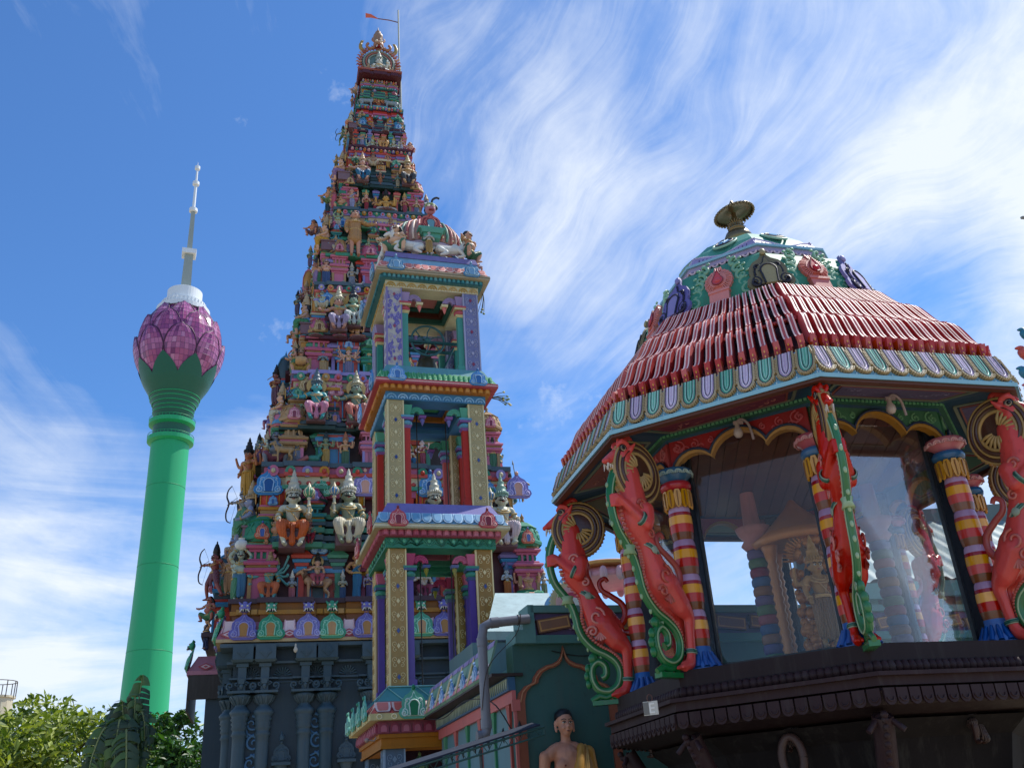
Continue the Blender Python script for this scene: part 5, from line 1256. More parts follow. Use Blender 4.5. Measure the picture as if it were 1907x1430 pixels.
# half columns on the left flank
for y in (-2.2, -1.3, -.4, .5): link('slate_column', SCM, gt, (-GA * .9 - .05, y, 0), -pi / 2, mats=[SL2])
for x0 in (gx(470, 1380, yb), gx(588, 1380, yb), -gx(470, 1380, yb)):
    mb = MB()
    for k in range(7):
        s = 1 if k % 2 else -1; z = 4.12 - k * .40
        mb.tube(spiral(x0 + s * .03, z, .17, 1.35, pi / 2, s, 20, yb - .03), [.035 - .001 * j for j in range(19)], 6)
        mb.tube([(x0 + s * .16, yb - .03, z), (x0 + s * .12, yb - .03, z - .2), (x0 - s * .12, yb - .03, z - .3)], .025, 6)
        for j in range(3): mb.ball((x0 - s * (.08 + .035 * j), yb - .03, z + .10 + .05 * j), (.03, .02, .04), 6, 4)
    q = obj('blue_scroll_relief', mb, C_('#3a6f96'), gt); q['kind'] = 'stuff'
fb = MB()
for k in range(9): a = pi * (k + .5) / 9; fb.tube([(.05 * cos(a), 0, .05 * sin(a)), (.2 * cos(a), -.01, .2 * sin(a))], [.012, .03], 5)
fb = fb.mesh('fan_relief')
for px, dz in ((468, 5.12), (588, 5.12), (527, 5.12), (648, 5.12)):
    link('fan_relief', fb, gt, (gx(px, 1230, yb), yb - .01, dz), mats=[SL2])
# ---- eave with lion-faced arch ornaments
mb = MB(); A1, y1 = GA, -GB
def eave(mb, s0, z0, s1, z1):
    for (xa, ya0, ya1) in ((GA, -GB, DEPTH),):
        a0, b0 = GA * s0, GB * s0; a1, b1 = GA * s1, GB * s1
        mb.add([(-a0, -b0, z0), (a0, -b0, z0), (a0, DEPTH, z0), (-a0, DEPTH, z0), (-a1, -b1, z1), (a1, -b1, z1), (a1, DEPTH, z1), (-a1, DEPTH, z1)], [(3, 2, 1, 0), (4, 5, 6, 7), (0, 1, 5, 4), (1, 2, 6, 5), (2, 3, 7, 6), (3, 0, 4, 7)])
eave(mb, 1.0, 5.90, .955, 6.30); 
mb.frust(1, 1, 0, 0) if 0 else None
obj('eave', mb, C_('#a86a7c'), gt)
mb = MB(); mb.add([(-4.84, .95, 5.9), (-4.84, 3.9, 5.9), (-3.6, 3.9, 5.9), (-3.6, .95, 5.9), (-4.62, 1.15, 6.3), (-4.62, 3.8, 6.3), (-3.6, 3.8, 6.3), (-3.6, 1.15, 6.3)], [(0, 1, 2, 3), (7, 6, 5, 4), (0, 4, 5, 1), (1, 5, 6, 2), (2, 6, 7, 3), (3, 7, 4, 0)]); mb.box(-4.86, -3.5, .93, 3.9, 5.8, 5.9); obj('side_eave', mb, C_('#a86a7c'), gt)
mb = MB(); mb.box(-GA, GA, -GB, DEPTH, 5.83, 5.90); obj('eave_lip', mb, C_('#b09a6c'), gt)
mb = MB(); mb.box(-GA - .85, -GA + .1, .95, 1.02, 5.2, 5.8); mb.box(-GA - .86, -GA - .80, 1.0, 3.4, 4.9, 5.8); obj('side_shutter', mb, C_('#2c2620'), gt)
dmb = MB(); dmb.plate([(-.2, 0), (0, .09), (.2, 0), (0, -.09)], .02, mi=0); dmb.plate([(-.13, 0), (0, .055), (.13, 0), (0, -.055)], .03, mi=1); dmb.plate([(-.06, 0), (0, .03), (.06, 0), (0, -.03)], .04, mi=0); DIA = dmb.mesh('diamond_relief')
pmb = MB(); pmb.tube([(-.10, -.0, .34), (-.12, -.015, .18), (-.16, -.03, .05)], .02, 5); pmb.tube([(.10, 0, .34), (.12, -.015, .18), (.16, -.03, .05)], .02, 5); pmb.plate([(-.14, .07), (-.09, .32), (.09, .32), (.14, .07), (0, .0)], .02, mi=1); PLM = pmb.mesh('drape_relief')
lionb = MB(); lionb.ball((0, -.05, .12), (.13, .10, .12)); lionb.ball((-.06, -.13, .15), .028, 8, 6, mi=1); lionb.ball((.06, -.13, .15), .028, 8, 6, mi=1); lionb.ball((0, -.15, .08), (.05, .04, .035))
lionb.box(-.07, .07, -.15, -.10, .0, .05, 2)
for s in (-1, 1): lionb.tube([(s * .06, -.15, .05), (s * .12, -.17, -.03)], [.022, .006], 6, mi=1); lionb.tube([(s * .08, -.05, .2), (s * .14, -.05, .28)], [.04, .015], 6); lionb.tube([(s * .03, -.16, .05), (s * .03, -.17, -.02)], [.014, .004], 5, mi=1)
lionb.ball((0, -.04, .25), (.06, .05, .05)); LION = lionb.mesh('lion_face')
def lion_kudu(x, y, z, w, blue, rz=0):
    cc = km('#7d78b8', '#b98a52', '#aaa6d6') if blue else km('#3f9c76', '#b98a52', '#8fd0ae')
    o = kudu(gt, x, y, z, w, cc, rz=rz, tilt=0); o.rotation_euler = (Matrix.Rotation(rz, 3, 'Z') @ Matrix.Rotation(-.22, 3, 'X')).to_euler()
    link('lion_face', LION, o, (0, -.06, .93), 0, 1.45, [cc[0], C_('#d8d4c0'), C_('#1c1418')])
kx = [GT.ony(px, 1165, -GB).x for px in (454, 504, 574, 618, 683)]
kx += [-v for v in kx] + [GT.ony(828, 1165, -GB).x]
for i, x in enumerate(kx): lion_kudu(x, -GB - .02, 5.86, .66, i % 2 == 0)
for i, y in enumerate((-2.7, -1.8, -.9, 0.1)): lion_kudu(-GA - .02, y, 5.86, .62, i % 2 == 1, -pi / 2)
lion_kudu(-4.86, 1.15, 5.9, .6, False, -pi / 2)
for px in (426, 539, 650, 780, 800):
    x = GT.ony(px, 1180, -GB).x
    link('diamond_relief', DIA, gt, (x, -GB + .01, 6.0), mats=[C_('#a0404f'), C_('#c9b6bc')]); link('drape_relief', PLM, gt, (x, -GB + .06, 5.98), mats=[C_('#c9a0a8'), C_('#dcc6cc')])
link('diamond_relief', DIA, gt, (-4.4, .93, 6.0), mats=[C_('#a0404f'), C_('#c9b6bc')])
# gold frieze and ledge
slab('gold_frieze', gt, .925, 6.30, 6.46, 0, C_('#7d4a22'), sidebay=False)
slab('gold_frieze', gt, .925, 6.46, 6.55, .05, C_('#a8782c'), sidebay=False)
slab('gold_frieze', gt, .925, 6.55, 6.72, .02, C_('#8a5a24'), sidebay=False)
slab('ledge', gt, .93, 6.72, 6.83, .08, C_('#44303a'))
bk = MB(); bk.box(-.07, .07, -.06, 0, 0, .11); BLK_ = bk.mesh('frieze_block')
for k in range(44):
    x = -3.5 + k * .163; link('frieze_block', BLK_, gt, (x, -GB * .925 - .05, 6.47), mats=[C_('#b0832f')])
# ---- tiers
CORN = [('pink', 'green', 'cream', 'red'), ('teal', 'gold', 'cream', 'pink'), ('slate', 'lilac', 'cream', 'red'), ('green', 'pink', 'cream', 'lilac'), ('maroon', 'cream', 'lilac', 'red'), ('teal', 'pink', 'red', 'maroon'), ('teal', 'pink', 'lilac', 'cream')]
for k in range(7):
    z0, z1 = LEV[k], LEV[k + 1]; s0, s1 = SS[k], SS[k + 1]; h = z1 - z0; sm = (s0 + s1) / 2
    ti = empty('tier', (0, 0, 0), parent=gt)
    # recessed walls, shade of the niches put into their dark colour
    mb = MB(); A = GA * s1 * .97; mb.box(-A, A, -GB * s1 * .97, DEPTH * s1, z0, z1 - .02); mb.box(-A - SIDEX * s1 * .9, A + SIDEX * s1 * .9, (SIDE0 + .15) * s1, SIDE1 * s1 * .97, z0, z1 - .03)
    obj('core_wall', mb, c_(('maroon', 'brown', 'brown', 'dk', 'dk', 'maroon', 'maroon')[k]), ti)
    # stepped dark courses behind the shrines
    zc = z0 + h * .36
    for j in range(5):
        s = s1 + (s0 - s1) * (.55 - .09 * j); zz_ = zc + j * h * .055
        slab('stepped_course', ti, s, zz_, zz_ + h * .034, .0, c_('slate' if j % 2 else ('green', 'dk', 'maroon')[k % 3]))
    # cornice stack
    cn = CORN[k]; zt = z1 - h * .26
    for j, (dz0, dz1, out) in enumerate(((0, .05, .02), (.05, .075, .08), (.075, .15, .0), (.15, .175, .05), (.175, .225, .0))):
        s = s1 + (.0 if j else .0)
        slab('cornice_course', ti, s1, zt + h * dz0, zt + h * dz1, out * (.4 + s1) + .02, c_(cn[j % 4]))
    slab('ledge', ti, s1, z1 - h * .035, z1, .05 * (.4 + s1) + .03, c_(('steel', 'lilac', 'steel', 'steel', 'maroon', 'teal', 'maroon')[k]))
    mbd = MB(); mbd.ball((0, 0, 0), (.05 * (.5 + s1), .03, .045 * (.5 + s1)), 6, 4); BD = mbd.mesh('bead')
    if k < 5:
        n = 26
        for j in range(n):
            x = (-1 + (2 * j + 1) / n) * GA * s1; link('bead', BD, ti, (x, -GB * s1 - .04 - .12 * s1, zt + h * .10), mats=[c_(cn[3])])
    # arch ornaments on the cornice
    wk = .80 * (s1 + .12)
    yk = -GB * s1 - .12 * s1 - .07
    spots = {0: [(500, 0), (680, 1), (802, 0), (965, 1)], 1: [(572, 4), (690, 3), (880, 3)], 2: [(609, 0), (656, 0)], 3: [(638, 0), (682, 2), (757, 0)], 4: [(663, 2), (687, 4), (738, 2)], 5: [(674, 4), (741, 2)], 6: []}[k]
    used_x = []
    for px, c in spots:
        x = GT.ony(px, 0.5 * (900 if k == 0 else 700), yk).x if 0 else None
        # x from the photograph's column position at this height
        zc2 = zt + h * .04; lo, hi = -5.0, 5.0
        for _ in range(30):
            mid = (lo + hi) / 2; P_ = GT.w(mid, yk, zc2) - EYE; X_ = PW / 2 + F_PX * P_.dot(RGT) / P_.dot(FWD)
            if X_ < px: lo = mid
            else: hi = mid
        kudu(ti, lo, yk, zt + h * .0, wk, KC[c], tilt=-.12); used_x.append(lo)
    for j in range(7):
        x = (-1 + (2 * j + 1) / 7) * GA * s1 * .97
        if all(abs(x - u) > wk * .8 for u in used_x): kudu(ti, x, yk + .03, zt, wk * .72, KC[(j * 2 + k) % 6], tilt=-.12)
    # low relief figures-and-foliage band: alternating bosses under the ledge
    bz = MB(); bz.plate([(.5 * cos(a) * .30 * (s1 + .1), .5 * sin(a) * .34 * (s1 + .1)) for a in [2 * pi * q_ / 10 for q_ in range(10)]], .04); bz.ball((0, -.05, 0), (.06 * (s1 + .2), .05, .07 * (s1 + .2)), 8, 5, mi=1); BZ = bz.mesh('boss')
    for j in range(15):
        x = (-1 + (2 * j + 1) / 15) * GA * s1
        link('boss', BZ, ti, (x, -GB * s1 - .10 - .05 * s1, z1 - h * .075), mats=[c_(('pink', 'green', 'lilac', 'gold')[(j + k) % 4]), c_(('cream', 'red')[j % 2])])
    for j in range(3):
        y = (-GB + (.8 + 1.3 * j)) * s1; kudu(ti, -GA * s1 - .10, y, zt, wk * .8, KC[(k + j) % 6], rz=-pi / 2)
    for j in range(2):
        kudu(ti, -(GA + SIDEX) * s1 - .10, (1.4 + j * 1.6) * s1, zt, wk * .8, KC[(k + j + 2) % 6], rz=-pi / 2); kudu(ti, -(GA + SIDEX * .45) * s1, SIDE0 * s1 - .08, zt, wk * .7, KC[(k + j) % 6])
def gpx(px, py, y): return GT.ony(px, py, y)
def zof(py, px, y): return GT.ony(px, py, y).z
# shrines where the photograph shows them: kind, px centre, py foot, px width, px height, colours
SH = [('k', 487, 1108, 62, 172, 'pink tan green green', 5, 0), ('s', 595, 1108, 84, 150, 'red blue slate slate', 0, 0), ('s', 720, 1104, 96, 160, 'gold pink gold maroon', 5, 0), ('s', 846, 1100, 84, 150, 'pink blue lilac slate', 1, 0), ('k', 985, 1098, 60, 160, 'pink tan green green', 5, 0),
      ('k', 547, 866, 54, 128, 'tan pink tan tan', 3, 1), ('s', 624, 866, 62, 140, 'red blue red blue', 1, 1), ('k', 690, 866, 40, 110, 'pink lilac pink maroon', 3, 1), ('s', 760, 868, 80, 140, 'gold red gold maroon', 0, 1), ('k', 915, 870, 48, 122, 'pink tan tan tan', 3, 1),
      ('k', 594, 690, 52, 118, 'pink tan pink tan', 4, 2), ('s', 650, 690, 44, 90, 'red blue red blue', 0, 2), ('k', 689, 692, 34, 84, 'green teal green dk', 2, 2), ('s', 745, 695, 60, 100, 'gold red blue maroon', 1, 2), ('k', 850, 702, 40, 104, 'pink tan pink tan', 4, 2),
      ('k', 632, 523, 36, 96, 'pink tan tan tan', 3, 3), ('k', 690, 528, 38, 92, 'pink lilac pink pink', 3, 3), ('s', 745, 535, 46, 88, 'green teal blue dk', 0, 3), ('k', 800, 540, 34, 86, 'pink tan tan tan', 3, 3),
      ('k', 652, 382, 32, 72, 'pink tan pink tan', 4, 4), ('s', 716, 389, 58, 80, 'gold gold gold maroon', 0, 4), ('k', 774, 398, 32, 72, 'pink tan pink tan', 4, 4),
      ('k', 675, 272, 24, 62, 'blue teal blue teal', 0, 5), ('s', 709, 276, 38, 48, 'pink gold red maroon', 2, 5), ('k', 742, 280, 24, 60, 'blue teal blue teal', 0, 5)]
for kd, px, py, wpx, hpx, cols, kc, tier in SH:
    z = LEV[tier]; s = SS[tier]; s2 = SS[tier + 1]
    wm = wpx / GT.ppm((0, -GB * s, z)); wm *= 1.16; hpx *= 1.05; y = -GB * s + wm * .55 + .04
    lo, hi = -5.0, 5.0
    for _ in range(30):
        mid = (lo + hi) / 2; P_ = GT.w(mid, y - wm * .5, z + .5 * hpx / 75) - EYE; X_ = PW / 2 + F_PX * P_.dot(RGT) / P_.dot(FWD)
        if X_ < px: lo = mid
        else: hi = mid
    hm = hpx / GT.ppm((0, -GB * s, z)) / (.93 - .05 * tier)
    shrine(kd, lo, y, z, wm, hm, [c_(n) for n in cols.split()], KC[kc])
# upper row of smaller shrines standing on the mid courses
for k in range(7):
    z, s, s1 = LEV[k], SS[k], SS[k + 1]; h = LEV[k + 1] - z; sm = s * .55 + s1 * .45; n = (7, 7, 7, 6, 5, 5, 4)[k]
    for j in range(n):
        x = (-1 + (2 * j + 1) / n) * GA * sm * .98; w = 1.5 * GA * sm / n
        shrine('k' if (j + k) % 2 else 's', x, -GB * s1 - .10 * s + w * .18, z + h * (.42 if k < 6 else .3), w, h * .46, [c_(q) for q in (('pink', 'gold', 'red', 'tan'), ('tan', 'pink', 'teal', 'maroon'), ('red', 'cream', 'gold', 'blue'), ('teal', 'gold', 'pink', 'dk'))[(j * 3 + k) % 4]], KC[(j + 2 * k) % 6])
# shrines along the left flank and side bay
for k in range(6):
    z, s = LEV[k], SS[k]; h = LEV[k + 1] - z
    for j, y in enumerate((-2.35, -.6)):
        shrine('k', -GA * s + .28 * s + .1, y * s, z, .75 * s, h * .72, [c_(n) for n in (('pink', 'tan', 'green', 'tan'), ('green', 'tan', 'pink', 'blue'), ('tan', 'red', 'blue', 'gold'))[(k + j) % 3]], KC[(k + j) % 6], rz=-pi / 2)
    shrine('s', -(GA + SIDEX) * s + .3 * s + .1, 2.4 * s, z, 1.4 * s, h * .74, [c_(n) for n in (('red', 'blue', 'slate', 'slate'), ('gold', 'pink', 'gold', 'maroon'))[k % 2]], KC[(k + 3) % 6], rz=-pi / 2)
    shrine('k', (GA) * s - .28 * s - .1, -.6 * s, z, .75 * s, h * .72, [c_(n) for n in ('pink', 'tan', 'green', 'tan')], KC[(k) % 6], rz=pi / 2)
    # slender pilasters in the niches
    for j in range(8):
        x = (-1 + (2 * j + 1) / 8) * GA * s * .93
        link('pilaster', PILA, gt, (x, -GB * SS[k + 1] * .98 - .02, z), 0, (s * .9 + .1, 1, h * .40), [c_(('pink', 'red', 'green', 'lilac')[(j + k) % 4]), c_(('tan', 'blue', 'slate')[(j + k) % 3])])
# ---- crown of the tower: arch of flames round a seated deity
crown = empty('flame_arch', (0, -.25, 25.2), parent=gt)
slab('crown_plinth', crown, .17, 0, .12, .06, c_('maroon'), sidebay=False)
mb = MB(); mb.box(-.62, .62, -.45, .5, .10, .22, 0); mb.box(-.75, .75, -.55, .6, .22, .30, 1); obj('crown_base', mb, [c_('gold'), C_('#a0523c')], crown)
R0 = .70; cz = 1.02
mb = MB(); mb.lathe([(0, -.10), (.55, -.09), (.62, 0), (.55, .09), (0, .10)], 30); me = mb.mesh('arch_disc')
o = link('arch_disc', me, crown, (0, 0, cz), 0, (1, 1, 1), [C_('#5c7a78')]); o.rotation_euler = (pi / 2, 0, 0)
fl = MB(); fl.tube([(0, 0, 0), (.07, 0, .10), (.0, 0, .20), (.05, 0, .27)], [.06, .055, .04, .01], 6, flat=.6, flatdir=(0, 1, 0)); FLM = fl.mesh('flame')
for j in range(26):
    a = radians(-40 + 260 * j / 25); o = link('flame', FLM, crown, (.60 * cos(a), -.06, cz + .60 * sin(a) * 1.08), 0, (.9 if cos(a) > 0 else -.9, 1.2, .72), [C_('#a0564a' if j % 3 else '#b98a72')]); o.rotation_euler = (0, pi / 2 - a, 0)
rg = MB()
for r, c in ((.52, 0), (.44, 1), (.36, 0)): rg.tube([(r * cos(a), -.10, cz + r * sin(a)) for a in [2 * pi * i / 36 for i in range(37)]], .035, 6, mi=c)
obj('arch_ring', rg, [C_('#8a9a8c'), C_('#a86a5c')], crown)
mb = MB(); mb.ball((0, -.05, cz + .86), (.19, .16, .2)); mb.ball((-.08, -.2, cz + .92), .05, mi=1); mb.ball((.08, -.2, cz + .92), .05, mi=1); mb.ball((0, -.22, cz + .8), (.09, .06, .06)); mb.box(-.12, .12, -.22, -.12, cz + .66, cz + .72, 2)
for s in (-1, 1):
    mb.tube([(s * .1, -.05, cz + 1.0), (s * .22, -.05, cz + 1.1), (s * .2, -.05, cz + 1.2)], [.06, .04, .02], 6); mb.tube(smooth_path([(s * .15, -.1, cz + .7), (s * .32, -.1, cz + .62), (s * .42, -.1, cz + .74), (s * .36, -.1, cz + .86)]), .05, 6); mb.tube([(s * .06, -.2, cz + .72), (s * .1, -.24, cz + .58)], [.03, .01], 5, mi=1)
    mb.tube(smooth_path([(s * .45, 0, cz + .5), (s * .62, 0, cz + .7), (s * .60, 0, cz + .95), (s * .52, 0, cz + 1.05)]), [.07] * 7 + [.05] * 4 + [.02] * 2, 6, mi=3)
obj('lion_face', mb, [C_('#a87a5c'), C_('#d8d0bc'), C_('#8a2420'), C_('#a08a4c')], crown)
mb = MB(); mb.lathe([(.10, cz + 1.05), (.16, cz + 1.12), (.12, cz + 1.2), (.18, cz + 1.3), (.17, cz + 1.42), (.08, cz + 1.5), (.11, cz + 1.56), (.03, cz + 1.68), (0, cz + 1.86)], 14, (0, .05, 0)); obj('kalasam_finial', mb, C_('#8a6f5a'), crown)
# flag pole and flag
fp = empty('flag_pole', GT.w(.78, .1, 0), GT.a, 'thin steel pole with an orange flag tied beside the crown of the tall tower', 'flagpole')
zt = EYE.z + (ray(744.5, 20).z / hypot(ray(744.5, 20).x, ray(744.5, 20).y)) * hypot(fp.location.x, fp.location.y)
mb = MB(); mb.tube([(0, 0, 24.6), (0, 0, zt)], .028, 8); mb.tube([(.05, .02, 24.0), (.03, 0, 26.6)], .03, 6); obj('pole', mb, STEEL, fp)
mb = MB(); mb.tube([(0, 0, 26.75), (-.5, .05, 26.80)], .02, 6); mb.tube([(0, 0, 25.4), (-.3, 0, 25.0)], .03, 6); obj('strut', mb, C_('#2c3a4a'), fp)
mb = MB(); q = [(0, 0, zt - .62), (-.35, 0, zt - .56), (-.75, 0, zt - .56), (-1.0, -.03, zt - .50), (-1.2, .05, zt - .42)]; w = [.01, .03, .02, .09, .12]
vs = [(x, y, z - a) for (x, y, z), a in zip(q, w)] + [(x, y, z + a) for (x, y, z), a in zip(q, w)]
mb.add(vs, [(i, i + 1, i + 6, i + 5) for i in range(4)], True); mb.tube(q[:3], .02, 5, mi=1); obj('flag', mb, [C_('#d8581c'), C_('#6a4a4a')], fp)
# horseshoe iron hook at the right of tier five
# ================================================================ painted plaster figures
# a figure faces -y, its head top is near z = 1 when it stands; poses move the joints
def figure(pose, head='crown', extra=None, fat=1.0, beard=False):
    f = fat; sit = {'throne': .245, 'guard2': .245, 'throne2': .245, 'lotus': .40, 'squat': .30, 'kneel': .24}.get(pose, 0.0)
    Z = lambda z: z - sit
    HK = 1.24; H_ = lambda x, y, z: (x * HK, y * HK, Z(.85) + (z - .85) * HK); HT = Matrix.Translation((0, 0, Z(.85))) @ Matrix.Scale(HK, 4) @ Matrix.Translation((0, 0, -Z(.85)))
    P = [('b', H_(0, .0, .915), (.062 * HK, .068 * HK, .078 * HK)), ('b', H_(0, -.03, .885), (.042 * HK, .045 * HK, .048 * HK)), ('t', [(0, .005, Z(.80)), (0, .0, Z(.88))], [.042, .040]),
         ('t', [(0, .01, Z(.54)), (0, .0, Z(.62)), (0, .0, Z(.71)), (0, .005, Z(.775))], [.085 * f, .070 * f, .090, .072]),
         ('t', [(-.115, .01, Z(.79)), (.115, .01, Z(.79))], [.046, .046]), ('b', (-.045, -.05, Z(.745)), (.05, .04, .04)), ('b', (.045, -.05, Z(.745)), (.05, .04, .04)),
         ('b', H_(0, -.072, .905), (.015, .022, .022)), ('b', H_(-.066, .01, .90), (.014, .018, .032)), ('b', H_(.066, .01, .90), (.014, .018, .032))]
    if f > 1.05: P.append(('b', (0, -.05, Z(.62)), (.10 * f, .08 * f, .085)))
    ar = {'down': [(.135, .01, .785), (.165, .02, .66), (.155, -.05, .54), (.155, -.07, .50)], 'hip': [(.135, .01, .785), (.205, .03, .67), (.13, -.05, .59), (.10, -.07, .58)],
          'up': [(.135, .01, .785), (.21, -.02, .71), (.215, -.09, .83), (.21, -.10, .88)], 'chest': [(.135, .01, .785), (.175, .0, .66), (.08, -.12, .70), (.03, -.13, .72)],
          'out': [(.135, .01, .785), (.23, -.02, .72), (.33, -.07, .70), (.375, -.08, .72)], 'head': [(.135, .01, .785), (.20, -.03, .90), (.09, -.03, 1.03), (.03, -.03, 1.06)],
          'knee': [(.135, .01, .785), (.185, -.02, .66), (.175, -.16, .60), (.17, -.20, .59)], 'mace': [(.135, .01, .785), (.20, .0, .67), (.20, -.12, .74), (.19, -.14, .79)],
          'bow': [(.12, .0, .785), (.23, -.04, .80), (.34, -.08, .81), (.38, -.09, .81)], 'draw': [(.135, .01, .785), (.21, .03, .80), (.10, -.10, .83), (.06, -.12, .84)]}
    arms = {'stand': ('down', 'up'), 'stand2': ('chest', 'chest'), 'folded': ('chest', 'chest'), 'woman': ('hip', 'up'), 'woman2': ('down', 'chest'), 'throne': ('knee', 'mace'), 'guard2': ('mace', 'knee'),
            'lotus': ('knee', 'up'), 'squat': ('out', 'chest'), 'strong': ('head', 'head'), 'archer': ('bow', 'draw'), 'kneel': ('chest', 'out'), 'man': ('down', 'out'), 'throne2': ('out', 'knee')}
    seat = pose
    if pose in ('guard2', 'throne2'): sit = .245
    AR = arms[pose if pose in arms else 'stand']
    for s, nm in ((-1, AR[0]), (1, AR[1])):
        j = [(s * x, y, Z(z)) for x, y, z in ar[nm]]
        P.append(('t', j, [.040, .034, .026, .024])); P.append(('b', j[-1], (.026, .024, .03)))
    if extra == 'four':
        for s in (-1, 1):
            j = [(s * .12, .03, Z(.78)), (s * .24, .05, Z(.74)), (s * .27, .0, Z(.86)), (s * .27, -.02, Z(.90))]
            P.append(('t', j, [.036, .03, .024, .024])); P.append(('b', j[-1], (.026, .024, .03)))
    G = []
    base = pose if pose in ('lotus', 'squat', 'kneel', 'archer') else ('throne' if pose in ('throne', 'guard2', 'throne2') else ('woman' if pose.startswith('woman') else 'stand'))
    if base == 'stand':
        for s in (-1, 1):
            P.append(('t', [(s * .055, .01, .52), (s * .06, -.01, .29), (s * .062, .01, .06)], [.068, .044, .030])); P.append(('t', [(s * .065, .0, .03), (s * .075, -.09, .022)], [.03, .022]))
            G.append(('t', [(s * .05, .01, .56), (s * .065, -.005, .33), (s * .065, .005, .14)], [.082 * f, .068, .050]))
        G.append(('t', [(0, -.05, .56), (0, -.075, .30), (0, -.05, .10)], [.04, .03, .035])); G.append(('b', (0, .0, .58), (.098 * f, .085 * f, .05)))
        if pose == 'man':
            G = [('t', [(0, .01, .40), (0, .0, .56), (0, .0, .70), (0, .005, .785)], [.125, .108, .108, .085]), ('t', [(-.12, .01, .79), (.12, .01, .79)], [.054, .054])]
            for s, nm in ((-1, AR[0]), (1, AR[1])): G.append(('t', [(s * x, y, z) for x, y, z in ar[nm][:3]], [.050, .044, .036]))
    elif base == 'woman':
        P.append(('b', (-.03, -.09, .02), (.025, .05, .02))); P.append(('b', (.05, -.08, .02), (.025, .05, .02)))
        P.append(('b', (-.045, -.06, .745), (.042, .04, .04))); P.append(('b', (.045, -.06, .745), (.042, .04, .04)))
        G += [('t', [(0, .0, .58), (.015, .0, .46), (.0, -.01, .25), (0, 0, .04)], [.088, .105, .082, .10]), ('t', [(0, -.08, .52), (.02, -.10, .28), (.03, -.09, .04)], [.035, .025, .045]),
              ('t', [(-.10, -.03, .60), (0, -.085, .68), (.09, -.05, .78), (.10, .03, .80)], [.03, .035, .035, .03]), ('b', (0, -.01, .745), (.095, .075, .05))]
    elif base == 'throne':
        for s in (-1, 1):
            P.append(('t', [(s * .06, .0, Z(.53)), (s * .140, -.18, Z(.515)), (s * .115, -.18, Z(.36)), (s * .09, -.16, .03)], [.075, .052, .038, .026])); P.append(('t', [(s * .08, -.17, .025), (s * .11, -.26, .02)], [.028, .022]))
            G.append(('t', [(s * .06, .0, Z(.54)), (s * .140, -.18, Z(.52)), (s * .118, -.185, Z(.40)), (s * .095, -.165, .10)], [.088 * f, .066, .052, .038]))
        G += [('b', (0, .0, Z(.56)), (.11 * f, .10, .06)), ('t', [(0, -.12, Z(.53)), (0, -.17, Z(.42)), (0, -.17, .05)], [.04, .028, .045])]
    elif base == 'lotus':
        for s in (-1, 1):
            P.append(('t', [(s * .06, .0, Z(.49)), (s * .22, -.12, Z(.465)), (s * .05, -.21, Z(.445)), (-s * .04, -.20, Z(.45))], [.072, .052, .04, .03]))
            G.append(('t', [(s * .06, .0, Z(.50)), (s * .22, -.12, Z(.47)), (s * .07, -.20, Z(.45))], [.085, .066, .05]))
        G.append(('b', (0, -.02, Z(.52)), (.12 * f, .11, .06)))
    elif base == 'squat':
        for s in (-1, 1):
            P.append(('t', [(s * .07, .0, Z(.42)), (s * .20, -.14, Z(.52)), (s * .17, -.10, Z(.34))], [.07, .052, .034])); P.append(('t', [(s * .17, -.1, .03), (s * .2, -.18, .02)], [.03, .02]))
            G.append(('t', [(s * .07, .0, Z(.43)), (s * .19, -.13, Z(.52))], [.088, .066]))
        G.append(('b', (0, -.02, Z(.47)), (.12 * f, .11, .08)))
    elif base == 'kneel':
        P.append(('t', [(-.06, 0, Z(.52)), (-.13, -.2, Z(.50)), (-.13, -.18, .03)], [.075, .054, .032])); P.append(('t', [(-.13, -.18, .02), (-.14, -.27, .02)], [.03, .02]))
        P.append(('t', [(.06, 0, Z(.52)), (.12, -.06, Z(.30)), (.12, .16, .05)], [.075, .05, .03])); G += [('t', [(-.06, 0, Z(.54)), (-.13, -.19, Z(.52))], [.09, .068]), ('t', [(.06, 0, Z(.53)), (.12, -.06, Z(.31))], [.09, .062]), ('b', (0, 0, Z(.55)), (.1, .09, .06))]
    elif base == 'archer':
        P.append(('t', [(-.06, 0, .52), (-.18, -.06, .32), (-.22, .0, .05)], [.07, .048, .03])); P.append(('t', [(-.22, 0, .03), (-.27, -.07, .02)], [.03, .02]))
        P.append(('t', [(.06, 0, .52), (.17, -.02, .28), (.28, .05, .05)], [.07, .048, .03])); P.append(('t', [(.28, .05, .03), (.30, -.03, .02)], [.03, .02]))
        G += [('t', [(-.05, 0, .56), (-.16, -.05, .36)], [.088, .066]), ('t', [(.05, 0, .56), (.15, -.02, .34)], [.088, .066]), ('b', (0, 0, .58), (.1, .09, .05)), ('t', [(0, -.06, .56), (0, -.08, .30)], [.04, .03])]
    parts = {}
    parts['body'] = sculpt(P, .0135, 'body', 1)
    parts['garment'] = sculpt(G, .0135, 'garment', 1)
    # folds and hems on the cloth
    o = MB()
    n = 22; R = .088 * f
    zb = Z(.585 if base != 'squat' else .50)
    for z, r in ((zb, R * 1.12), (zb - .02, R * 1.2)): o.tube([(r * cos(a), r * .92 * sin(a), z) for a in [2 * pi * i / n for i in range(n + 1)]], .012, 5)
    for rr, zz_ in ((.075, .80), (.10, .765)): o.tube([(rr * cos(a), -.02 + rr * .8 * sin(a) - .015, Z(zz_) - .05 * max(0, -sin(a))) for a in [2 * pi * i / 18 for i in range(19)]], .009, 5)
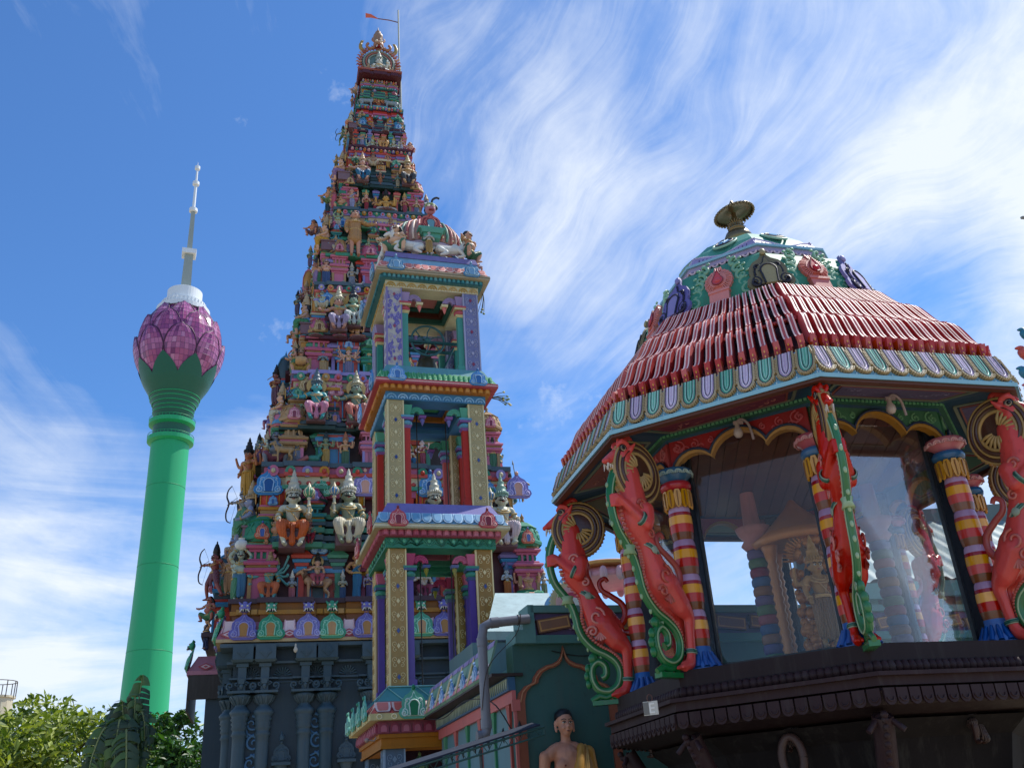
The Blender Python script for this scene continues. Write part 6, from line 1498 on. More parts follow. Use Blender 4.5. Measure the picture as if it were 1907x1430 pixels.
    for s, nm in ((-1, AR[0]), (1, AR[1])):
        a0, a1, a2 = [Vector((s * x, y, Z(z))) for x, y, z in ar[nm][:3]]
        for (p, q, t, r) in ((a0, a1, .55, .042), (a1, a2, .85, .033)):
            c = p.lerp(q, t); ax = (q - p).normalized(); u = ax.orthogonal().normalized(); w = ax.cross(u)
            o.tube([c + (u * cos(b) + w * sin(b)) * r for b in [2 * pi * i / 10 for i in range(11)]], .009, 5)
    o.tube([(-.08, -.04, Z(.80)), (-.02, -.10, Z(.70)), (.06, -.085, Z(.60))], .007, 4)
    parts['ornament'] = o.mesh('ornament')
    e = MB(); e.T = HT
    for s in (-1, 1):
        e.ball((s * .025, -.060, Z(.918)), (.015, .011, .010), 8, 5, mi=0); e.ball((s * .025, -.068, Z(.918)), (.007, .006, .008), 6, 4, mi=1)
        e.tube([(s * .010, -.066, Z(.935)), (s * .028, -.066, Z(.942)), (s * .044, -.056, Z(.935))], .0045, 4, mi=1)
    e.ball((0, -.072, Z(.877)), (.017, .008, .006), 8, 4, mi=2)
    if beard:
        for s in (-1, 1): e.tube([(0, -.078, Z(.890)), (s * .03, -.072, Z(.892)), (s * .048, -.055, Z(.902))], [.009, .008, .003], 5, mi=1)
    parts['face'] = e.mesh('face')
    h = MB(); h.T = HT
    h.ball((0, .02, Z(.935)), (.070, .070, .070), 14, 8)
    if head == 'crown':
        h.tube([(-.06, .04, Z(.90)), (-.09, .05, Z(.82))], [.03, .025], 6); h.tube([(.06, .04, Z(.90)), (.09, .05, Z(.82))], [.03, .025], 6)
    elif head == 'long': 
        for k in range(9): a = pi * (k - .5) / 8 ; h.tube([(.066 * cos(a), .01 + .06 * sin(a), Z(.93)), (.09 * cos(a), .03 + .07 * sin(a), Z(.86)), (.10 * cos(a), .03 + .06 * sin(a), Z(.79))], [.026, .028, .015], 6)
    elif head == 'bun': h.ball((0, .05, Z(1.0)), (.035, .04, .035)); 
    elif head == 'tall': h.lathe([(.066, .95), (.062, .99), (.07, 1.0), (.055, 1.08), (.03, 1.15), (.012, 1.17), (.016, 1.19), (0, 1.22)], 14, (0, .015, -sit))
    parts['hair'] = h.mesh('hair')
    if head == 'crown':
        c = MB(); c.T = HT; c.lathe([(.072, .945), (.078, .96), (.068, .975), (.066, 1.0), (.072, 1.01), (.058, 1.02), (.054, 1.06), (.058, 1.07), (.042, 1.08), (.036, 1.12), (.04, 1.13), (.02, 1.15), (.022, 1.17), (.004, 1.22)], 16, (0, .01, -sit))
        for k in range(9): a = -pi / 2 + (k - 4) * .32; c.ball((.076 * cos(a), .01 + .076 * sin(a), Z(.985)), (.012, .012, .022), 6, 4)
        parts['crown'] = c.mesh('crown')
    if extra == 'halo':
        c = MB(); c.T = HT @ Matrix.Translation((0, .06, Z(.95))) @ Matrix.Rotation(pi / 2, 4, 'X'); c.lathe([(.0, -.008), (.13, -.008), (.14, 0), (.13, .008), (0, .008)], 24); parts['halo'] = c.mesh('halo')
    if base in ('throne',):
        c = MB(); c.box(-.16, .16, -.1, .2, 0, .22); c.box(-.18, .18, -.12, .2, .22, .25); parts['seat'] = c.mesh('seat')
    if base == 'lotus':
        c = MB(); c.lathe([(.22, -.02), (.27, .01), (.2, .03)], 20, (0, -.05, 0)); 
        for k in range(16): a = 2 * pi * k / 16; c.ball((.26 * cos(a), -.05 + .26 * sin(a), .0), (.04, .04, .025), 6, 4)
        parts['seat'] = c.mesh('seat')
    return parts
def mace_mesh(x, z0, z1, r):
    mb = MB(); mb.tube([(x, -.15, z0), (x, -.14, z1)], [.014, .018], 8, mi=0)
    for z in (z0 + .03, (z0 + z1) / 2, z1 - .04): mb.ball((x, -.145, z), (.028, .028, .014), 10, 5, mi=1)
    mb.ball((x, -.14, z1 + r * .7), (r, r, r * .95), 12, 8, mi=2)
    for k in range(8): a = 2 * pi * k / 8; mb.tube([(x + r * cos(a) * .98 * cos(b), -.14 + r * sin(a) * .98 * cos(b), z1 + r * .7 + r * .93 * sin(b)) for b in (-.9, -.4, 0, .4, .9)], .008, 4, mi=1)
    mb.lathe([(.03, 0), (.01, .05), (0, .07)], 8, (x, -.14, z1 + r * 1.6), mi=1); return mb.mesh('mace')
def bow_mesh():
    mb = MB(); mb.tube(smooth_path([(-.30, -.10, .36), (-.45, -.10, .45), (-.49, -.10, .62), (-.40, -.10, .80), (-.49, -.10, .98), (-.45, -.10, 1.12), (-.32, -.10, 1.18)], 4), [.010 + .010 * sin(pi * i / 24) for i in range(25)], 6)
    mb.tube([(-.30, -.10, .36), (-.06, -.12, .84), (-.32, -.10, 1.18)], .003, 4); mb.tube([(-.06, -.12, .84), (-.47, -.10, .79)], .006, 5); return mb.mesh('bow')
FIG = {}
SPEC = {'stand': ('stand', 'crown', 'four'), 'stand2': ('stand2', 'crown', None), 'plain': ('stand2', 'bun', None), 'folded': ('folded', 'long', None, 1.1, True), 'woman': ('woman', 'bun', None), 'woman_crown': ('woman2', 'crown', None), 'guardL': ('throne', 'crown', None, 1.0, True), 'guardR': ('guard2', 'crown', None, 1.05, True),
        'throne': ('throne2', 'crown', 'halo'), 'lotus': ('lotus', 'crown', 'four'), 'squat': ('squat', 'long', None, 1.25, True), 'strong': ('strong', 'long', None, 1.15, True), 'archer': ('archer', 'tall', None, 1.0, True), 'kneel': ('kneel', 'tall', None, 1.05, True), 'man': ('man', 'bun', None), 'god_halo': ('stand', 'tall', 'halo')}
for k, v in SPEC.items(): FIG[k] = figure(*v)
MACEL, MACER, BOW = mace_mesh(.19, .40, .66, .07), mace_mesh(-.19, .40, .66, .06), bow_mesh()
CH = {'body': .22}
def fmat(h): return paint(pale(h, .10, .05) if h[1] > '4' or h[3] > '4' else h, rough=.45, var=.2, scale=9, bump=.10)
def cloth(h):
    """painted plaster drapery with modelled folds"""
    k = ('cloth', h)
    if k in _M: return _M[k]
    mt = paint(pale(h, .10, .05), rough=.47, var=.2, scale=9, bump=.10).copy(); t = mt.node_tree; b = t.nodes['Principled BSDF']
    tc = N(t, 'ShaderNodeTexCoord'); mp = N(t, 'ShaderNodeMapping'); mp.inputs['Scale'].default_value = (1, .6, .12); mp.inputs['Rotation'].default_value = (0, .25, 0); L(t, tc.outputs['Object'], mp.inputs[0])
    wv = N(t, 'ShaderNodeTexWave', i_Scale=14.0, i_Distortion=3.0, i_Detail=2.0); L(t, mp.outputs[0], wv.inputs['Vector'])
    bp = N(t, 'ShaderNodeBump', i_Strength=.8, i_Distance=.02); L(t, wv.outputs['Color'], bp.inputs['Height']); L(t, bp.outputs[0], b.inputs['Normal'])
    _M[k] = mt; return mt
HAIR, EYEW, LIP = fmat('#17130f'), fmat('#d9d2c2'), fmat('#8a2a24')
def statue(kind, loc, rz, H, skin, cloth_, crown, label, group=None, orn='#b9923f', items=(), hair=None):
    top = {'crown': 1.29, 'tall': 1.29}.get(SPEC[kind][1], 1.05); sit = {'throne': .245, 'guard2': .245, 'throne2': .245, 'lotus': .40, 'squat': .30, 'kneel': .24}.get(SPEC[kind][0], 0)
    if kind == 'strong': top = 1.1
    s = H / (top - sit)
    o = empty('statue', loc, rz, label, 'statue', group); o.scale = (s, s, s)
    for k, me in FIG[kind].items():
        ms = {'body': [fmat(skin)], 'garment': [cloth(cloth_)], 'ornament': [fmat(orn)], 'face': [EYEW, HAIR, LIP], 'hair': [fmat(hair) if hair else HAIR], 'crown': [fmat(crown)], 'halo': [fmat(orn)], 'seat': [fmat('#6a4a52')]}[k]
        link(k, me, o, mats=ms)
    for it in items:
        if it == 'maceL': link('mace', MACEL, o, mats=[fmat('#a8a890'), fmat('#c9b98a'), fmat('#1f7a54')])
        elif it == 'maceR': link('mace', MACER, o, mats=[fmat('#a8a890'), fmat('#c9b98a'), fmat('#2f6fa8')])
        elif it == 'bow': link('bow', BOW, o, mats=[fmat('#3a2a26')])
        elif it == 'pot':
            mb = MB(); mb.ball((0, -.03, 1.13), (.13, .12, .11), 16, 10); mb.lathe([(.05, 0), (.07, .04)], 12, (0, -.03, 1.22)); link('pot', mb.mesh('pot'), o, mats=[fmat('#c9cfc9')])
        elif it == 'heads':
            mb = MB()
            for q in (-2, -1, 1, 2): mb.ball((q * .075, .01, .905 - sit), (.05, .055, .065), 10, 7, mi=0); mb.lathe([(.05, .0), (.055, .02), (.03, .06), (.035, .08), (.0, .16)], 8, (q * .075, .015, .955 - sit), mi=1)
            link('side_heads', mb.mesh('side_heads'), o, mats=[fmat(skin), fmat(crown)])
        elif it == 'arms':
            mb = MB()
            for q in (-1, 1):
                for a in (.2, .55, -.15, -.5): mb.tube([(q * .12, .03, .78 - sit), (q * .27, .03, .76 + a * .25 - sit), (q * .34, -.03, .80 + a * .5 - sit)], [.032, .026, .022], 6); mb.ball((q * .345, -.04, .82 + a * .5 - sit), (.028, .025, .032), 8, 5)
            link('extra_arms', mb.mesh('extra_arms'), o, mats=[fmat(skin)])
        elif it == 'drum':
            mb = MB(); mb.lathe([(.09, -.13), (.12, -.05), (.12, .05), (.09, .13)], 14, (0, 0, 0)); me = mb.mesh('drum'); q = link('drum', me, o, (0, -.22, .30), mats=[fmat('#b0803a')]); q.rotation_euler = (0, pi / 2, 0)
        elif it == 'spear':
            mb = MB(); mb.tube([(.22, -.16, .0), (.10, -.16, 1.1)], .013, 6); mb.tube([(.10, -.16, 1.1), (.085, -.16, 1.24)], [.03, .002], 6); link('spear', mb.mesh('spear'), o, mats=[fmat('#7a7f78')])
        elif it == 'flute':
            mb = MB(); mb.tube([(-.22, -.12, .86), (.05, -.12, .88)], .012, 6); link('flute', mb.mesh('flute'), o, mats=[fmat('#7a5a30')])
    return o
# ---- four-legged animals
def beast(kind):
    lay = kind == 'bull_lying'
    P = []; b = .0 if not lay else -.30
    P.append(('t', [(-.32, 0, .62 + b), (-.1, 0, .60 + b), (.15, 0, .62 + b), (.32, 0, .66 + b)], [.13, .145, .15, .13]))
    up = .12 if kind != 'lion' else .0
    P.append(('t', [(.34, 0, .70 + b), (.43, 0, .84 + b), (.48, 0, .95 + b)], [.11, .085, .07]))
    P.append(('t', [(.46, 0, .98 + b), (.58, 0, .93 + b), (.66, 0, .88 + b)], [.075, .06, .045]))
    for s in (-1, 1):
        if lay:
            P.append(('t', [(.26, s * .1, .28), (.40, s * .12, .10), (.22, s * .13, .04)], [.07, .05, .035])); P.append(('t', [(-.30, s * .1, .25), (-.12, s * .16, .12), (-.30, s * .17, .04)], [.09, .06, .035]))
        else:
            P.append(('t', [(.28, s * .08, .58), (.30, s * .08, .32), (.28, s * .08, .05)], [.075, .045, .032])); P.append(('t', [(-.30, s * .08, .56), (-.22, s * .08, .38), (-.34, s * .08, .24), (-.30, s * .08, .05)], [.09, .055, .038, .032]))
            P.append(('b', (.30, s * .08, .03), (.05, .035, .03))); P.append(('b', (-.28, s * .08, .03), (.05, .035, .03)))
        P.append(('t', [(.44, s * .06, 1.0 + b), (.42, s * .13, 1.03 + b)], [.025, .012]))
        if kind.startswith('bull') or kind == 'cow': P.append(('t', [(.47, s * .05, 1.03 + b), (.48, s * .10, 1.10 + b), (.46, s * .09, 1.17 + b)], [.02, .016, .008]))
    if lay or kind == 'cow': P.append(('b', (.16, 0, .76 + b), (.10, .07, .09)))
    d = {'body': sculpt(P, .017, 'body', 1)}
    m_ = MB(); m_.tube(smooth_path([(-.43, 0, .66 + b), (-.50, 0, .60 + b), (-.52, .02, .42 + b * .6), (-.48, .04, .30 + b * .4)]), [.022] * 8 + [.03] * 5, 6); 
    if kind == 'lion':
        for k in range(40):
            r_ = random.Random(k); a = r_.uniform(0, 6.28); m_.ball((.38 + .06 * r_.random(), .13 * cos(a), .86 + .14 * sin(a)), (.05, .035, .05), 6, 4)
    d['mane_and_tail' if kind == 'lion' else 'tail'] = m_.mesh('tail')
    e = MB()
    for s in (-1, 1): e.ball((.52, s * .055, .985 + b), .014, 6, 4)
    e.ball((.69, 0, .89 + b), (.015, .03, .02), 6, 4); e.tube([(.42 + .085 * cos(a) * .4, .10 * sin(a), .80 + b + .06 * cos(a)) for a in [2 * pi * i / 12 for i in range(13)]], .014, 5)
    d['face'] = e.mesh('face'); return d
BEAST = {k: beast(k) for k in ('lion', 'cow', 'bull_lying', 'dog')}
def animal(kind, loc, rz, L_, colr, label, group=None, dark='#2a2018'):
    o = empty('animal_statue', loc, rz, label, 'statue', group); s = L_ / 1.15; o.scale = (s, s, s)
    for k, me in BEAST[kind].items(): link(k, me, o, mats=[fmat(colr) if k != 'face' and kind != 'lion' or k == 'body' else fmat('#5a3a22' if kind == 'lion' and k != 'face' else dark)])
    return o
# ---- figures on the front of the tall tower, where the photograph shows them
def put(fr, px, py, y):
    """point in the vertical plane y of frame fr seen at (px, py)"""
    return fr.ony(px, py, y)
def gput(tier, row, px, py, off):
    s = SS[tier]; z = LEV[tier]
    if row == 2: y = SIDE0 * s - .15
    else: y = (-GB * s + off) if row == 0 else (-GB * (SS[tier + 1] * .75 + s * .25) - off)
    P_ = GT.ony(px, py, y)
    if row != 1: P_.z = z + .01
    return P_, y
TN = ['lowest tier', 'second tier', 'third tier', 'fourth tier', 'fifth tier', 'sixth tier', 'top tier']
FS = [  # tier,row,px,pyfoot,hpx,kind,skin,cloth,crown,label,items
 (0,0,444,1111,104,'strong','#9aa890','#2f6f9a','', 'pale bearded strongman in blue shorts lifting a silver pot, lowest tier left corner',('pot',)),
 (0,0,499,1113,102,'throne','#4f9a96','#d2622e','#a58a5c','five-headed turquoise god in orange seated beside the lowest left corner shrine',('heads','arms')),
 (0,0,543,1110,58,'stand2','#7a8fa0','#b54a5a','#c9c4b0','small grey-blue attendant statue between the five-headed god and the lion',()),
 (0,0,638,1107,58,'stand2','#a0a898','#3a5a8a','#b9b4a0','small pale attendant statue just right of the lion on the lowest tier',()),
 (0,0,664,1106,92,'woman','#b87f58','#236f9e','','woman statue in a bright blue sari at the left edge of the bell tower',()),
 (0,0,686,1102,66,'woman_crown','#8f86a8','#55407a','#c9a050','purple-robed woman statue half hidden behind the lowest gold pillar',()),
 (0,0,790,1100,80,'throne','#cfc3b8','#8f2f4a','#c9a050','seated figure in maroon and white seen through the lowest bell tower opening',()),
 (0,0,862,1098,60,'stand','#4f9a82','#b58a3a','#c9a050','small green-skinned god seen beside the lowest right inner column',()),
 (0,0,946,1101,70,'stand2','#a8bcc9','#d0702c','#3f5f8a','small pale blue figure in orange shorts just right of the bell tower',()),
 (0,0,984,1098,82,'lotus','#c77f5e','#1f8f5e','#1f2a24','seated goddess in green holding up her hands, lowest tier right corner',()),
 (0,0,1014,1097,58,'stand','#9fb0b8','#7f8f5f','#c9b07a','pale small statue at the far right end of the lowest tier',()),
 (0,1,543,1024,150,'guardL','#a6a88e','#cf5a26','#b8b49a','large pale guardian in orange with a green mace, left of the blue barrel shrine',('maceL',)),
 (0,1,648,1019,147,'guardR','#77856a','#c9bfa0','#b8b49a','large olive guardian in cream cloth holding a blue mace',('maceR',)),
 (0,1,812,1021,140,'guardL','#8a8f7a','#c9822f','#b8b49a','large guardian in orange seen through the middle bell tower opening',('maceL',)),
 (0,1,940,1021,137,'guardR','#a5a890','#c9b5b8','#6f9a84','large pale guardian right of the bell tower with a tall green crown',('maceR',)),
 (1,0,512,870,66,'squat','#5f6a78','#7f3a4f','','dark grey seated bearded man at the left end of the second tier',()),
 (1,0,552,868,68,'god_halo','#3f4a58','#8a93a5','','dark blue god statue in grey trousers with a tan halo, second tier',()),
 (1,0,606,869,70,'stand','#6f8a66','#c9a04a','#3a4a52','green-faced god in yellow beside the small peacock, second tier',()),
 (1,0,643,869,68,'stand','#c2895a','#3f6f4a','#a5603a','tan four-armed god in green trousers on the second tier',()),
 (1,0,687,868,56,'woman','#c98f8a','#b0587a','','woman in a pink sari beside the left post of the bell tower, second tier',()),
 (1,0,763,868,54,'throne','#c2a58a','#2f6f9a','#3a7a5a','seated figure in blue trousers seen through the middle bell tower opening',()),
 (1,0,787,870,55,'woman','#d8b8b0','#a02f44','','leaning woman statue in red and white inside the middle opening',()),
 (1,0,920,886,70,'stand','#8f9a62','#2f6f4a','#3a3a2a','olive god statue with green legs just right of the bell tower, second tier',()),
 (1,2,948,888,66,'kneel','#7f93a5','#2f7f9a','','blue-grey hunter kneeling with a long spear at the right corner, second tier',('spear',)),
 (1,1,588,788,103,'throne','#2f9a9f','#c26a8a','#3f5a66','large turquoise god in pink dhoti seated on the second tier',()),
 (1,1,663,791,101,'throne','#6f8a72','#b04a3a','#a5a07a','large green goddess in red seated beside the bell tower eave',()),
 (2,0,559,690,48,'squat','#c79276','#c0a04a','','pot-bellied drummer statue with a checked drum, third tier left corner',('drum',)),
 (2,0,601,690,58,'stand2','#4f7f9a','#d0b07a','#2f4f6a','blue flute god in front of the white cow, third tier',()),
 (2,0,649,691,64,'stand','#c79276','#77729a','#b58a3a','many-armed god with grey and purple striped legs, third tier',('arms',)),
 (2,0,687,689,54,'woman_crown','#4f9a72','#2f7f4a','#c9a050','green-skinned woman in green sari beside the top bell tower pillar',()),
 (2,0,765,696,40,'throne','#c98f8a','#b02f3a','#c9a050','red seated figure behind the bell wheel, on the left',()),
 (2,0,778,696,34,'stand','#4f8a72','#b0a050','#c9a050','small green standing figure behind the bell',()),
 (2,0,812,698,36,'stand2','#c98a5a','#a04a3a','#c9a050','small orange-brown figure right of the bell wheel',()),
 (2,1,630,620,86,'throne','#b9806a','#8f80a8','#a5a07a','large woman statue in lilac seated left of the green man, third tier',()),
 (2,1,658,612,80,'throne','#6f9a80','#a9b5b0','#26303a','large green man with halo and pale trousers beside the bell tower roof',()),
 (3,0,590,522,46,'folded','#c28a6a','#2f7a4a','','dark-haired strongman in green cloth, leftmost on the fourth tier',()),
 (3,0,607,524,50,'folded','#c28a72','#2f4f8a','','strongman in blue shorts with crossed arms on the fourth tier',()),
 (3,0,655,526,48,'stand','#8f9aa0','#8a93a5','#b8b49a','grey-white god with small dogs at his feet, fourth tier',()),
 (3,0,703,520,52,'kneel','#c98f86','#b05a6a','','pink-skinned kneeling figure by the corner of the bell tower roof',()),
 (3,1,661,478,87,'man','#c98f72','#a8702a','','large clean-shaven man in a brown long shirt and green cloth with open arms',()),
 (4,0,634,385,31,'squat','#c98f6a','#2f8a5a','','small seated man in green at the left end of the fifth tier',()),
 (4,0,655,386,43,'woman','#c98f7a','#8f93c0','','woman in lilac skirt and green blouse, fifth tier left',()),
 (4,0,682,385,43,'woman_crown','#c98f7a','#b02f3a','#c9a050','woman in a red sari left of the cross-legged golden god',()),
 (4,0,719,391,50,'lotus','#d8a04a','#d8d0bc','#26201a','golden-faced god with white legs crossed at the middle of the fifth tier',()),
 (4,0,754,394,44,'woman_crown','#c98f7a','#a82f44','#c9a050','woman in a dark red sari right of the cross-legged golden god',()),
 (4,0,776,397,38,'stand2','#b9a58a','#6f7fa0','#7a7a5a','small man in grey-blue at the right end of the fifth tier',()),
 (4,1,675,341,57,'throne2x','#b9806a','#236f9e','#b58a5a','woman in blue and green seated above the fifth tier, left side',()),
 (4,1,760,349,60,'guardR','#c79a6a','#26303a','#b8a06a','muscular tan man with crown seated above the fifth tier, right side',()),
 (5,0,674,268,31,'woman','#c98f7a','#8f8ab0','','small woman in grey-lilac at the left of the sixth tier',()),
 (5,0,694,270,31,'lotus','#9fb89a','#b9cfa8','#c9b05a','small pale green seated figure left of the golden seated god',()),
 (5,0,713,273,42,'throne','#d08f5a','#d0902a','#3a2a1a','golden-orange god seated at the middle of the sixth tier',()),
 (5,0,733,275,31,'lotus','#b0c0b0','#c9d4c0','#c9b05a','small whitish seated figure right of the golden seated god',()),
 (5,0,748,277,33,'woman_crown','#c9a08a','#c9c4d8','#c9a050','small woman in pale lilac at the right of the sixth tier',()),
 (5,0,764,280,22,'squat','#c98f7a','#b03f54','','tiny crouching figure in red at the right end of the sixth tier',()),
 (6,0,705,174,28,'stand','#c97a4a','#c0602a','#a58a5c','small orange multi-armed figure between the two grey beasts near the top',('arms',)),
]
for (tier, row, px, py, hpx, kind, skin, cl_, crown, label, items) in FS:
    if kind == 'throne2x': kind = 'throne'
    off = {0: .05 + .28 * SS[tier], 1: .10, 2: 0}[row]
    if row == 1: off = .22 * (SS[tier] + .3)
    P_, y = gput(tier, row, px, py, off)
    k = GT.ppm((P_.x, y, P_.z)); dep = (GT.w(P_.x, y, P_.z) - EYE).normalized()
    H = hpx / k / max(.55, Vector((0, 0, 1)).dot(UPV) - Vector((0, 0, 1)).dot(FWD) * (Vector(dep).dot(UPV)) / Vector(dep).dot(FWD)) 
    statue(kind, GT.w(P_.x, y, P_.z), GT.a, H * 1.02, skin, cl_, crown or '#a58a5c', label, None, items=items)
def ganimal(kind, tier, px, Lpx, col, label, off, flip=1, zoff=0, yoff=0):
    P_, y = gput(tier, 0, px, 0.0 + 1000, off)
    # find x for this column at ledge height
    z = LEV[tier] + .01 + zoff; lo, hi = -5.0, 5.0
    for _ in range(30):
        mid = (lo + hi) / 2; Q = GT.w(mid, y, z + .3) - EYE; X_ = PW / 2 + F_PX * Q.dot(RGT) / Q.dot(FWD)
        if X_ < px: lo = mid
        else: hi = mid
    k = GT.ppm((lo, y, z)); return animal(kind, GT.w(lo, y, z), GT.a + (pi if flip < 0 else 0), Lpx / k, col, label), lo, y, z, k
_, lx_, ly_, lz_, lk_ = ganimal('lion', 0, 592, 68, '#a5713c', 'tawny lion with dark mane carrying a red goddess, lowest tier', .34, -1)
statue('throne', GT.w(lx_ - .02, ly_ - .02, lz_ + .36), GT.a, .88, '#c28a6a', '#b02f44', '#26201a', 'red-robed goddess riding the tawny lion on the lowest tier')
ganimal('cow', 2, 601, 40, '#b9cfd4', 'small white cow behind the blue flute god on the third tier', .42, -1)
ganimal('dog', 3, 648, 18, '#8a8f8a', 'small grey dog left of the grey-white god on the fourth tier', .2, -1)
ganimal('dog', 3, 668, 18, '#b0b0a0', 'small pale dog right of the grey-white god on the fourth tier', .2, 1)
ganimal('dog', 6, 682, 34, '#7f8f98', 'grey winged-looking beast sitting left of the top orange figure', .1, 1)
ganimal('dog', 6, 729, 34, '#7f8f98', 'grey beast sitting right of the top orange figure', .1, -1)
ganimal('dog', 1, 530, 46, '#9a7a4a', 'tan leaping hound below the grey bearded man, second tier left', -.05, -1)
ganimal('dog', 1, 962, 44, '#a5803f', 'tan hound climbing down at the right corner of the second tier', (GB + SIDE0) * SS[1] - .35, 1)
pk = MB(); pk.ball((0, 0, .16), (.13, .06, .07)); pk.tube(smooth_path([(.08, 0, .18), (.15, 0, .28), (.12, 0, .38), (.17, 0, .42)]), [.04] * 5 + [.02] * 8, 6); pk.tube([(-.1, 0, .18), (-.4, 0, .05)], [.06, .02], 6, mi=1); pk.tube([(0, 0, .1), (0, 0, 0)], .012, 4)
P_, y = gput(1, 0, 583, 868, .2); me = pk.mesh('body'); o = setp(link('peacock_statue', me, None, GT.w(P_.x, y, P_.z), GT.a + pi * 0, 1.3, [fmat('#2f7f6a'), fmat('#b0605a')]), 'small teal peacock with reddish tail beside the god in yellow', 'statue')
# crown deity
statue('lotus', GT.w(0, -.46, 25.5), GT.a, 1.15, '#b9c4bc', '#c9d0c8', '#8a9a8c', 'white seated deity inside the red flame arch at the very top')
for s, nm in ((-1, 'left'), (1, 'right')): statue('stand', GT.w(s * .36, -.45, 25.5), GT.a, .62, '#a58a6a', '#7f6a4a', '#a58a5c', 'small brown attendant %s of the white deity in the flame arch' % ('on the near-tower side,' if s < 0 else 'on the flag-pole side,'))
# ---- figures in profile along the left flank and side bay
LF = [  # px, py foot, hpx, kind, skin, cloth, crown, label, items, plane y' factor
 (396,1115,98,'archer','#7f2f2a','#6a2f3a','','dark red archer with black tall hair, lowest on the left flank',('bow',)),
 (424,1108,86,'stand','#b98a62','#a5703a','#b08a5a','tan multi-armed figure behind the strongman with the pot',('arms',)),
 (388,1158,44,'squat','#a04a3a','#2f7a4a','','red crouching figure over the left eave with green cloth',()),
 (383,1208,52,'woman','#c2895a','#1f2f5a','','small sitting woman in dark blue on the left side eave',()),
 (458,934,114,'stand','#b0623a','#c9922c','#1c1a18','big brown four-armed god with a black crown in yellow, left flank second tier',()),
 (450,1000,104,'archer','#6f7a88','#4f8a6a','','grey-blue archer bending with a long curved bow, left flank',('bow',)),
 (436,1040,60,'kneel','#a5806a','#c2b5a0','','small brown kneeling figure below the bow, left flank',()),
 (480,866,58,'god_halo','#3f6f72','#6a4a7a','','teal figure behind the leaping hound, left flank',()),
 (497,860,70,'kneel','#b0623a','#a04a3a','','orange-brown crowned figure peeping above the second tier, left flank',()),
 (511,757,78,'stand2','#8a4a42','#5f3a4a','#17130f','dark flute player with a tall black hairdo, left flank third tier',('flute',)),
 (505,800,52,'kneel','#b86a7a','#6a4a8a','','pink-skinned kneeling woman below the flute player, left flank',()),
 (523,770,44,'lotus','#3f8a9a','#7a4a5a','#c9a050','small turquoise seated figure beside the flute player',()),
 (545,700,50,'strong','#a5786a','#a5863a','','small strongman below the drummer, left flank',()),
 (553,590,52,'stand2','#3f6f7a','#4f4a6a','#17130f','dark figure with black crown, left flank beside the third tier',()),
 (548,640,48,'kneel','#c28a62','#a5703a','','tan crouching figure at the left flank, third tier',()),
 (570,560,40,'lotus','#a5706a','#5f8a7a','#a58a5c','small seated figure at the left flank below the fourth tier',()),
 (577,500,46,'stand2','#4f7f82','#5a4a7a','#b58a4a','small teal figure at the left flank of the fourth tier',()),
 (592,470,52,'woman','#a5806a','#6a70a0','','woman in blue-grey sari in profile, left flank fourth tier',()),
 (583,440,34,'squat','#b9704a','#5a3a4a','','brown crouching figure at the left flank above the fourth tier',()),
 (604,430,44,'stand','#b9806a','#3f6f9a','#8a5a3a','brown figure with blue cloth, left flank under the fifth tier',()),
 (612,380,36,'squat','#c07a4a','#5f8a5a','','small orange-brown squatting figure, left flank of the fifth tier',()),
 (620,345,36,'stand','#c28a62','#3f7f9a','#a58a5c','small tan figure in blue, left flank of the fifth tier',()),
 (626,315,32,'stand','#c2a05a','#7a7a4a','#a58a5c','small golden figure, left flank over the fifth tier',()),
 (638,268,40,'archer','#6f8f6a','#5f7a4a','','small green figure with a bow, left flank of the sixth tier',('bow',)),
 (652,235,30,'stand2','#4f7a72','#5a6a5a','#26201a','small dark figure in profile, left flank above the sixth tier',()),
 (656,200,28,'stand2','#b07f6a','#7a5a4a','#26201a','small brown figure in profile, left flank near the top',()),
 (664,176,26,'squat','#b98a7a','#a58a6a','','tiny crouching figure, left flank just below the crown',()),
]
for (px, py, hpx, kind, skin, cl_, crown, label, items) in LF:
    lo, hi = 5.0, 28.0
    y = 0
    for it in range(12):
        z = GT.ony(px, py, y).z; y = (SIDE0 if px < 650 else 0) * S_at(z) - .30 * S_at(z) - (.05 if z > 7 else -.35)
    P_ = GT.ony(px, py, y); k = GT.ppm((P_.x, y, P_.z))
    prof = kind in ('archer', 'stand2', 'kneel', 'woman')
    statue(kind, GT.w(P_.x, y, P_.z), GT.a - (radians(55) if prof else radians(35)), hpx / k * 1.12, skin, cl_, crown or '#a58a5c', label, items=items)
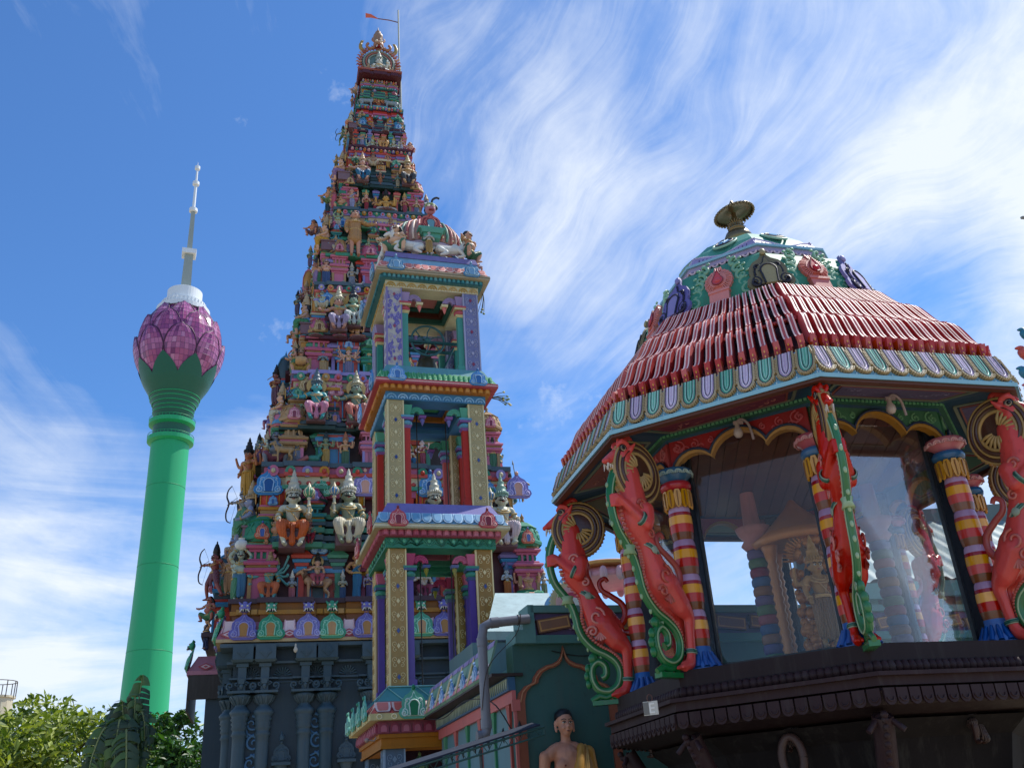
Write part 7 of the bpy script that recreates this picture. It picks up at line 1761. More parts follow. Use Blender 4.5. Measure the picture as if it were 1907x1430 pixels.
# rows on the flank wall itself and a few on the right flank
rf = random.Random(21)
SK = ['#b9806a', '#4f8a8a', '#9aa890', '#c28a62', '#6f7a98', '#a5806a', '#6f9a72', '#8a4a42']; CL = ['#b02f44', '#2f6f9a', '#c9922c', '#2f7a4a', '#7a5a8a', '#c9bfa0', '#c26a3a']
SKN = {'#b9806a': 'tan', '#4f8a8a': 'teal', '#9aa890': 'pale', '#c28a62': 'golden-brown', '#6f7a98': 'grey-blue', '#a5806a': 'brown', '#6f9a72': 'green', '#8a4a42': 'dark red'}; CLN = {'#b02f44': 'crimson', '#2f6f9a': 'blue', '#c9922c': 'yellow', '#2f7a4a': 'green', '#7a5a8a': 'purple', '#c9bfa0': 'cream', '#c26a3a': 'orange'}
seen = set()
for k in range(6):
    s = SS[k]; z = LEV[k]; hh = (LEV[k + 1] - z)
    for j, y in enumerate((-2.75, -1.5, .1)):
        for row in (0, 1):
            while True:
                a, b = rf.choice(SK), rf.choice(CL)
                if (a, b, k) not in seen: seen.add((a, b, k)); break
            kd = rf.choice(['stand', 'woman_crown', 'stand2', 'god_halo', 'strong'] if row == 0 else ['throne', 'guardR', 'throne'])
            x = -GA * s + (.14 if row == 0 else .42) * s; zz_ = z + .01 + (0 if row == 0 else hh * .42)
            if row == 1: x = -GA * (s * .25 + SS[k + 1] * .75) - .05
            yy = y * s + (.0 if row == 0 else .35 * s)
            statue(kd, GT.w(x - .1, yy, zz_), GT.a - pi / 2, hh * (.34 if row == 0 else .46), a, b, '#a58a5c', '%s %s statue in %s facing outward on the left flank, %s' % ('small' if row == 0 else 'seated', SKN[a], CLN[b], TN[k]), 'figures along the left flank of the tall tower')
    if k < 5:
        while True:
            a, b = rf.choice(SK), rf.choice(CL)
            if (a, b, k) not in seen: seen.add((a, b, k)); break
        statue('stand', GT.w(GA * s + .05, -GB * s * .6, z + .01), GT.a + pi / 2.6, hh * .42, a, b, '#a58a5c', '%s statue in %s standing on the right flank, %s' % (SKN[a], CLN[b], TN[k]), 'figures along the right flank of the tall tower')
# smaller figures that crowd the courses between the shrines
for k in range(7):
    s, s1 = SS[k], SS[min(k + 1, 7)]; z = LEV[k]; hh = LEV[k + 1] - z if k < 7 else 1
    for row, n, zf, hf in (((1, 8, .38, .22),) if k < 1 else ((1, 8, .38, .22), (2, 7, .70, .2),) if k < 3 else ((0, 6, .0, .25), (1, 7, .4, .24), (2, 6, .68, .24)) if k == 3 else ((0, (10, 9, 8, 7, 6, 4, 3)[k], .0, .27), (1, (9, 8, 7, 6, 5, 4, 0)[k], .40, .25), (2, (8, 7, 6, 5, 4, 0, 0)[k], .70, .22))):
        for j in range(n):
            x = (-1 + (2 * j + 1) / n + rf.uniform(-.05, .05)) * GA * (s * (1 - zf) + s1 * zf) * .96; y = -GB * (s * (1 - zf) + s1 * zf) + (.42 if row == 0 else .05) * (s + .2)
            for tr_ in range(60):
                a, b = rf.choice(SK), rf.choice(CL)
                if (a, b, k, row) not in seen: seen.add((a, b, k, row)); break
            kd = rf.choice(['stand', 'woman_crown', 'stand2', 'lotus', 'squat', 'strong', 'throne'] if row else ['stand', 'woman', 'stand2', 'woman_crown'])
            statue(kd, GT.w(x, y, z + zf * hh + .01), GT.a + rf.uniform(-.3, .3), hh * hf * rf.uniform(.85, 1.1), a, b, '#a58a5c', 'tiny %s figure in %s %s, %s' % (SKN[a], CLN[b], ('standing back between the lower shrines', 'perched on the mid courses', 'perched just under the cornice')[row], TN[k]), 'tiny figures between the shrines of the tall tower')
# ---- figures on the bell tower roof
zr = 12.35
def bput(px, py, y): return BT.ony(px, py, y)
for (px, py, hpx, kind, skin, cl_, lab, y, rz, items) in ((800, 481, 62, 'stand2', '#a9b5bb', '#b58a3a', 'pale blue god in yellow before the cow, middle of the bell tower roof', -.93, 0, ()),
        (738, 470, 64, 'squat', '#c79a76', '#2f6f4a', 'bearded bare-chested man seated at the left corner of the bell tower roof', -.80, -.5, ()),
        (874, 492, 62, 'squat', '#c79276', '#1f5a3a', 'bearded bare-chested man at the right corner of the bell tower roof', -.86, .75, ()),
        (712, 500, 52, 'kneel', '#c98f86', '#3f8a7a', 'kneeling pink-skinned figure on the left edge of the bell tower roof', -.2, -1.3, ()),
        (888, 500, 40, 'kneel', '#c79276', '#c9a0a0', 'small kneeling figure behind the right corner man on the roof', -.4, 1.4, ())):
    P_ = bput(px, py, y); k = BT.ppm((P_.x, y, zr)); statue(kind, BT.w(P_.x, y, zr), BT.a + rz, hpx / k * 1.1, skin, cl_, '#b8c4b0', lab, items=items)
for (px, L_, lab, y, fl) in ((762, 78, 'white bull lying left of the middle god on the bell tower roof', -.84, -1), (838, 74, 'white bull lying right of the middle god on the bell tower roof', -.84, 1)):
    P_ = bput(px, 478, y); k = BT.ppm((P_.x, y, zr)); animal('bull_lying', BT.w(P_.x, y, zr), BT.a + (pi if fl < 0 else 0), L_ / k, '#cfd0c8', lab)
P_ = bput(782, 478, -.7); animal('cow', BT.w(P_.x, -.66, zr), BT.a + pi, .62, '#8f8aa0', 'grey-lilac cow standing behind the pale blue god on the roof')
P_ = bput(722, 508, -.86); animal('bull_lying', BT.w(-.93, -.35, zr - .02), BT.a - pi / 2, .60, '#cfd0c8', 'white bull with dark stripes lying at the left edge of the roof')
# ================================================================ teal hall wall, side wall and frieze (bell tower frame)
X0, YW = -.14, -5.35
TEAL = C_('#2f5f5c', var=.4, scale=1.6); TEAL2 = C_('#4a7f7c', var=.2, scale=2)
hw = empty('teal_hall', BT.o, BT.a, 'teal plastered hall with an ogee arch relief, purple parapet and painted side eave', 'building')
mb = MB(); mb.box(X0, 9.0, YW, YW + .3, 0, 3.70); obj('front_wall', mb, TEAL, hw)
mb = MB(); mb.box(X0, X0 + .25, YW + .305, -1.15, 0, 3.35); obj('side_wall', mb, C_('#56808a', var=.15, scale=1.5), hw)
mb = MB(); mb.box(X0 + .3, 9.0, YW + .35, -1.2, 3.55, 3.62); obj('roof', mb, TEAL2, hw)
# parapet: strips, purple panel, brown bricks
mb = MB(); mb.box(.14, 9.0, YW - .10, YW + .2, 3.70, 3.80); obj('parapet_band', mb, TEAL2, hw)
mb = MB(); mb.box(.14, 9.0, YW - .02, YW + .2, 3.80, 4.08); obj('parapet_panel', mb, C_('#6a5f8f', var=.2), hw)
mb = MB(); mb.box(.10, 9.0, YW - .10, YW + .2, 4.08, 4.17); obj('parapet_band', mb, TEAL2, hw)
mb = MB(); mb.box(-.13, .139, YW - .12, YW + .3, 3.70, 3.86); mb.box(-.02, .139, YW - .11, YW + .3, 3.86, 4.0); mb.box(.06, .139, YW - .10, YW + .3, 4.0, 4.175); obj('parapet_step', mb, TEAL2, hw)
BRI = MB(); BRI.box(-.22, .22, -.07, 0, -.085, .085, 0); BRI.box(-.18, .18, -.082, -.07, -.05, .05, 1); BRI.box(-.20, .20, -.078, -.07, -.068, .068, 2); BRI = BRI.mesh('relief_brick')
rb2 = random.Random(2)
for k in range(17):
    o = link('relief_brick', BRI, hw, (.40 + k * .50, YW - .02, 3.94), mats=[C_('#6a4a3a'), C_('#7d5a44'), C_('#b58a4a')]); o.rotation_euler = (0, rb2.choice((-.16, -.12, .1, -.2, -.5)), 0)
sc_ = MB(); sc_.tube(spiral(0, 0, .05, 1.2, 0, 1, 12, -.03), .015, 5)
for k in range(16): link('scroll', sc_.mesh('scroll') if k == 0 else bpy.data.meshes['scroll'], hw, (.64 + k * .50, YW - .02, 3.9), mats=[C_('#8f7a9a')])
# ogee arch relief
w0, wa = X0 + .02, .51; half = .62
def ogee(k, dz=0):
    L_ = [(-.66, -3), (-.655, -.56), (-.62, -.44), (-.54, -.36), (-.46, -.33), (-.43, -.31), (-.42, -.26), (-.35, -.17), (-.24, -.115), (-.16, -.10), (-.08, -.06), (-.035, .0), (0, .12)]
    return [(wa + x * k, 3.56 + z * (k if z > -1 else 1) + dz) for x, z in L_] + [(wa - x * k, 3.56 + z * (k if z > -1 else 1) + dz) for x, z in reversed(L_[:-1])]
mb = MB(); mb.strip(ogee(1.0), ogee(.83, -.06), .035, YW); mb.tube([(x, YW - .035, z) for x, z in ogee(.915, -.03)[1:-1]], .012, 5, mi=1); obj('ogee_arch', mb, [C_('#8a4a30'), C_('#a8704a')], hw)
# side wall frieze: saw-tooth, pink band, panelled pilasters
mb = MB(); mb.box(X0 - .05, X0, YW - .02, -1.15, 3.02, 3.16); obj('pink_band', mb, C_('#c2605e'), hw)
mb = MB(); mb.box(X0 - .09, X0, YW - .02, -1.15, 3.162, 3.32); obj('blue_cove', mb, C_('#1f5a80'), hw)
tt = MB(); tt.plate([(-.03, 0), (0, -.0), (.03, 0), (0, -.12)], .012); TOO = tt.mesh('saw_tooth')
n = 46
for k in range(n): link('saw_tooth', TOO, hw, (X0 - .092, YW + .05 + k * (4.15 / n), 3.30), -pi / 2, mats=[C_('#a9b8a0')])
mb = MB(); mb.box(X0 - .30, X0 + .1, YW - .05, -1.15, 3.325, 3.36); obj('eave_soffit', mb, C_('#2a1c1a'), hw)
tp = MB(); tp.add([(-.16, -.02, 0), (.16, -.02, 0), (.16, .12, .42), (-.16, .12, .42), (-.16, .0, -.02), (.16, .0, -.02), (.16, .14, .40), (-.16, .14, .40)], [(0, 1, 2, 3), (7, 6, 5, 4), (0, 4, 5, 1), (1, 5, 6, 2), (2, 6, 7, 3), (3, 7, 4, 0)], mi=0)
for q, (z0, z1, mi) in enumerate(((.01, .07, 1), (.09, .13, 2), (.34, .41, 3))):
    tp.add([(-.15, -.026 + z0 / 3, z0 + .002), (.15, -.026 + z0 / 3, z0 + .002), (.15, -.026 + z1 / 3, z1 + .002), (-.15, -.026 + z1 / 3, z1 + .002)], [(0, 1, 2, 3)], mi=mi)
EAT = tp.mesh('eave_panel')
for k in range(12):
    y = -1.42 - k * .335
    link('eave_panel', EAT, hw, (X0 - .30, y, 3.37), -pi / 2, mats=[C_('#6f9a84'), C_('#d0808a'), C_('#dcc8cc'), C_('#8f80b4')])
    if k % 2:
        mb = MB(); mb.tube([(0, -.02, 0), (0, .04, .18), (0, .09, .36)], [.02, .035, .008], 6, flat=.6); link('eave_fin', mb.mesh('eave_fin'), hw, (X0 - .31, y + .17, 3.38), -pi / 2, mats=[C_('#cdbb86')])
    else:
        link('arch_ornament', KUDU, hw, (X0 - .29, y + .17, 3.37), -pi / 2, .24, km('#5f8fc0', '#8fb8d8', '#b9d4e8'))
for k in range(6):
    y = -1.5 - k * .72; c = '#b8564e' if k % 2 else '#3f8a62'
    mb = MB(); mb.box(X0 - .03, X0, y - .025, y + .025, 0, 2.9); mb.add([(X0 - .03, y - .025, 2.78), (X0 - .03, y + .025, 2.78), (X0 - .04, y + .08, 3.02), (X0 - .04, y - .08, 3.02), (X0, y - .025, 2.78), (X0, y + .025, 2.78), (X0, y + .08, 3.02), (X0, y - .08, 3.02)], [(0, 1, 2, 3), (0, 4, 5, 1), (1, 5, 6, 2), (2, 6, 7, 3), (3, 7, 4, 0)]); obj('pilaster_strip', mb, C_(c), hw)
    mb = MB(); mb.tube([(X0 - .004, y - .36, 2.62), (X0 - .006, y - .36, 2.72), (X0 - .004, y - .36, 2.80)], [.004, .035, .004], 8); obj('vent_slot', mb, C_('#15161c'), hw)
mb = MB(); mb.box(X0 - .04, X0 + .02, YW - .035, YW - .0, 0, 3.05); mb.box(X0 - .06, X0 + .04, YW - .045, YW, 2.92, 3.05); obj('corner_pilaster', mb, C_('#b8564e'), hw)
# drain pipe
pp = [BT.ony(1180 if 0 else 985, 1152, YW - .12), BT.ony(905, 1163, YW - .12), BT.ony(897, 1180, YW - .12), BT.ony(903, 1365, YW - .12), BT.ony(890, 1374, YW - .12)]
pi_ = empty('drain_pipe', BT.o, BT.a, 'grey plastic drain pipe bending down from the teal parapet', 'pipe')
q = [pp[0], pp[1] + Vector((.06, 0, .02))] + [pp[1].lerp(pp[2], .5) + Vector((-.0, 0, .03))] + [pp[2] + Vector((0, 0, -.05)), Vector((pp[2].x, pp[2].y, pp[3].z + .05)), Vector((pp[2].x - .01, pp[2].y, pp[3].z)), Vector((pp[2].x - .07, pp[2].y, pp[3].z - .03))]
PIPE = C_('#6d7078', rough=.35, var=.15)
mb = MB(); mb.tube(q, .058, 16); obj('pipe', mb, PIPE, pi_)
mb = MB()
for a, b in ((q[1], q[0]), (q[3], q[4]), (q[4], q[3])): d_ = (b - a).normalized(); mb = MB(); mb.tube([a, a + d_ * .10], .066, 16); obj('pipe_collar', mb, PIPE, pi_)
mb = MB(); mb.tube([q[-1], q[-1] + Vector((-.05, 0, 0))], .066, 16); obj('pipe_collar', mb, PIPE, pi_)
mb = MB(); mb.tube(smooth_path([q[0] + Vector((-.12, -.05, .05)), q[0] + Vector((-.2, -.06, -.2)), q[3] + Vector((.05, -.06, -.35)), q[4] + Vector((-.06, -.06, .2))], 6), .006, 4); mb.tube([q[0].lerp(q[1], .3) + Vector((0, .064 * cos(a), .064 * sin(a))) for a in [2 * pi * i / 12 for i in range(13)]], .006, 4); obj('cable', mb, C_('#3a2a20'), pi_)
# awning with lattice girder
aw = empty('awning', BT.o, BT.a, 'dark blue sheet awning on a thin lattice girder in front of the teal hall', 'awning')
ya = YW - .75
A0, A1 = BT.ony(740, 1436, ya), BT.ony(1013, 1351, ya); B1 = BT.ony(1015, 1372, ya)
AB = C_('#18263a', rough=.8)
mb = MB(); d_ = (A1 - A0); E_ = A0 - d_ * .6
mb.add([E_ + Vector((0, -.02, .0)), A1 + Vector((-.05, -.02, 0)), A1 + Vector((-.05, .3, .05)), E_ + Vector((0, .3, .05)), E_ + Vector((0, -.02, .02)), A1 + Vector((-.05, -.02, .02)), A1 + Vector((-.05, .3, .07)), E_ + Vector((0, .3, .07))], [(3, 2, 1, 0), (4, 5, 6, 7), (0, 1, 5, 4), (1, 2, 6, 5), (2, 3, 7, 6), (3, 0, 4, 7)]); obj('sheet', mb, AB, aw)
mb = MB(); mb.tube([E_ + Vector((0, 0, -.01)), A1 + Vector((0, 0, -.01))], .014, 6); off = Vector((0, 0, -.09)); mb.tube([E_ + off, A1 + off], .012, 6); mb.tube([A1 + Vector((0, 0, -.01)), A1 + off], .01, 5)
n = 22
for k in range(n): p = E_.lerp(A1, k / n); p2 = E_.lerp(A1, (k + .5) / n); p3 = E_.lerp(A1, (k + 1) / n); mb.tube([p, p2 + off, p3], .006, 4)
obj('girder', mb, C_('#27524f', rough=.4), aw)
mb = MB(); p = BT.ony(895, 1395, ya + .03); mb.tube([p, Vector((p.x, p.y, 0))], .018, 6); mb.tube([Vector((p.x - .3, p.y, p.z - .26)), Vector((p.x + .5, p.y, p.z - .26))], .012, 5); obj('post', mb, C_('#3a4a4c'), aw)
# ---- monk statue against the teal wall
PB = BT.ony(1060, 1430, YW - .16)
mk = empty('monk_statue', BT.w(PB.x, YW - .13, 0), BT.a, 'standing monk statue with long ears and ochre robe over one shoulder before the teal arch', 'statue')
zh = 2.74; V = lambda x, y, z: (x, y, z)
P = [('b', (0, 0, 2.775), (.098, .105, .105)), ('b', (0, -.025, 2.70), (.082, .085, .10)), ('b', (0, -.05, 2.635), (.05, .045, .04)), ('t', [(0, .02, 2.50), (0, .0, 2.66)], [.062, .058]),
     ('t', [(-.22, .02, 2.40), (-.1, .02, 2.46), (.1, .02, 2.46), (.22, .02, 2.40)], [.075, .085, .085, .075]),
     ('t', [(0, .02, 1.75), (0, .01, 1.95), (0, 0, 2.2), (0, .0, 2.36)], [.17, .15, .175, .16]), ('b', (-.09, -.11, 2.27), (.10, .06, .08)), ('b', (.09, -.11, 2.27), (.10, .06, .08)),
     ('t', [(-.27, .02, 2.38), (-.30, .03, 2.1), (-.28, -.05, 1.85), (-.27, -.08, 1.74)], [.075, .06, .05, .045]),
     ('b', (0, -.122, 2.705), (.018, .024, .026)), ('t', [(0, -.10, 2.76), (0, -.125, 2.71)], [.012, .016]),
     ('b', (0, -.112, 2.657), (.030, .014, .009)), ('b', (0, -.108, 2.643), (.024, .014, .009)),
     ('b', (-.045, -.085, 2.69), (.035, .03, .03)), ('b', (.045, -.085, 2.69), (.035, .03, .03)), ('b', (-.038, -.085, 2.775), (.035, .02, .014)), ('b', (.038, -.085, 2.775), (.035, .02, .014))]
for s in (-1, 1): P += [('t', [(s * .106, .02, 2.77), (s * .115, .02, 2.73), (s * .110, .0, 2.655)], [.020, .017, .015]), ('t', [(s * .08, 0, 1.9), (s * .08, 0, 1.0), (s * .08, 0, .62)], [.08, .06, .05]), ('t', [(s * .08, 0, .60), (s * .09, -.16, .58)], [.045, .035])]
for k in range(5): P.append(('t', [(-.29 + .018 * k, -.09, 1.72), (-.29 + .018 * k, -.11, 1.60 + .01 * abs(k - 2))], [.014, .010]))
link('body', sculpt(P, .0125, 'body', 2), mk, mats=[fmat('#c4805e')])
G = [('t', [(0, .01, 2.0), (0, .02, 1.6), (0, .02, 1.1), (0, .02, .72)], [.19, .22, .22, .23]), ('t', [(.27, .02, 2.41), (.31, .03, 2.15), (.27, -.08, 1.95), (.12, -.2, 1.95)], [.088, .08, .065, .06]),
     ('t', [(.2, .06, 2.44), (.16, -.06, 2.46), (.10, -.15, 2.30), (.02, -.18, 2.12), (-.12, -.15, 1.95), (-.2, -.05, 1.85)], [.06, .055, .06, .07, .08, .08]), ('t', [(.17, .02, 2.3), (.15, 0, 2.0)], [.14, .17])]
link('robe', sculpt(G, .014, 'robe', 2), mk, mats=[fmat('#c08a34')])
mb = MB()
for k in range(9):
    t = k / 8; mb.tube(smooth_path([(.25 - .16 * t, .03 - .04 * t, 2.50 - .01 * t), (.21 - .16 * t, -.14 - .02 * t, 2.36 - .07 * t), (.16 - .22 * t, -.21, 2.12 - .1 * t), (.05 - .22 * t, -.22 + .03 * t, 1.80 - .05 * t)], 5), [.016] * 16, 5)
for k in range(12): a = pi + pi * k / 11; mb.tube([(.23 * cos(a), .02 + .225 * sin(a), 1.75), (.235 * cos(a), .02 + .23 * sin(a), .74)], .014, 5)
obj('robe_fold', mb, fmat('#cf9a40'), mk)
mb = MB(); mb.T = Matrix.Translation((0, .028, 2.80)) @ Matrix.Rotation(-.30, 4, 'X'); mb.lathe([(.108, .0), (.112, .03), (.098, .075), (.06, .105), (0, .115)], 24, sq=1.02); mb.T = None; obj('hair', mb, fmat('#14161c'), mk)
mb = MB()
for s in (-1, 1):
    mb.ball((s * .040, -.098, 2.748), (.024, .012, .010), 12, 6, mi=0); mb.ball((s * .040, -.107, 2.748), (.009, .006, .009), 8, 5, mi=1)
    mb.tube([(s * .016, -.105, 2.752), (s * .04, -.111, 2.762), (s * .064, -.095, 2.752)], .004, 4, mi=1); mb.tube([(s * .014, -.108, 2.778), (s * .042, -.108, 2.790), (s * .074, -.088, 2.778)], .0045, 4, mi=1)
    mb.ball((s * .009, -.142, 2.694), (.005, .004, .003), 6, 4, mi=1)
mb.ball((0, -.122, 2.652), (.026, .006, .006), 10, 5, mi=2); mb.ball((-.09, -.168, 2.27), (.012, .006, .012), 8, 5, mi=2); obj('face', mb, [EYEW, HAIR, fmat('#7a2a24')], mk)
mb = MB(); mb.lathe([(.3, 0), (.3, .5), (.34, .52), (.34, .56), (.3, .58)], 20); obj('pedestal', mb, TEAL2, mk)
# ---- roofs and ornaments behind the teal hall
rs = empty('rear_roof', BT.o, BT.a, 'weathered pale blue sloping roof slab just right of the lowest gold pillar', 'roof')
yr = -1.0
c1, c2, c3, c4 = BT.ony(922, 1104, yr), BT.ony(1022, 1104, yr), BT.ony(1040, 1175, yr - 1.6), BT.ony(905, 1175, yr - 1.6)
mb = MB(); vs = [c1, c2, c3, c4]; mb.add(vs + [v + Vector((0, .05, -.12)) for v in vs], [(0, 1, 2, 3), (7, 6, 5, 4), (0, 4, 5, 1), (1, 5, 6, 2), (2, 6, 7, 3), (3, 7, 4, 0)]); obj('slab', mb, C_('#9fb8b8', var=.45, scale=3), rs)
mb = MB(); mb.box(c4.x - .2, c3.x + 3, c4.y + .1, c1.y + .1, 3.6, c4.z - .15); obj('roof_block', mb, C_('#5a7a7c'), rs)
sh = empty('side_shrine', BT.o, BT.a, 'painted shrine roof with a round fringed gable behind the teal parapet', 'shrine')
yd = YW + 1.6
def pt(px, py): return BT.ony(px, py, yd)
def rpt(px, py, dy=0): return BT.ony(px, py, yd + dy)
gc = pt(1062, 1128); gr = 42 / BT.ppm((gc.x, gc.y, gc.z))
for r_, c, th, mi in ((1.0, '#c9bd92', .10, 0), (.78, '#d9a8a0', .13, 0), (.5, '#b8485c', .16, 0), (.25, '#d8cfc0', .19, 0)):
    mb = MB(); mb.plate([(gc.x + gr * r_ * cos(a), gc.z + gr * r_ * sin(a)) for a in [2 * pi * i / 36 for i in range(36)]], th, yd); obj('gable_disc', mb, C_(c), sh)
fm = MB(); fm.tube([(0, 0, 0), (0, -.01, gr * .14)], [.02, .006], 5); FM = fm.mesh('fringe')
for k in range(40): a = 2 * pi * k / 40; o = link('fringe', FM, sh, (gc.x + gr * .95 * cos(a), yd - .08, gc.z + gr * .95 * sin(a)), mats=[C_('#d8cba0')]); o.rotation_euler = (0, pi / 2 - a, 0)
mb = MB(); q = [rpt(1020, 1132), rpt(1042, 1096), rpt(1060, 1080), rpt(1085, 1092)]; mb.tube(smooth_path(q, 5), [.06 + .02 * sin(i) for i in range(16)], 8); q = [rpt(1020, 1138), rpt(1035, 1112), rpt(1046, 1098)]; mb.tube(q, [.05, .06, .03], 8); obj('scroll', mb, C_('#7fb0d4'), sh)
mb = MB(); a_ = rpt(1110, 1064, .5); b_ = rpt(1175, 1064, .5); mb.lathe([(.62, 0), (.64, .05), (.55, .12), (.3, .26), (.08, .34), (.05, .38)], 24, ((a_.x + b_.x) / 2 - .05, yd + .8, a_.z - .12)); obj('pink_dome', mb, C_('#d08a90'), sh)
mb = MB(); mb.lathe([(.66, 0), (.70, .03), (.64, .06)], 24, ((a_.x + b_.x) / 2 - .05, yd + .8, a_.z + .06)); obj('dome_band', mb, C_('#d0923a'), sh)
mb = MB()
for k in range(16): a = 2 * pi * k / 16; c = Vector(((a_.x + b_.x) / 2 - .05, yd + .8, a_.z - .2)); mb.ball(c + Vector((.66 * cos(a), .66 * sin(a), .1)), (.07, .07, .12), 8, 5)
obj('dome_petals', mb, C_('#d9b0b4'), sh)
mb = MB(); mb.box(c3.x - .3, 9.0, yd + .3, yd + 2.0, 3.6, 4.35); obj('shrine_wall', mb, C_('#9a6a72'), sh)
mb = MB(); 
for k in range(14):
    x = gc.x + .4 + k * .34; mb.tube([Vector(p) for p in spiral(x, 4.42, .13, 1.3, pi / 2, 1 if k % 2 else -1, 14, yd + .2)], .03, 5)
obj('scroll_crest', mb, C_('#8fb8a8'), sh)
mb = MB(); mb.box(gc.x + .3, 9.0, yd + .18, yd + .32, 4.28, 4.36); obj('crest_rail', mb, C_('#3f8a7a'), sh)
# corrugated roof behind the pavilion on the right
P1, P2 = EYE + ray(1690, 905) * 19, EYE + ray(1907, 1000) * 15
cr = empty('corrugated_roof', (0, 0, 0), 0, 'pale green-grey corrugated sheet roof seen between the right columns of the pavilion', 'roof')
mb = MB(); x0, x1, n = 5.3, 17.0, 150; vs = []
for k in range(n + 1):
    x = x0 + (x1 - x0) * k / n; dz = .035 * sin(k * 1.7); yy = 15.2 + (x - x0) * .12
    vs += [(x, yy, 4.9 + dz), (x, yy + 3.6, 7.05 + dz)]
mb.add(vs, [(2 * k, 2 * k + 2, 2 * k + 3, 2 * k + 1) for k in range(n)], True); obj('sheet', mb, C_('#8fa3a0', rough=.4, var=.25, scale=1), cr)
mb = MB(); mb.add([(x0, 15.15, 4.85), (x1, 16.76, 4.85), (x1, 16.76, 4.6), (x0, 15.15, 4.6), (x0, 15.25, 4.85), (x1, 16.86, 4.85), (x1, 16.86, 4.6), (x0, 15.25, 4.6)], [(0, 1, 2, 3), (0, 4, 5, 1), (2, 3, 7, 6), (1, 5, 6, 2), (3, 0, 4, 7), (7, 6, 5, 4)]); mb.box(x0 + .2, x0 + .4, 15.5, 15.7, 0, 4.9); mb.box(8, 8.2, 16, 16.2, 0, 5); obj('fascia_beam', mb, C_('#6f9a90'), cr)
mb = MB(); mb.box(5.4, 16, 18.6, 18.8, 0, 7.0); obj('rear_wall', mb, C_('#5a6a68'), cr)
# spiky crest of bird-like curls at the right border
fr_ = Frame(8.05, 12.5, 0); sp = empty('painted_spire', (0, 0, 0), 0, 'stack of blue and red bird-shaped curls against the sky at the right border', 'ornament')
for k, (px, py, c, w) in enumerate(((1911, 580, '#c24a4a', 1), (1898, 620, '#2f7f98', 1.2), (1894, 655, '#c8503f', 1.3), (1896, 692, '#2f7f98', 1.2), (1906, 722, '#c86a6a', 1))):
    p = EYE + ray(px, py) * (12.5 / ray(px, py).y); s = .115 * w
    mb = MB(); mb.tube(smooth_path([(p.x - s * .1, p.y, p.z + s * .35), (p.x + s * .5, p.y, p.z + s * .3), (p.x + s * .8, p.y, p.z - s * .4), (p.x + s * 3.6, p.y, p.z - s * 1.4)], 5), [s * (.08 + .05 * min(i, 10)) for i in range(16)], 8)
    mb.tube([(p.x + s * .9, p.y - .05, p.z - s * .2), (p.x + s * .5, p.y - s * .4, p.z + s * .1)], .012, 5, mi=1); obj('curl', mb, [C_(c, rough=.35), C_('#e0e0d8')], sp)
p = EYE + ray(1903, 408) * (12.5 / ray(1903, 408).y); mb = MB(); mb.tube(smooth_path([(p.x, p.y, p.z), (p.x + .1, p.y, p.z + .02), (p.x + .9, p.y, p.z - .1), (p.x + .9, p.y, 0)], 4), [.01, .02, .03, .04, .05, .06, .07, .08, .09], 8); obj('tip', mb, C_('#8a8f8c'), sp)
mb = MB(); q = EYE + ray(1935, 720) * (12.5 / ray(1935, 720).y); mb.tube([(q.x + .1, q.y, 0), (q.x + .1, q.y, q.z - .6), (q.x + .12, q.y, q.z)], [.2, .15, .05], 10); obj('core', mb, C_('#3f7f8a'), sp)
# ---- inside the pavilion: gilded shrine, deity, many-coloured post
GO = paint('#b4701c', rough=.3, metal=.15, var=.3, scale=6)
gs = empty('golden_shrine', PV.w(0, 0, 0), 0, 'gilded shrine pillars and canopy standing inside the glass pavilion', 'shrine')
for (x, y) in ((.35, .1), (-.25, .35), (.5, .6), (-.1, .75)):
    mb = MB(); mb.lathe([(.10, 2.82), (.12, 2.86), (.06, 2.92)] + [(.045 + .02 * (k % 2), 2.95 + k * .045) for k in range(28)] + [(.08, 4.25), (.10, 4.30), (.05, 4.36)], 14, (x, y, 0)); obj('pillar', mb, GO, gs)
mb = MB(); mb.lathe([(.55, 2.82), (.55, 2.95), (.48, 2.98), (.5, 3.05), (.42, 3.1)], 20, (.12, .45, 0)); mb.lathe([(.5, 4.3), (.55, 4.36), (.4, 4.46), (.25, 4.6), (.1, 4.75), (.03, 4.85)], 20, (.12, .45, 0)); obj('canopy', mb, GO, gs)
mb = MB(); rg_ = random.Random(9)
for k in range(160):
    a = rg_.uniform(0, 6.28); mb.ball((.12 + .2 * cos(a), .15 + .1 * sin(a), rg_.uniform(3.1, 4.3)), (rg_.uniform(.03, .07),) * 3, 6, 4)
for k in range(24): a = pi * k / 23; mb.tube([(.12 + .22 * cos(a), .05, 4.05 + .22 * sin(a)), (.12 + .33 * cos(a), .05, 4.05 + .33 * sin(a))], [.02, .005], 5)
obj('ornament_mass', mb, GO, gs)['kind'] = 'stuff'
statue('stand', PV.w(.0, 0, 2.95) + Vector((.0, -.35, .1)), .1, 1.15, '#a8742c', '#8a5a20', '#b9863a', 'gilded deity standing in front of the golden shrine inside the pavilion', orn='#c9984a')
MC = ['#3f5f8a', '#8f2f3a', '#4f6f3f', '#5f4a7a', '#8a5a2c']
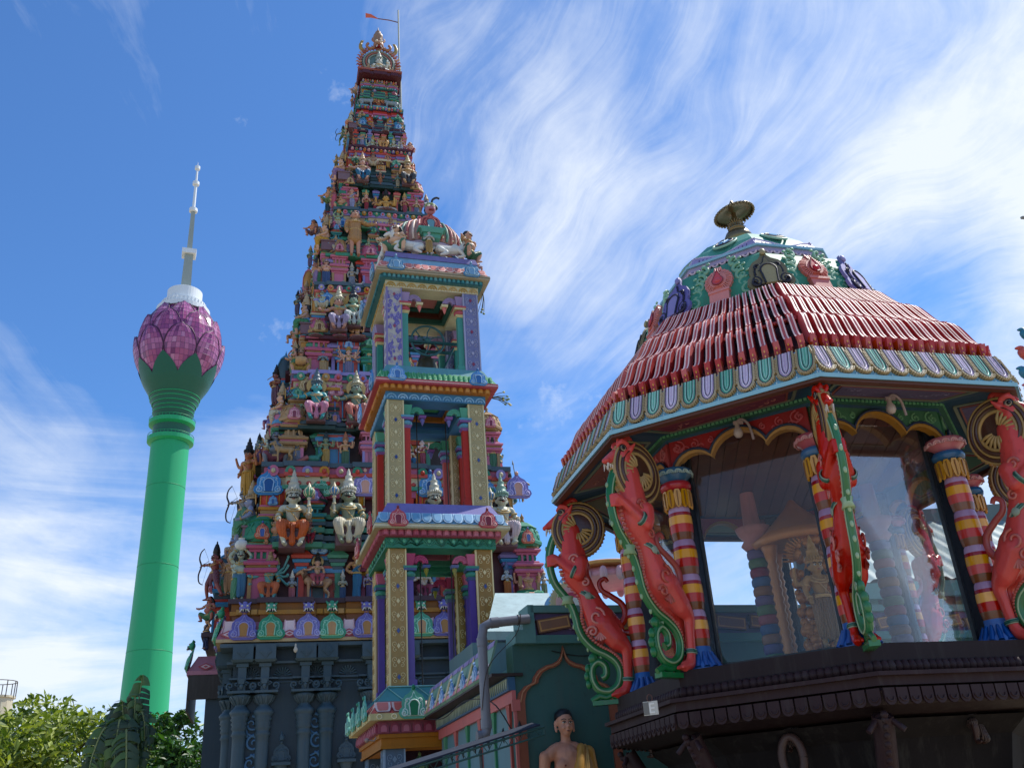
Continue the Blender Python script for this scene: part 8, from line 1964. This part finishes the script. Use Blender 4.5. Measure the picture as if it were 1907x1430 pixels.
for (dx_, dy_) in ((-.35, .55), (1.05, .55)):
    mp_ = empty('striped_post', PV.o + Vector((dx_, dy_, 0)), 0, 'many-coloured banded post inside the pavilion, %s the golden shrine' % ('before' if dx_ < 0 else 'beyond'), 'post')
    for k in range(14):
        mb = MB(); mb.lathe([(.10, 0), (.115, .03), (.115, .075), (.10, .1)], 18, (0, 0, 2.85 + k * .105)); obj('band', mb, C_(MC[k % 5]), mp_)
    mb = MB(); mb.lathe([(.11, 4.32), (.16, 4.38), (.12, 4.44), (.17, 4.5), (.2, 4.58), (.1, 4.6), (.08, 5.0)], 18); obj('capital', mb, C_('#b06a64'), mp_)
# small E plate at the left of the pavilion ledge
P_ = PV.w(0, 0, 0); d_ = ray(1212, 1318); 
q = EYE + d_ * (8.25 / d_.y)
es = empty('letter_sign', q, radians(-20), 'small white plate with the letter E hanging on a ring at the dark pavilion ledge', 'sign')
mb = MB(); mb.box(-.062, .062, -.004, .004, -.055, .055); obj('plate', mb, C_('#b9b5a8', rough=.35), es)
mb = MB(); mb.box(-.012, .002, -.007, -.004, -.04, .04); [mb.box(.002, .034, -.007, -.004, z - .006, z + .006) for z in (-.034, 0, .034)]; obj('letter', mb, C_('#e9e7de'), es)
mb = MB(); mb.box(-.061, -.012, -.006, -.004, -.05, .05); obj('smudge', mb, C_('#6f6d66'), es)
mb = MB(); mb.tube([(.0 + .022 * cos(a), 0, .08 + .03 * sin(a)) for a in [2 * pi * i / 16 for i in range(17)]], .005, 5); obj('ring', mb, C_('#5a3a30'), es)
# dark carved figures hanging under the ledge
for k, (px, py, kd, lab) in enumerate(((1482, 1400, 'strong', 'dark carved wooden dwarf holding a garland ring under the pavilion ledge'), (1820, 1385, 'kneel', 'dark carved wooden figure under the right part of the pavilion ledge'), (1240, 1408, 'kneel', 'dark carved wooden figure near the left end under the pavilion ledge'))):
    P_ = PV.onz(px, py, 1.75); v = Vector((P_.x, P_.y)); 
    d = ray(px, py); i_ = 1 if k == 0 else (2 if k == 1 else 0); n_ = PV.ex * cos(fang(i_)) + PV.ey * sin(fang(i_)); tt_ = (PV.o + n_ * 1.62 - EYE).dot(n_) / d.dot(n_); w = EYE + d * tt_
    statue(kd, w, atan2(n_.y, n_.x) + pi / 2, .62, '#3a2420', '#33201e', '#3a2420', lab, orn='#4a302a', hair='#2a1a18')
    if k == 0:
        mb = MB(); mb.tube([(.09 * cos(a), 0, .17 * sin(a)) for a in [2 * pi * i / 20 for i in range(21)]], .035, 8); o = link('garland', mb.mesh('garland'), bpy.data.objects[-1] if 0 else None, w - n_ * -.12 + Vector((0, 0, -.05)), atan2(n_.y, n_.x) + pi / 2, mats=[C_('#3f2a26')]); setp(o, 'dark carved oval garland ring held by the wooden dwarf under the ledge', 'ornament')
# bulb under the eave of the tall tower
P_ = GT.ony(551, 1205, -GB - .05); eb = empty('eave_bulb', GT.w(P_.x, P_.y, P_.z), 0, 'small white bulb under the coloured eave of the tall tower', 'lamp')
mb = MB(); mb.lathe([(0, -.12), (.04, -.10), (.055, -.05), (.03, .02), (.025, .08)], 12); obj('bulb', mb, C_('#c9c4b4', rough=.3), eb)
P_ = BT.ony(683, 1378, -1.35); eb = empty('eave_bulb', BT.w(P_.x, P_.y, P_.z), BT.a, 'brownish globe bulb on a short arm at the lowest cornice of the bell tower', 'lamp')
mb = MB(); mb.ball((0, 0, 0), .035, 12, 8); mb.tube([(0, 0, 0), (.12, 0, -.01), (.14, 0, .04)], .012, 6); obj('bulb', mb, C_('#8a7468', rough=.3), eb)
# iron hook silhouette beside tier five
P_ = GT.ony(806, 385, -GB * .4); hk = setp(link('iron_hook', (lambda mb: (mb.tube(smooth_path([(.22, 0, .42), (.12, 0, .45), (.0, 0, .36), (-.02, 0, .22), (.10, 0, .12), (.12, 0, .02), (.0, 0, -.05)], 5), .035, 8), mb.mesh('iron_hook'))[1])(MB()), None, GT.w(P_.x, P_.y, P_.z - .1), GT.a, mats=[C_('#20242c')]), 'black S-shaped iron hook standing out beside the fifth tier', 'hook')
# small plants growing in cracks of the cornices
for (px, py, n, lab) in ((942, 735, 9, 'spindly weed with pale flowers growing from the right edge of the second cornice'), (893, 582, 5, 'tiny green weed under the right edge of the top cornice')):
    P_ = BT.ony(px, py, -.6); mb = MB(); r_ = random.Random(n)
    for k in range(n):
        e = Vector((P_.x + r_.uniform(-.06, .10), P_.y, P_.z + r_.uniform(-.25, .10))); B0 = Vector((1.15, P_.y, 9.36 if py > 600 else 11.8)); mb.tube([B0, (e + B0) / 2 + Vector((.02, 0, .03)), e], .007, 4); mb.ball(e, (.03, .02, .022), 6, 4, mi=1 + k % 2)
    setp(obj('weed', mb, [C_('#5a5a3a'), leafmat('#7f8f4a'), C_('#c9c07a')], None, BT.o, BT.a), lab, 'plant')
# thin wires against the sky and loose cables on the walls
mb = MB(); mb.tube(smooth_path([(X0 - .31, -1.5, 3.30), (X0 - .28, -2.6, 3.18), (X0 - .27, -3.9, 3.24), (X0 - .26, -5.2, 3.05), (X0 - .12, -5.5, 2.7)], 6), .008, 4); mb.tube(smooth_path([(X0 + .5, YW - .02, 3.62), (X0 + .9, YW - .03, 3.55), (X0 + 1.5, YW - .02, 3.6), (X0 + 2.2, YW - .02, 3.5)], 6), .007, 4)
setp(obj('loose_cable', mb, C_('#1c1c1e'), None, BT.o, BT.a), 'loose black cable sagging under the painted side eave of the teal hall', 'cable')
